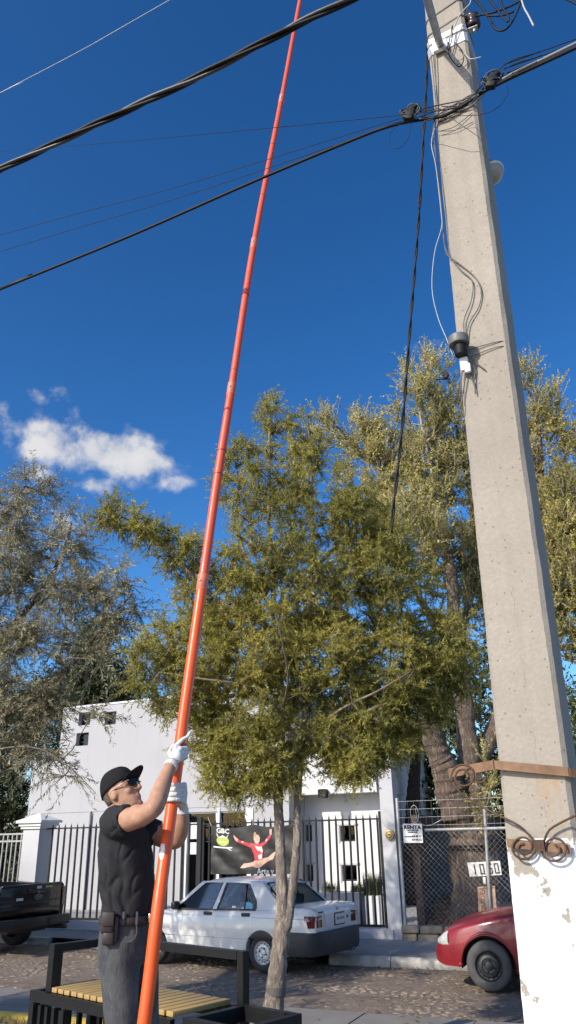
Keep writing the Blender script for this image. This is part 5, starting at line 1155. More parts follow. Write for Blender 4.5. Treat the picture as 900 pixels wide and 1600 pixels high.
for side in (-1, 1):
    kx = (-.05 if side < 0 else .06); k = MB()
    k.loft([[G(kx + x * sc + ox, side * .095 + y * sc2, z) for x, y in [(-.09, -.035), (-.1, 0), (-.09, .035), (0, .045), (.12, .05), (.18, .03), (.19, 0), (.18, -.03), (.12, -.05), (0, -.045)]] for z, sc, sc2, ox in ((0, 1, 1, 0), (.03, 1.0, 1.0, 0), (.07, .9, .9, -.01), (.11, .55, .8, -.04))])
    k.obj('shoe', M['leather'], man, smooth=50)
# belt, buckle, pouch, pocket seam
k = MB(); k.loft([ring(1428.5, 158.5, 240.5, .187), ring(1441, 158, 241, .188)], cap=False); o = k.obj('belt', M['leather'], man, smooth='all')
sm_ = o.modifiers.new('thick', 'SOLIDIFY'); sm_.thickness = .006
k = MB(); c = mp(236, 1434, -.10); k.cbox(c, (.012, .05, .042), Matrix.Rotation(YAW - .25, 3, 'Z'), ch=.004); k.obj('buckle', M['steel'], man, smooth=40)
RZ = Matrix.Rotation(YAW, 3, 'Z')
k = MB(); k.cbox(mp(168.5, 1441, -.205), (.066, .045, .10), RZ, ch=.012); pouch = k.obj('pouch', M['leather'], man, smooth=50)
k = MB(); k.cbox(mp(169.5, 1466, -.206), (.058, .038, .062), RZ, ch=.010); k.cbox(mp(181, 1452, -.195), (.025, .03, .12), RZ, ch=.01); k.obj('lower_pouch', M['leather'], man, smooth=50)
k = MB(); k.cbox(mp(169, 1436, -.232), (.058, .008, .062), RZ, ch=.003); k.obj('pouch_flap', M['leather'], man, smooth=50)
k = MB(); k.tube(smoothpath([mp(a, b, -.185 - .01 * math.sin(i)) for i, (a, b) in enumerate([(213, 1446), (214, 1456), (210, 1466), (203, 1471), (194, 1472), (186, 1468)])], 4), .0022, 6); k.obj('pocket_seam', MAT('jeans_stitch', (.10, .095, .09), .8), man, smooth='all')
for px in (193, 214):
    k = MB(); k.cbox(mp(px, 1435, -.188), (.012, .012, .06), RZ, ch=.002); k.obj('belt_loop', M['jeans'], man)
# body: one surface from head to hips with both arms
HC = mp(189.5, 1240, 0); pit, yw = math.radians(24), math.radians(18)
fv = lev2w((math.cos(pit) * math.cos(yw), -math.cos(pit) * math.sin(yw), math.sin(pit))).normalized()
sv = lev2w((-math.sin(yw), -math.cos(yw), 0)).normalized(); tv = sv.cross(fv).normalized()
if tv.z < 0: tv = -tv
def Hd(f, s, t): return HC + fv * (f * 1.05) + sv * (s * 1.04) + tv * (t * 1.03)
HR = [(-.122, .055, .016, .02, .016), (-.112, .05, .036, .05, .036), (-.092, .045, .048, .085, .052), (-.06, .03, .062, .10, .063), (-.03, .0, .094, .085, .070), (0, 0, .094, .096, .075), (.035, 0, .092, .104, .077), (.065, 0, .088, .103, .075), (.092, 0, .073, .09, .063), (.113, 0, .045, .062, .042), (.124, 0, .015, .022, .016)]
def hring(h, f0, fr, bk, w, n=24, ex=0.0):
    out = []
    for i in range(n):
        a = 2 * math.pi * i / n; c = math.cos(a); out.append(Hd(f0 + c * ((fr if c > 0 else bk) + ex), math.sin(a) * (w + ex), h))
    return out
k = MB(); k.loft([hring(*r) for r in HR])
k.tube([Hd(.088, 0, .028), Hd(.108, 0, .0), Hd(.113, 0, -.018), Hd(.094, 0, -.028)], [.010, .012, .0155, .012], 10)
k.ball(Hd(.105, .012, -.022), (.010, .010, .009)); k.ball(Hd(.105, -.012, -.022), (.010, .010, .009))
HM = Matrix((fv, sv, tv)).transposed()
k.ball(Hd(.092, 0, -.052), (.010, .022, .0055), 12, 8, HM); k.ball(Hd(.090, 0, -.064), (.011, .020, .0065), 12, 8, HM); k.ball(Hd(.080, 0, -.096), (.022, .026, .020), 12, 8, HM)
k.ball(Hd(.084, 0, .042), (.014, .05, .009), 12, 8, HM)
for s in (-1, 1): k.ball(Hd(-.006, s * .078, -.006), (.023, .010, .034), 12, 10, HM); k.ball(Hd(.058, s * .042, -.02), (.028, .02, .022), 12, 8, HM)
k.tube([mp(184, 1290, 0), mp(183, 1272, 0), Hd(-.012, 0, -.06), Hd(-.008, 0, -.02)], [.085, .066, .062, .06], 20)
k.loft([ring(*r) for r in [(1280, 172, 205, .10), (1300, 165, 222, .17), (1370, 166, 230, .165), (1440, 168, 228, .15), (1480, 168, 225, .15)]])
AR = [(180, 1287, -.14, .066), (203, 1280, -.285, .0585), (222, 1274, -.345, .053), (236, 1266, -.375, .047), (243, 1258, -.365, .049), (250, 1239, -.315, .0475), (259, 1215, -.245, .038), (266, 1198, -.19, .0295), (271, 1189, -.165, .028)]
k.tube(smoothpath([mp(a, b, c) for a, b, c, r in AR], 3), list(np.interp(np.linspace(0, len(AR) - 1, (len(AR) - 1) * 3 + 1), range(len(AR)), [r[3] for r in AR])), 18)
k.ball(mp(214, 1271, -.325), (.06, .042, .045), 14, 10); k.ball(mp(240, 1270, -.375), (.034, .034, .03), 12, 8)
AL = [(205, 1290, .13, .066), (240, 1303, .17, .056), (262, 1312, .15, .050), (275, 1312, .11, .047), (281, 1300, .075, .046), (284, 1283, .045, .040), (284.5, 1266, .02, .031), (284.5, 1256, .01, .028)]
k.tube(smoothpath([mp(a, b, c) for a, b, c, r in AL], 3), list(np.interp(np.linspace(0, len(AL) - 1, (len(AL) - 1) * 3 + 1), range(len(AL)), [r[3] for r in AL])), 18)
body_piece('body', k, .0058, M['skin'], 5, lambda x, y, z: .0016 * mnoise.noise((x * 22, y * 22, z * 16)))
# short hair below the cap
k = MB(); hs = []
for h, f0, fr, bk, w in [(-.040, 0, .05, .0835, .0685), (-.02, 0, .06, .0905, .0725), (.005, 0, .07, .0985, .0765), (.03, 0, .07, .1035, .0785), (.05, 0, .07, .102, .077)]:
    hs.append([Hd(f0 + math.cos(a) * bk, math.sin(a) * w, h) for a in np.linspace(math.radians(112), math.radians(248), 16)])
k.loft(hs, cap=False, closed=False); o = k.obj('hair', M['hair'], man, smooth='all'); q = o.modifiers.new('t', 'SOLIDIFY'); q.thickness = .0015; q.offset = 1
# cap: tilted dome, button, stitched brim
def capring(u, n=40):                        # u 0 edge .. 1 top
    out = []
    for i in range(n):
        a = 2 * math.pi * i / n; c = math.cos(a); edge = .012 + .040 * (c * .5 + .5) ; top = .139
        h = edge + (top - edge) * math.sin(u * math.pi / 2); sc = math.cos(u * math.pi / 2) ** .62 if u < 1 else 0
        seam = .0012 * abs(math.cos(a * 3)) ** 8
        out.append(Hd(-.005 + c * ((.098 if c > 0 else .104) * sc) , math.sin(a) * (.084 - seam) * sc, h))
    return out
k = MB(); k.loft([capring(u) for u in (0, .1, .2, .32, .45, .6, .75, .88, .96, .995)]); k.obj('cap', M['cap'], man, smooth='all')
k = MB(); k.ball(Hd(-.005, 0, .139), (.009, .009, .005)); k.obj('cap_button', M['cap'], man, smooth='all')
k = MB(); rows = []
for t in np.linspace(0, 1, 9):
    r = []
    for v in np.linspace(-1, 1, 17):
        s = v * (.077 - .006 * t); r.append(Hd(.094 * math.sqrt(max(0, 1 - (v * .80) ** 2)) + t * .066 * (1 - .42 * v * v), s, .050 + .034 * t - .022 * v * v * (1 + .2 * t)))
    rows.append(r)
k.loft(rows, cap=False, closed=False); o = k.obj('cap_brim', M['cap'], man, smooth='all'); q = o.modifiers.new('t', 'SOLIDIFY'); q.thickness = .004
# sunglasses
for s in (-1, 1):
    k = MB(); rows = []
    for a in np.linspace(-1, 1, 9):
        rows.append([Hd(.106 - .010 * (abs(s * .036 + a * .0335) / .065) ** 2 * 1.6, s * .036 + a * .0335, .017 + b * .0235 * (1 - .25 * abs(a) ** 3)) for b in np.linspace(-1, 1, 7)])
    k.loft(rows, cap=False, closed=False); o = k.obj('sunglass_lens', M['lens'], man, smooth='all'); q = o.modifiers.new('t', 'SOLIDIFY'); q.thickness = .004
    k = MB(); k.tube([Hd(.096, s * .064, .026), Hd(.07, s * .078, .024), Hd(.0, s * .083, .014), Hd(-.02, s * .083, .002)], .0032, 6); k.obj('glasses_temple', M['temple'], man, smooth='all')
k = MB(); k.tube([Hd(.107, -.008, .025), Hd(.110, 0, .028), Hd(.107, .008, .025)], .003, 6); k.obj('glasses_bridge', M['lens'], man, smooth='all')

# ---- telescopic orange pole: five tapering sections bending slightly, metal pins at the joints
M['orange'] = MAT('orange_fibreglass', (.80, .10, .012), .36, var=.10, scale=16, bump=.12, bscale=90, coat=.1, stretch=(1, 1, .3))
M['red_worn'] = MAT('worn_red_fibreglass', (.68, .088, .034), .42, var=.16, scale=10, bump=.12, bscale=90, coat=.05, stretch=(1, 1, .3))
M['collar'] = MAT('worn_pale_collar', (.66, .165, .095), .5, var=.25, scale=30)
def pdy(py): return float(np.interp(py, [-900, 0, 600, 1170, 1250, 1340, 1430, 1600], [1.0, .45, .15, -.085, -.11, -.17, -.24, -.285]))
PXS = [(219, 1640), (225, 1600), (235, 1520), (245.5, 1430), (258, 1335), (269, 1255), (280.5, 1170), (285.5, 1130), (299.5, 1030), (318, 900), (338, 760), (363, 600), (398, 375), (441, 150), (469, 0), (512, -220), (552, -420)]
cl_pts = smoothpath([mp(a, b, pdy(b)) for a, b in PXS], 8)
foot_ = Vector(cl_pts[0]); dn = (cl_pts[0] - cl_pts[3]).normalized(); ext = [foot_ + dn * (foot_.z / -dn.z) * t for t in (1, .66, .33)]
cl_pts = ext + cl_pts
hot = thing('orange_pole', 'very long orange telescopic pole held upright by the man', 'pole', cl_pts[0])
def at_py(py):                               # arc position of a picture height
    best = min(range(len(cl_pts)), key=lambda i: abs(_proj_y(cl_pts[i]) - py)); return best
def _proj_y(p):
    q = p - Vector((0, 0, CAM_H)); a = np.array([q.x * CA + q.y * SA, -q.x * SA + q.y * CA, q.z]); X = a[0] * _rt + a[1] * _fw + a[2] * _up; return 800 - F_PX * X[1] / X[2]
j_ = [0] + [at_py(p) for p in (893, 600, 372, 152)] + [len(cl_pts) - 1]
RAD = [.0335, .0300, .0268, .0238, .0208]; 
for i in range(5):
    a, b = j_[i], j_[i + 1]; pts = cl_pts[a:b + 1]; k = MB(); rr_ = [RAD[i] * (1 - .03 * t) for t in np.linspace(0, 1, len(pts))]; k.tube(pts, rr_, 20); sec = k.obj('pole_section', M['orange'] if i == 0 else M['red_worn'], hot, smooth=60)
    if i < 4:
        c = pts[-1]; d = (pts[-1] - pts[-2]).normalized(); k = MB(); k.tube([c - d * .10, c - d * .095, c + d * .005, c + d * .009], [RAD[i] * .98, RAD[i] * 1.06, RAD[i] * 1.06, RAD[i] * .9], 20); k.obj('joint_collar', M['collar'], sec, smooth=40)
        k = MB(); n_ = lev2w((-.35, -1, 0)).normalized(); k.ball(c - d * .04 + n_ * RAD[i] * 1.02, .0085, 10, 6); k.obj('locking_pin', M['steel'], sec, smooth='all')
        for t in ((.30, .42) if i == 1 else (.3,)):
            c2 = cl_pts[int(a + (b - a) * (1 - t))]; k = MB(); k.tube([c2 - d * .004, c2 + d * .004], RAD[i] * 1.03, 20); k.obj('tape_ring', MAT('dark_tape_ring', (.25, .03, .02), .5), sec, smooth=40)
# white sticker left on the lowest section
c = mp(253.5, 1333, pdy(1333)); ax_ = (mp(255, 1320, pdy(1320)) - mp(252, 1346, pdy(1346))).normalized(); nrm = lev2w((-.35, -1, 0)); nrm = (nrm - ax_ * nrm.dot(ax_)).normalized(); sd = ax_.cross(nrm); k = MB(); rows = []
for v in np.linspace(-1, 1, 9):
    rows.append([c * 0 + mp(258, 1333, pdy(1333)) + ax_ * (v * .038) + (nrm * math.cos(u) + sd * math.sin(u)) * .0350 for u in np.linspace(-.42 * (1 - .3 * abs(v)) + .1 * math.sin(v * 5), .42 * (1 - .35 * v * v), 7)])
k.loft(rows, cap=False, closed=False); k.obj('torn_sticker', M['cloth_white'], hot, smooth='all')

# ---- gloves: palm and five fingers each, closed round the pole
def pc_(py): 
    x = float(np.interp(-py, [-p[1] for p in PXS], [p[0] for p in PXS])); return x, pdy(py)
def chain(k, pts, r0, r1): 
    P_ = smoothpath(pts, 3); k.tube(P_, list(np.linspace(r0, r1, len(P_))), 12); k.ball(P_[-1], r1 * 1.0, 10, 8); k.ball(P_[0], r0, 10, 8)
def around(py, ang, rad, dpy=0):              # point on the pole's skin: angle 0 = picture right, 90 = towards the camera
    x, d = pc_(py); c = mp(x, py + dpy, d); a = math.radians(ang); return c + RT * (math.cos(a) * rad) - AW * (math.sin(a) * rad)
# right hand (upper): back of the hand to the camera, index pointing up, others closing round the right side
k = MB(); Wp = mp(270, 1191, -.168); kn = [around(1167, 105, .052), around(1172, 75, .054), around(1178, 62, .053), around(1185, 55, .050)]
for q in kn: chain(k, [Wp, Wp.lerp(q, .5) - AW * .004, q], .019, .0155)
k.ball((Wp + kn[1]) / 2, (.032, .026, .034), 14, 10); k.ball((Wp + kn[2]) / 2, (.030, .024, .03), 14, 10)
chain(k, [kn[0], around(1157, 70, .056), mp(292, 1152, -.125), mp(296.5, 1145.5, -.115)], .0125, .0095)
for q, py, r in ((kn[1], 1170, .0118), (kn[2], 1177, .0115), (kn[3], 1184, .0105)):
    chain(k, [q, around(py - 1, 20, .047), around(py, -35, .045), around(py + 2, -85, .044), around(py + 3, -125, .043)], r * 1.08, r * .88)
chain(k, [Wp.lerp(kn[0], .25), around(1177, 165, .050), around(1168, 195, .047), around(1162, 225, .044)], .0155, .011)
k.tube([mp(266, 1199, -.19), mp(268.5, 1194, -.176), Wp], [.041, .037, .030], 16)
body_piece('right_glove', k, .0042, M['glove'], 3, lambda x, y, z: .0014 * mnoise.noise((x * 60, y * 60, z * 60))).name = 'glove'
# left hand (lower): palm on the right, four fingers wrapping across the front, thumb down the far side
k = MB(); Wl = mp(284.5, 1263, .018)
fing = [(1226.5, .0108), (1234.3, .0113), (1242.2, .0111), (1249.8, .0102)]
for py, r in fing:
    q = around(py, -8, .052); chain(k, [Wl, Wl.lerp(q, .55) + RT * .008, q], .017, .0150)
    chain(k, [q, around(py + .3, 40, .050), around(py + .6, 85, .0475), around(py + .8, 125, .0465), around(py + 1, 165, .0455), around(py + 1, 200, .044)], r * 1.05, r * .92)
k.ball(mp(284, 1248, -.06), (.024, .03, .045), 14, 10)
chain(k, [Wl, around(1256, -50, .052), around(1246, -85, .047), around(1238, -115, .045)], .016, .0115)
k.tube([mp(285, 1270, .025), mp(285, 1264, .018), mp(285, 1256, 0.0)], [.036, .033, .027], 16)
body_piece('glove', k, .0030, M['glove'], 1, lambda x, y, z: .0014 * mnoise.noise((x * 60, y * 60, z * 60)))

# ------------------------------------------------------------------ slatted bench with planter boxes
M['black_steel'] = MAT('black_bench_steel', (.008, .0078, .008), .5, spec=.3, var=.25, scale=10, bump=.1, bscale=80)
M['slat'] = MAT('varnished_yellow_slat', (.38, .25, .09), .6, var=.22, scale=5, bump=.35, bscale=40, bdist=.002, stretch=(6, 1, 6))
FL, FR = atz(53, 1544, .44), atz(272, 1590, .44); SZ = .44
e1 = (FR - FL); LEN = e1.length; e1.normalize(); e2 = Vector((-e1.y, e1.x, 0)); DEP = .50
bench = thing('bench', 'black steel bench with yellow wooden slats and planter boxes at both ends', 'bench', (FL.x, FL.y, 0), math.atan2(e1.y, e1.x))
def bb(name, lo, hi, mat='black_steel', ch=0):                     # bench axes: x along the seat, y towards the road
    k = MB()
    if ch: k.cbox([(a + b) / 2 for a, b in zip(lo, hi)], [b - a for a, b in zip(lo, hi)], ch=ch)
    else: k.box(lo, hi)
    return k.obj(name, M[mat], bench, world=False, smooth=40 if ch else False)
ns = 17; sw = LEN / ns; r_ = random.Random(4)
x0s = .22
for i in range(ns):
    w0 = x0s + (LEN - x0s - .02) * i / ns; w1 = x0s + (LEN - x0s - .02) * (i + 1) / ns
    bb('slat', (w0 + .006, .012 + r_.uniform(-.003, .003), SZ - .005), (w1 - .010, DEP - .01 + r_.uniform(-.003, .003), SZ + .024), 'slat', .003)
bb('front_rail', (0, -.03, SZ - .075), (LEN, .006, SZ - .008)); bb('back_rail', (0, DEP - .005, SZ - .09), (LEN, DEP + .03, SZ - .008))
bb('seat_bearer', (.3, .006, SZ - .05), (.34, DEP - .005, SZ - .008)); bb('seat_bearer', (LEN - .3, .006, SZ - .05), (LEN - .26, DEP - .005, SZ - .008))
RH = .735
bb('back_post', (.14, .012, SZ - .007), (.21, .09, RH)); bb('back_post', (LEN - .012, DEP + .034, -.2), (LEN + .045, DEP + .092, RH - .0)); bb('back_post', (.14, DEP + .031, -.2), (.21, DEP + .10, RH))
bb('arm_rail', (.145, .092, RH - .055), (.20, DEP + .029, RH - .003)); bb('top_rail', (.212, DEP + .038, RH - .055), (LEN - .022, DEP + .095, RH - .003))
def planter(x0, x1, y0, y1, top, name):
    p = bb(name, (x0, y0, top - .085), (x1, y0 + .05, top))
    def sub(n, lo, hi):
        k = MB(); k.box(lo, hi); o = k.obj(n, M['black_steel'], None); o.parent = p; return o
    sub('rim', (x0, y1 - .05, top - .085), (x1, y1, top - .001)); sub('rim', (x0, y0 + .051, top - .085), (x0 + .05, y1 - .051, top - .002)); sub('rim', (x1 - .05, y0 + .051, top - .085), (x1, y1 - .051, top - .002))
    for x, y in ((x0, y0), (x1 - .05, y0), (x0, y1 - .05), (x1 - .05, y1 - .05)): sub('leg', (x + .002, y + .002, -.2 if y > y0 else 0), (x + .048, y + .048, top - .086))
    nb = 4
    for i in range(1, nb): 
        x = x0 + (x1 - x0 - .03) * i / nb + .015; sub('upright', (x, y0 + .012, .02), (x + .03, y0 + .038, top - .086)); sub('upright', (x, y1 - .038, .02), (x + .03, y1 - .012, top - .086))
    for i in range(1, nb): y = y0 + (y1 - y0) * i / nb; sub('upright', (x0 + .012, y, .02), (x0 + .038, y + .03, top - .086)); sub('upright', (x1 - .038, y, .02), (x1 - .012, y + .03, top - .086))
    sub('inner_box', (x0 + .055, y0 + .055, .05), (x1 - .055, y1 - .055, top - .14))
for x in (0, .40):
    bb('leg', (x + .002, -.028, 0), (x + .06, .03, SZ - .091)); bb('leg', (x + .002, DEP - .03, -.2), (x + .06, DEP + .028, SZ - .091))
for i in range(3):
    x = .115 + i * .09; bb('upright', (x, -.02, .03), (x + .035, .015, SZ - .091)); bb('upright', (x, DEP - .01, .03), (x + .035, DEP + .02, SZ - .091))
for i in range(4):
    y = .09 + i * .095; bb('upright', (.012, y, .03), (.042, y + .035, SZ - .091))
bb('end_rail', (-.001, .007, SZ - .088), (.05, DEP - .006, SZ - .009))
planter(LEN + .055, LEN + .055 + .50, .02, .02 + .52, SZ + .002, 'planter_box')
# ------------------------------------------------------------------ parked vehicles
M['car_white'] = MAT('white_car_paint', (.68, .665, .64), .32, var=.04, scale=3, coat=.6)
M['car_red'] = MAT('dark_red_car_paint', (.22, .012, .018), .38, var=.2, scale=3, coat=.35)
M['car_black'] = MAT('black_truck_paint', (.006, .006, .007), .25, var=.3, scale=3, spec=.4, coat=.25)
M['bumper'] = MAT('black_bumper_plastic', (.030, .031, .034), .55, var=.25, scale=6)
M['bumper_dark'] = MAT('dark_steel_bumper', (.03, .03, .032), .4, metal=.4, var=.3, scale=6)
M['tyre'] = MAT('tyre_rubber', (.030, .030, .031), .8, var=.3, scale=12, bump=.3, bscale=60)
M['tyre_dusty'] = MAT('dusty_tyre_rubber', (.075, .072, .070), .85, var=.3, scale=10, bump=.3, bscale=60)
M['rim'] = MAT('silver_steel_rim', (.62, .61, .58), .4, metal=.3, var=.15)
M['rim_black'] = MAT('black_steel_rim', (.045, .044, .044), .5, metal=.3, var=.3)
M['trim'] = MAT('black_trim', (.018, .018, .019), .5, var=.2)
M['lamp_red'] = MAT('red_tail_lamp', (.12, .005, .008), .15, var=.3, scale=25, coat=.8)
M['lamp_clear'] = MAT('hazy_headlamp', (.42, .43, .40), .2, var=.2, scale=12, coat=.5)
M['plate'] = MAT('licence_plate', (.62, .62, .60), .45, var=.15, scale=60)
M['car_glass'] = glass_mat('car_glass', (.80, .84, .85), .55)
M['car_glass_dark'] = glass_mat('tinted_car_glass', (.45, .5, .5), .55)
M['seat'] = MAT('grey_seat_fabric', (.05, .05, .055), .9, var=.2)
M['chrome'] = MAT('chrome', (.7, .7, .7), .15, metal=1)
M['sticker_blue'] = MAT('light_blue_sticker', (.10, .42, .62), .5, var=.3, scale=60)
class Car:
    """body lofted from stations along x (forward), y to the left, z up; the side dips round the wheels"""
    def __init__(s, root, prof, arches, R, paint):
        s.root, s.p, s.ar, s.R, s.paint = root, prof, arches, R, paint
    def I(s, key, x): xs, vs = zip(*s.p[key]); return float(np.interp(x, xs, vs))
    def zb(s, x):
        z = s.I('sill', x)
        for xc, zc in s.ar:
            if abs(x - xc) < s.R: z = max(z, zc + math.sqrt(s.R ** 2 - (x - xc) ** 2))
        return z
    def side_y(s, x, z):                          # half width at a height: barrel side
        w, zs = s.I('w', x), s.I('sh', x); zl = s.I('sill', x); t = (z - zl) / max(.05, zs - zl)
        return w - .030 * max(0, .45 - t) ** 2 / .2 - .045 * max(0, t - .5) ** 2 / .25
    def stations(s, x0, x1, n):
        xs = list(np.linspace(x0, x1, n))
        for xc, zc in s.ar: xs += [xc + s.R * math.cos(a) for a in np.linspace(0, math.pi, 22)] + [xc - s.R * 1.001, xc + s.R * 1.001]
        return sorted(set(round(x, 4) for x in xs if x0 <= x <= x1))
    def body(s, x0, x1, n=70):
        k = MB(); rows = []
        for x in s.stations(x0, x1, n):
            zb, zs, w, cr = s.zb(x), s.I('sh', x), s.I('w', x), s.I('crown', x); h = [(max(.02, s.side_y(x, zb) - .10), zb + .002)]
            for t in np.linspace(0, 1, 9): z = zb + (zs - .035 - zb) * t; h.append((s.side_y(x, z), z))
            wy = s.side_y(x, zs); h += [(wy - .012, zs - .012), (wy - .045, zs + .002)]
            for t in (.35, .7, 1.0): h.append(((wy - .045) * (1 - t), zs + .002 + cr * math.sin(t * math.pi / 2)))
            rows.append([(x, y, z) for y, z in h] + [(x, -y, z) for y, z in h[-2::-1]])
        k.loft(rows, cap=False, closed=False); n_ = len(rows[0])
        for i in (0, -1):                          # close the ends with a flat fan
            r = rows[i]; h = n_ // 2
            k.add(r, [(j, j + 1, n_ - 2 - j, n_ - 1 - j) for j in range(h)])
        return k.obj('body', s.paint, s.root, world=False, smooth=32)
    def panel(s, name, x0, x1, zlo, zhi, mat, off=.006, sides=(1, -1), nx=14, nz=9, rad=.03, parent=None):
        out = []
        for sd in sides:
            k = MB(); rows = []
            for x in np.linspace(x0, x1, nx):
                a = zlo(x) if callable(zlo) else zlo; b = zhi(x) if callable(zhi) else zhi
                a = max(a, s.zb(x) + .004); r = []
                for i, z in enumerate(np.linspace(a, b, nz)):
                    e = off if 0 < i < nz - 1 else 0
                    r.append((x, sd * (s.side_y(x, z) + e * (0 if x in (x0, x1) else 1)), z))
                rows.append(r)
            k.loft(rows, cap=False, closed=False); out.append(k.obj(name, mat, parent or s.root, world=False, smooth=60))
        return out
    def wheel(s, x, y, r, w, rim_r, tyre, rim, style='steel', label=None):
        sd = 1 if y > 0 else -1; root = s.root
        prof = [(rim_r * .98, -w / 2), (r * .86, -w / 2), (r * .96, -w * .42), (r, -w * .30), (r, w * .30), (r * .96, w * .42), (r * .88, w / 2), (rim_r * 1.10, w * .52), (rim_r * 1.0, w * .46), (rim_r * .98, w * .3)]
        k = MB(); k.lathe([(a, b * sd) for a, b in prof], (x, y, r), 'y', 40); t = k.obj('tyre', tyre, root, world=False, smooth=50)
        if label: t['label'] = label
        o = w * .44 * sd; k = MB()
        k.lathe([(rim_r * 1.02, o), (rim_r * .97, o + .006 * sd), (rim_r * .93, o - .01 * sd), (rim_r * .88, o - .030 * sd), (rim_r * .80, o - .034 * sd), (rim_r * .70, o - .012 * sd), (rim_r * .52, o - .004 * sd), (rim_r * .47, o - .016 * sd), (rim_r * .30, o - .020 * sd), (rim_r * .26, o - .008 * sd), (rim_r * .2, o - .004 * sd), (0, o - .002 * sd)], (x, y, r), 'y', 40); R_ = k.obj('rim', rim, t, world=False, smooth=30)
        k = MB()
        for i in range(14):
            a = i * 2 * math.pi / 14; c = Vector((x + math.cos(a) * rim_r * .77, y + o - .018 * sd, r + math.sin(a) * rim_r * .77)); k.ball(c, (rim_r * .055, .012, rim_r * .055), 8, 6)
        k.obj('vent_holes', M['dark'], t, world=False)['kind'] = 'stuff'
        for i in range(4):
            a = i * math.pi / 2 + .3; c = Vector((x + math.cos(a) * rim_r * .38, y + o - .010 * sd, r + math.sin(a) * rim_r * .38)); k = MB(); k.ball(c, (rim_r * .075, .010, rim_r * .075), 8, 6); k.obj('wheel_nut', M['dark'], t, world=False, smooth='all')
        return t
    def liner(s, x, y0, y1, r):
        k = MB(); yo, yi = (y1, y0) if y0 > 0 else (y0, y1); q = s.R + .012; k.loft([[(x + q * math.cos(a), yo, r + q * math.sin(a)), (x + q * math.cos(a), yi, r + q * math.sin(a)), (x, yi, r)] for a in np.linspace(-.12, math.pi + .12, 22)], cap=False, closed=False); k.obj('wheel_well', M['dark'], s.root, world=False)

def seats(root, xs, w, z0, zt, mat):
    for x, lab in xs:
        for sd in (-1, 1):
            k = MB(); k.cbox((x, sd * w, z0 + .09), (.5, .5, .18), ch=.04); k.obj('seat_cushion', mat, root, world=False, smooth=True)
            k = MB(); k.cbox((x - .27, sd * w, (z0 + zt) / 2 + .06), (.14, .48, zt - z0), Matrix.Rotation(.2, 3, 'Y').inverted(), ch=.05); k.obj('seat_back', mat, root, world=False, smooth=True)
            k = MB(); k.cbox((x - .37, sd * w, zt + .13), (.10, .26, .17), ch=.04); k.obj('headrest', mat, root, world=False, smooth=True)

# ---- white saloon, seen from its left rear quarter
def build_sedan(name, label, loc, yaw, sc, paint, group=None):
    root = thing(name, label, 'car', loc, yaw, group); root.scale = (1, 1, 1)
    return root
CS = .905
def S_(pts): return [(a * CS, b * CS) for a, b in pts]
wroot = thing('parked_car', 'white four-door saloon parked across the driveway with black bumpers', 'car', (-5.60, 12.50, Z_ROAD + .012), math.pi - math.radians(9.8) , 'cars parked along the street')
ped = {'sill': S_([(-1.1, .36), (-.7, .30), (-.42, .24), (.4, .20), (2.0, .20), (3.0, .26), (3.4, .34)]),
       'sh': S_([(-1.0, .90), (-.96, .945), (-.85, .962), (-.35, .95), (.3, .915), (1.1, .90), (2.0, .885), (2.15, .87), (2.9, .74), (3.2, .66), (3.32, .58)]),
       'w': S_([(-1.0, .70), (-.97, .745), (-.9, .785), (-.6, .815), (0, .83), (2.3, .83), (2.9, .80), (3.2, .72), (3.32, .6)]),
       'crown': S_([(-1.0, .012), (-.6, .03), (2.0, .03), (3.0, .05), (3.32, .02)])}
ar = [(0, .285 * CS), (2.43 * CS, .285 * CS)]
car = Car(wroot, ped, ar, .335 * CS, M['car_white']); car.body(-1.0 * CS, 3.32 * CS)
def cs(*a): return tuple(x * CS for x in a)
belt = lambda x: car.I('sh', x) - .045
d1, d2 = 1.03 * CS, 1.99 * CS
car.panel('front_door', d1 + .006, d2, .215 * CS, belt, M['car_white'], .007, nx=16); 
def rdoor(x):                                     # rear door's lower edge climbs round the wheel arch
    t = x / CS; return (.215 if t > .42 else .215 + (.42 - t) * 1.25) * CS
car.panel('rear_door', .20 * CS, d1 - .006, rdoor, belt, M['car_white'], .007, nx=26)
for z0, z1 in ((.80, .812), (.475, .485)):
    car.panel('rubbing_strip', -.9 * CS, 3.1 * CS, z0 * CS, z1 * CS, M['trim'] if z0 < .5 else M['car_white'], .010, nx=90, nz=3)
# greenhouse
zB = lambda x: car.I('sh', x)
base = {'A': (2.02, .885), 'B': (1.05, .90), 'C': (.20, .915), 'D': (-.36, .952)}; top = {'A': (1.42, 1.335), 'B': (.93, 1.365), 'C': (.42, 1.345), 'D': (.12, 1.325)}
def gp(x, z, sd, inset=0.0):                      # point on the leaning side of the cabin
    y = .775 - (z - .90) * .36; return Vector((x * CS, sd * (y - inset) * CS, z * CS))
rootC = wroot
k = MB(); rows = []
for x, z, w in ((-.02, 1.285, .58), (.10, 1.328, .60), (.4, 1.357, .615), (.93, 1.372, .62), (1.3, 1.352, .61), (1.42, 1.335, .60), (1.50, 1.300, .60)):
    r = []
    for v in np.linspace(-1, 1, 13): r.append((x * CS, v * (w) * CS, (z + .028 * (1 - v * v) - .03 * abs(v) ** 8) * CS))
    rows.append(r)
k.loft(rows, cap=False, closed=False); o = k.obj('roof', M['car_white'], rootC, world=False, smooth='all'); q = o.modifiers.new('t', 'SOLIDIFY'); q.thickness = .02; q.offset = -1
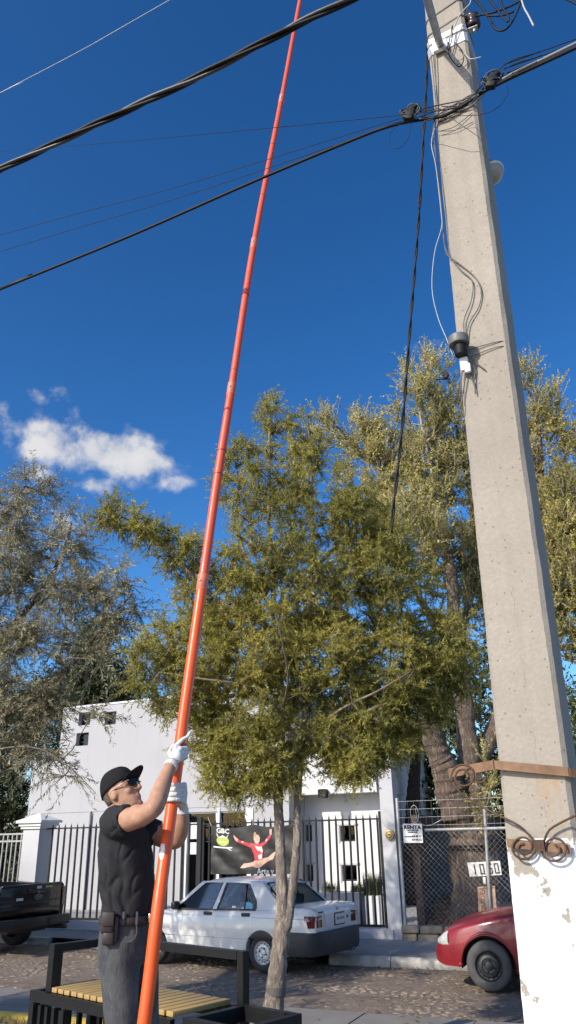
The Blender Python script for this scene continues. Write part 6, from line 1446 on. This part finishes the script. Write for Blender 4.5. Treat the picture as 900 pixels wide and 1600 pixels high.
for sd in (1, -1):
    def strip(name, poly, mat=M['car_white'], th=.035, off=0.0):
        k = MB(); a = [gp(x, z, sd, off) for x, z in poly]; b = [p - Vector((0, sd * th, 0)) for p in a]; n = len(a)
        k.add(a + b, [tuple(range(n)), tuple(range(2 * n - 1, n - 1, -1))] + [(i, (i + 1) % n, n + (i + 1) % n, n + i) for i in range(n)]); return k.obj(name, mat, rootC, world=False)
    strip('windscreen_pillar', [(2.06, .875), (1.97, .888), (1.385, 1.318), (1.44, 1.345), (1.49, 1.32)])
    strip('roof_rail', [(1.44, 1.34), (1.385, 1.318), (.95, 1.338), (.42, 1.318), (.36, 1.33), (.93, 1.368)])
    strip('middle_pillar', [(1.10, .895), (1.015, .897), (.905, 1.337), (.965, 1.337)])
    strip('rear_pillar', [(.175, .915), (.12, .935), (.165, 1.06), (.36, 1.30), (.42, 1.318), (.36, 1.332), (.10, 1.325), (-.40, .945), (-.2, .928)])
    strip('window_trim', [(2.0, .878), (.15, .906), (.15, .922), (1.975, .895)], M['trim'], .03, -.004)
    for nm, poly in (('front_window', [(1.965, .892), (1.015 + .085, .899), (.968, 1.336), (1.385, 1.316)]), ('rear_window', [(1.013, .90), (.175, .918), (.17, 1.06), (.365, 1.298), (.42, 1.317), (.903, 1.336)])):
        w = strip(nm, poly, M['car_glass'] , .005, .018)
        n = len(poly); cx_, cz_ = sum(p[0] for p in poly) / n, sum(p[1] for p in poly) / n; k = MB(); inn = [(cx_ + (x - cx_) * .93, cz_ + (z - cz_) * .93) for x, z in poly]
        a = [gp(x, z, sd, .012) for x, z in poly]; b = [gp(x, z, sd, .012) for x, z in inn]; k.add(a + b, [(i, (i + 1) % n, n + (i + 1) % n, n + i) for i in range(n)]); f = k.obj('seal', M['trim'], w, world=False)
    k = MB(); k.beam(gp(.40, .917, sd, .008), gp(.455, 1.31, sd, .008), .018, .012, up=(0, 1, 0)); k.obj('window_divider', M['trim'], rootC, world=False)
    for x in (1.18, .34):
        k = MB(); z = .842 * CS; k.cbox((x * CS, sd * (car.side_y(x * CS, z) + .010), z), (.165, .022, .052), ch=.010); dh = k.obj('door_handle', M['trim'], rootC, world=False, smooth=40)
    k = MB(); k.cbox(gp(1.90, .955, sd, -.10), (.09, .15, .12), ch=.03); k.beam(gp(1.9, .93, sd, .0), gp(1.9, .95, sd, -.06), .04, .03); k.obj('door_mirror', M['trim'], rootC, world=False, smooth=True)
for nm, pts, mt in (('rear_windscreen', [(-.385, .955, .64), (.06, 1.312, .54)], 'car_glass'), ('windscreen', [(2.03, .895, .70), (1.475, 1.318, .56)], 'car_glass')):
    (x0, z0, w0), (x1, z1, w1) = pts; k = MB(); rows = []
    for t in np.linspace(0, 1, 6): rows.append([((x0 + (x1 - x0) * t + (.06 if x0 > 1 else -.05) * (1 - v * v)) * CS, v * (w0 + (w1 - w0) * t) * CS, (z0 + (z1 - z0) * t) * CS) for v in np.linspace(-1, 1, 11)])
    k.loft(rows, cap=False, closed=False); g_ = k.obj(nm, M[mt], rootC, world=False, smooth='all')
    k = MB()
    for a, b in (((x0, z0), (w0, -w0)), ((x1, z1), (w1, -w1))):
        P_ = [((a[0] + (.06 if x0 > 1 else -.05) * (1 - v * v) + (.004 if x0 > 1 else -.004)) * CS, v * b[0] * CS, (a[1] + .004) * CS) for v in np.linspace(-1, 1, 11)]; k.tube(P_, .014, 6)
    for v in (-1, 1): k.tube([((x0 + (.004 if x0 > 1 else -.004)) * CS, v * w0 * CS, z0 * CS), (x1 * CS, v * w1 * CS, z1 * CS)], .014, 6)
    k.obj('seal', M['trim'], g_, world=False, smooth='all')
seats(rootC, [(1.35 * CS, 'f'), (.42 * CS, 'r')], .36 * CS, .42 * CS, .86 * CS, M['seat'])
k = MB(); k.cbox((1.86 * CS, 0, .84 * CS), (.3, 1.2, .14), ch=.04); k.obj('dashboard', M['trim'], rootC, world=False, smooth=True)
k = MB(); k.cbox((1.50 * CS, .0, 1.22 * CS), (.03, .24, .07), ch=.012); k.tube([(1.5 * CS, 0, 1.22 * CS), (1.44 * CS, 0, 1.31 * CS)], .008, 6); k.obj('rear_view_mirror', M['trim'], rootC, world=False, smooth=True)
k = MB(); th = np.linspace(0, 2 * math.pi, 24); k.tube([Vector((1.62 * CS, .36 * CS, .86 * CS)) + Vector((math.sin(t) * -.07, math.cos(t) * .18, math.sin(t) * .17)) for t in th], .012, 6); k.obj('steering_wheel', M['trim'], rootC, world=False, smooth='all')
k = MB(); k.cbox((.95 * CS, 0, .28 * CS), (3.0 * CS, 1.25 * CS, .14)); k.obj('floor_pan', M['dark'], rootC, world=False)
# rear: bumper, lamps, plate, badges
def bumper(pts, z0, z1, mat, name, bulge=.03):
    k = MB(); rows = []
    for x, y in pts: rows.append([(x * CS, y * CS, z * CS) for z in ()])
    rows = []
    n = len(pts)
    for i, (x, y) in enumerate(pts):
        nx, ny = (0, 0); a, b = pts[max(i - 1, 0)], pts[min(i + 1, n - 1)]; tx, ty = b[0] - a[0], b[1] - a[1]; l = math.hypot(tx, ty); nx, ny = ty / l, -tx / l
        rows.append([((x + nx * d) * CS, (y + ny * d) * CS, z * CS) for z, d in ((z0, -.05), (z0 + .005, .0), (z0 + (z1 - z0) * .25, bulge), (z0 + (z1 - z0) * .8, bulge + .006), (z1 - .008, bulge - .01), (z1, -.03))])
    k.loft(rows, cap=False, closed=False); return k.obj(name, mat, rootC, world=False, smooth=50)
rp = [(-.36, .845), (-.6, .843), (-.82, .832), (-.94, .79), (-1.01, .69), (-1.05, .5), (-1.068, .25), (-1.072, 0), (-1.068, -.25), (-1.05, -.5), (-1.01, -.69), (-.94, -.79), (-.82, -.832), (-.6, -.843), (-.36, -.845)]
bp_ = bumper(rp, .27, .615, M['bumper'], 'rear_bumper', .02)
fp = [(2.95, -.80), (3.2, -.74), (3.33, -.55), (3.38, 0), (3.33, .55), (3.2, .74), (2.95, .80)]; bumper(fp, .30, .56, M['bumper'], 'front_bumper', .02)
for sd in (1, -1):
    k = MB(); rows = []
    for x, y in ((-.86, .795), (-.93, .775), (-.99, .715), (-1.012, .60), (-1.015, .42)):
        rows.append([(x * CS, sd * y * CS, z * CS) for z in (.672, .676, .70, .77, .84, .852)])
    for r in (rows[0], rows[-1]): pass
    rows2 = []
    for i, r in enumerate(rows):
        pin = i in (0, len(rows) - 1); rows2.append([(p[0] + (.02 if (pin or j in (0, 5)) else 0), p[1] - sd * (.012 if (pin or j in (0, 5)) else 0), p[2]) for j, p in enumerate(r)])
    k.loft(rows2, cap=False, closed=False); k.obj('tail_lamp', M['lamp_red'], rootC, world=False, smooth=45)
    k = MB(); k.cbox((3.24 * CS, sd * .5 * CS, .62 * CS), (.10, .34, .11), ch=.03); k.obj('headlamp', M['lamp_clear'], rootC, world=False, smooth=True)
k = MB(); rows = []
for z, x in ((.60, -1.004), (.66, -1.008), (.86, -1.010), (.925, -1.0), (.955, -.965), (.968, -.90), (.974, -.62), (.972, -.44)): rows.append([(x * CS, v * (.66 if z < .93 else .68) * CS * (1 if z > .86 else .99), (z + (.016 * (1 - v * v) if z > .93 else 0)) * CS) for v in np.linspace(-1, 1, 9)])
rows = [[(p[0], p[1] * (.62 if i < 3 else 1), p[2]) for p in r] for i, r in enumerate(rows)]
k.loft(rows, cap=False, closed=False); o = k.obj('boot_lid', M['car_white'], rootC, world=False, smooth=40)
def rear_box(name, y, z, w, h, mat, x=-1.018, th=.012, parent=None):
    k = MB(); k.cbox((x * CS, y * CS, z * CS), (th, w * CS, h * CS), ch=.002); return k.obj(name, mat, parent or rootC, world=False)
pf = rear_box('plate_frame', -.06, .76, .33, .19, M['trim'], -1.016); rear_box('licence_plate', -.06, .76, .30, .155, M['plate'], -1.023, .012, pf)
tm = text_mb('ZGL 42 18', .055 * CS, lambda x, y, d: Vector((-1.031 * CS - d, -.06 * CS - x, .765 * CS + y)), .002, bold=.001); tm.obj('plate_lettering', M['trim'], pf, world=False)
rear_box('boot_lock', -.33, .77, .035, .04, M['trim'], -1.016); rear_box('badge', .0, .915, .07, .05, M['chrome'], -1.008); 
k = MB(); k.cbox((-1.0 * CS, .52 * CS, .895 * CS), (.012, .15, .018), ch=.002); k.obj('script_badge', M['bumper_dark'], rootC, world=False)
k = MB(); k.lathe([(.028, 0), (.03, .02), (.03, .25), (.024, .25), (.022, 0)], (-1.08 * CS, -.42 * CS, .27 * CS), 'x', 14); k.obj('exhaust_pipe', M['galvdull'], rootC, world=False, smooth=40)
# window stickers
for i, (x, z, w, h) in enumerate(((.36, 1.00, .07, .06), (.27, .985, .05, .05), (.37, .945, .07, .035), (.27, .94, .06, .05), (.44, .93, .05, .03))):
    k = MB(); n_ = 14; P_ = [gp(x + math.cos(a) * w * .6, z + math.sin(a) * h * .6, 1, .0145) for a in np.linspace(0, 2 * math.pi, n_)[:-1]] if i < 2 else [gp(x - w / 2, z - h / 2, 1, .0145), gp(x + w / 2, z - h / 2, 1, .0145), gp(x + w / 2, z + h / 2, 1, .0145), gp(x - w / 2, z + h / 2, 1, .0145)]
    k.add(P_, [tuple(range(len(P_)))]); k.obj('window_sticker', M['sticker_blue'] if i != 4 else M['plate'], rootC, world=False)
k = MB(); k.add([gp(x, z, 1, .0145) for x, z in ((.60, .935), (.68, .934), (.68, .965), (.60, .966))], [(0, 1, 2, 3)]); k.obj('window_sticker', M['plate'], rootC, world=False)
for x in (0, 2.43):
    car.liner(x * CS, .55 * CS, .79 * CS, .285 * CS); car.liner(x * CS, -.79 * CS, -.55 * CS, .285 * CS)
    for sd in (1, -1): car.wheel(x * CS, sd * .715 * CS, .285 * CS, .165 * CS, .178 * CS, M['tyre'], M['rim'])
print('sedan done')

# ---- red car, nose showing left of the utility pole
rroot = thing('parked_car', 'dark red car with black steel wheels half hidden by the utility pole', 'car', (-2.24 + 2.40, 11.36 + .70, Z_ROAD + .012), math.pi, 'cars parked along the street')
pr_ = {'sill': [(-.9, .34), (-.4, .24), (1.8, .20), (2.7, .26), (3.02, .26), (3.2, .30)],
       'sh': [(-.95, .90), (-.8, .95), (0, .93), (1.6, .90), (1.9, .90), (2.3, .835), (2.7, .745), (2.95, .665), (3.08, .58), (3.16, .46)],
       'w': [(-.95, .66), (-.8, .76), (0, .83), (1.9, .83), (2.5, .815), (2.8, .775), (3.0, .69), (3.1, .58), (3.16, .46)],
       'crown': [(-.95, .02), (1.8, .05), (2.6, .07), (3.0, .05), (3.16, .01)]}
rcar = Car(rroot, pr_, [(0, .288), (2.40, .288)], .345, M['car_red']); rcar.body(-.95, 3.16)
rcar.panel('front_door', .75, 1.75, .23, lambda x: rcar.I('sh', x) - .04, M['car_red'], .006); rcar.panel('arch_lip', 2.0, 2.8, lambda x: rcar.zb(x), lambda x: rcar.zb(x) + .045, M['car_red'], .012, nx=40, nz=4)
for x in (0, 2.40):
    rcar.liner(x, .52, .78, .288); rcar.liner(x, -.78, -.52, .288)
    for sd in (1, -1): rcar.wheel(x, sd * .715, .288, .19, .178, M['tyre_dusty'], M['rim_black'])
for sd in (1, -1):
    k = MB(); rows = []
    for x, w in ((2.91, .0), (2.95, .0), (3.0, 0), (3.04, 0), (3.075, 0)):
        y = rcar.I('w', x); zt_ = rcar.I('sh', x)
        rows.append([(x + .012 * (0 < j < 4), sd * (rcar.side_y(x, z) + .012 * (1 if 0 < j < 4 else -.4)), z) for j, z in enumerate(np.linspace(max(.50, zt_ - .16 - (x - 2.8) * .2), zt_ - .012, 5))])
    k.loft(rows, cap=False, closed=False); k.obj('headlamp', M['lamp_clear'], rroot, world=False, smooth=45)
    # simple cabin
    def rp_(x, z): return Vector((x, sd * (.77 - (z - .9) * .36), z))
    def rstrip(name, poly, mat, th=.03, off=0):
        k = MB(); a = [rp_(x, z) - Vector((0, sd * off, 0)) for x, z in poly]; b = [p - Vector((0, sd * th, 0)) for p in a]; n = len(a); k.add(a + b, [tuple(range(n)), tuple(range(2 * n - 1, n - 1, -1))] + [(i, (i + 1) % n, n + (i + 1) % n, n + i) for i in range(n)]); k.obj(name, mat, rroot, world=False)
    rstrip('windscreen_pillar', [(1.85, .90), (1.75, .905), (1.16, 1.335), (1.2, 1.365), (1.25, 1.345)], M['car_red']); rstrip('roof_rail', [(1.2, 1.365), (1.16, 1.335), (.1, 1.33), (.05, 1.35), (.6, 1.385)], M['car_red']); rstrip('rear_pillar', [(-.1, .92), (-.75, .95), (.05, 1.35), (.2, 1.335)], M['car_red']); rstrip('side_window', [(1.74, .906), (-.09, .921), (.19, 1.333), (1.155, 1.334)], M['car_glass_dark'], .005, .015)
    k = MB(); k.cbox((1.72, sd * .90, .97), (.10, .16, .12), ch=.03); k.beam((1.72, sd * .74, .94), (1.72, sd * .84, .96), .04, .03); k.obj('door_mirror', M['car_red'], rroot, world=False, smooth=True)
k = MB(); k.loft([[(x, v * .6, z + .025 * (1 - v * v)) for v in np.linspace(-1, 1, 9)] for x, z in ((.0, 1.32), (.1, 1.352), (.6, 1.384), (1.15, 1.362), (1.24, 1.335))], cap=False, closed=False); o = k.obj('roof', M['car_red'], rroot, world=False, smooth='all'); q = o.modifiers.new('t', 'SOLIDIFY'); q.thickness = .02; q.offset = -1
for (x0, z0, w0), (x1, z1, w1) in (((1.84, .905, .70), (1.23, 1.345, .57)), ((-.7, .955, .62), (.02, 1.33, .55))):
    k = MB(); k.loft([[(x0 + (x1 - x0) * t, v * (w0 + (w1 - w0) * t), z0 + (z1 - z0) * t) for v in np.linspace(-1, 1, 7)] for t in (0, .5, 1)], cap=False, closed=False); k.obj('windscreen', M['car_glass_dark'], rroot, world=False)
k = MB(); k.box((2.05, -.68, .899), (2.35, -.02, .905)); k.xf(Matrix.Rotation(-.0, 4, 'Y')); k.cbox((1.93, 0, .935), (.16, 1.2, .02), ch=.006); k.obj('wiper_cowl', M['trim'], rroot, world=False)
k = MB(); k.cbox((1.05, 0, .30), (3.2, 1.22, .12)); k.cbox((3.10, 0, .42), (.10, .7, .10), ch=.02); k.obj('underbody', M['dark'], rroot, world=False)

# ---- black pickup, only its tail in view
TS = .90; tyaw = math.pi - math.radians(6)
troot = thing('pickup_truck', 'black pickup truck with its tailgate towards the camera at the left edge', 'pickup truck', (-11.98, 12.62, Z_ROAD + .012), tyaw)
def tb(name, lo, hi, mat, ch=0, parent=None, rot=None):
    k = MB(); c = [(a + b) / 2 * TS for a, b in zip(lo, hi)]; s = [(b - a) * TS for a, b in zip(lo, hi)]; k.cbox(c, s, rot, ch=ch); return k.obj(name, mat, parent or troot, world=False, smooth=40 if ch else False)
tp = {'sill': [(-1.25 * TS, .60 * TS), (.7 * TS, .52 * TS), (5, .48 * TS)], 'sh': [(-1.3 * TS, 1.24 * TS), (1.0 * TS, 1.25 * TS), (5, 1.25 * TS)], 'w': [(-1.25 * TS, .955 * TS), (-1.15 * TS, .985 * TS), (5, .985 * TS)], 'crown': [(-2, 0), (5, 0)]}
tc = Car(troot, tp, [(0, .40 * TS)], .50 * TS, M['car_black'])
for sd in (1, -1):
    k = MB(); rows = []
    for x in tc.stations(-1.22 * TS, .98 * TS, 40):
        zb = tc.zb(x); zs = tc.I('sh', x); h = [(tc.side_y(x, z), z) for z in np.linspace(zb, zs - .02, 9)] + [(tc.side_y(x, zs) - .02, zs), (tc.side_y(x, zs) - .10, zs), (tc.side_y(x, zs) - .105, zs - .25), (tc.side_y(x, zs) - .10, zb)]
        rows.append([(x, sd * y, z) for y, z in h])
    k.loft(rows, cap=True); k.obj('bed_side', M['car_black'], troot, world=False, smooth=40)
    # tall tail lamp wrapping the corner
    k = MB(); rows = []
    for x, y in ((-1.08, .992), (-1.18, .985), (-1.245, .955), (-1.262, .89), (-1.264, .84)): rows.append([((x + (.012 if j in (0, 5) else 0)) * TS, sd * (y + (0 if j in (0, 5) else .008)) * TS, z * TS) for j, z in enumerate((.82, .83, .90, 1.08, 1.17, 1.18))])
    k.loft(rows, cap=False, closed=False); k.obj('tail_lamp', M['lamp_red'], troot, world=False, smooth=45)
tb('bed_floor', (-1.2, -.86, .72), (1.0, .86, .78), M['trim']); tb('bed_front', (.93, -.86, .78), (.98, .86, 1.245), M['car_black'])
tg = tb('tailgate', (-1.262, -.825, .70), (-1.20, .825, 1.262), M['car_black'], .02)
tb('tailgate_lip', (-1.29, -.82, 1.225), (-1.2, .82, 1.275), M['car_black'], .018, tg); tb('lower_panel', (-1.272, -.80, .735), (-1.258, .80, .93), M['car_black'], .006, tg)
tb('tailgate_ridge', (-1.276, -.80, .945), (-1.262, .80, .965), M['car_black'], .005, tg)
tb('tailgate_handle', (-1.282, -.13, 1.10), (-1.255, .13, 1.16), M['trim'], .01, tg)
bs = tb('rear_bumper', (-1.45, -.96, .46), (-1.28, .96, .66), M['bumper_dark'], .035); tb('bumper_step', (-1.462, -.28, .54), (-1.40, .28, .665), M['trim'], .012, bs); tb('plate_recess', (-1.468, -.62, .49), (-1.44, -.34, .62), M['bumper'], .01, bs)
tb('underbody', (-1.2, -.5, .38), (5, .5, .58), M['dark']); k = MB(); k.tube([Vector(p) * TS for p in ((-1.0, -.7, .42), (-1.3, -.74, .42), (-1.52, -.80, .415))], .04 * TS, 12); k.obj('exhaust_pipe', M['bumper_dark'], troot, world=False, smooth=40)
tc.liner(0, -.95 * TS, -.5 * TS, .40 * TS); tc.liner(0, .5 * TS, .95 * TS, .40 * TS)
for sd in (1, -1): tc.wheel(0, sd * .82 * TS, .40 * TS, .28 * TS, .23 * TS, M['tyre'], M['rim']); tc.wheel(3.7 * TS, sd * .82 * TS, .40 * TS, .28 * TS, .23 * TS, M['tyre'], M['rim'])
# cab and bonnet beyond the frame
k = MB(); rows = []
for x, zl, zs, wz, zt in ((1.05, .5, 1.25, .98, 1.88), (1.3, .5, 1.27, .99, 1.93), (2.6, .5, 1.27, .99, 1.93)): rows.append([(x * TS, -wz * TS, zl * TS), (x * TS, -wz * TS, zs * TS), (x * TS, -.74 * TS, zt * TS), (x * TS, .74 * TS, zt * TS), (x * TS, wz * TS, zs * TS), (x * TS, wz * TS, zl * TS)])
k.loft(rows); k.obj('cab', M['car_black'], troot, world=False)
k = MB(); rows = []
for x, zs, w in ((2.605, 1.27, .985), (3.3, 1.2, .985), (4.4, 1.12, .96), (4.6, 1.0, .9)): rows.append([(x * TS, -w * TS, .62 * TS), (x * TS, -w * TS, zs * TS), (x * TS, w * TS, zs * TS), (x * TS, w * TS, .62 * TS)])
k.loft(rows); k.obj('bonnet', M['car_black'], troot, world=False, smooth=30)
for sd in (1, -1):
    k = MB(); k.add([Vector((x, sd * (.992 - (z - 1.25) * .37), z)) * TS for x, z in ((1.25, 1.30), (2.5, 1.30), (2.4, 1.80), (1.35, 1.80))], [(0, 1, 2, 3)]); k.obj('cab_window', M['glass'], troot, world=False)
k = MB(); k.add([Vector((1.045 - (z - 1.25) * .0 - .002, y, z)) * TS for y, z in ((-.8, 1.32), (.8, 1.32), (.68, 1.80), (-.68, 1.80))], [(0, 1, 2, 3)]); k.obj('rear_window', M['glass'], troot, world=False)
# maker's oval with script, stickers
M['oval'] = MAT('dark_oval_badge', (.02, .03, .07), .25, var=.1); xe = -1.268
def tpt(y, z, d): return Vector(((xe - d) * TS, y * TS, z * TS))
def oval(a, b, cy_, cz_, d0, d1, n=28): return [tpt(cy_ - a * math.cos(t), cz_ + b * math.sin(t), d) for d in (d0, d1) for t in np.linspace(0, 2 * math.pi, n + 1)[:-1]]
by, bz = -.16, 1.02
k = MB(); n = 28; k.loft([oval(.115, .048, by, bz, 0, .014)[:n], oval(.115, .048, by, bz, 0, .014)[n:]]); em = k.obj('oval_badge', M['chrome'], tg, world=False, smooth=30)
k = MB(); k.loft([oval(.102, .038, by, bz, .012, .018)[:n], oval(.102, .038, by, bz, .012, .018)[n:]]); k.obj('badge_field', M['oval'], em, world=False, smooth=30)
text_mb('Ford', .075 * TS, lambda x, y, d: tpt(by, bz, .020 + d) + Vector((0, -x, y + .004)), .003, shear=.3, bold=.001).obj('badge_script', M['chrome'], em, world=False)
for nm, y, z, w, h, mt in (('sticker', -.17, 1.20, .13, .05, 'plate'), ('sticker', -.44, 1.20, .20, .035, 'green_print'), ('model_badge', .33, 1.0, .18, .05, 'plate')):
    k = MB(); k.add([tpt(y - w / 2, z - h / 2, .006 + (nm == 'sticker') * .0), tpt(y + w / 2, z - h / 2, .006), tpt(y + w / 2, z + h / 2, .006), tpt(y - w / 2, z + h / 2, .006)], [(0, 1, 2, 3)]); k.obj(nm, M[mt], tg, world=False)
k = MB(); M['sticker_brown'] = MAT('brown_sticker', (.22, .13, .09), .6, var=.4, scale=40)
for poly in ([(-.21, 1.135), (-.19, 1.15), (-.15, 1.15), (-.13, 1.13), (-.14, 1.09), (-.17, 1.075), (-.20, 1.09)], [(.10, 1.13), (-.02, 1.125), (-.14, 1.115), (-.02, 1.10)], [(.13, 1.18), (.02, 1.165), (.06, 1.155)], [(-.36, 1.12), (-.24, 1.125), (-.19, 1.11), (-.26, 1.10)]):
    k.add([tpt(y, z, .008) for y, z in poly], [tuple(range(len(poly)))])
k.obj('winged_sticker', M['sticker_brown'], tg, world=False)
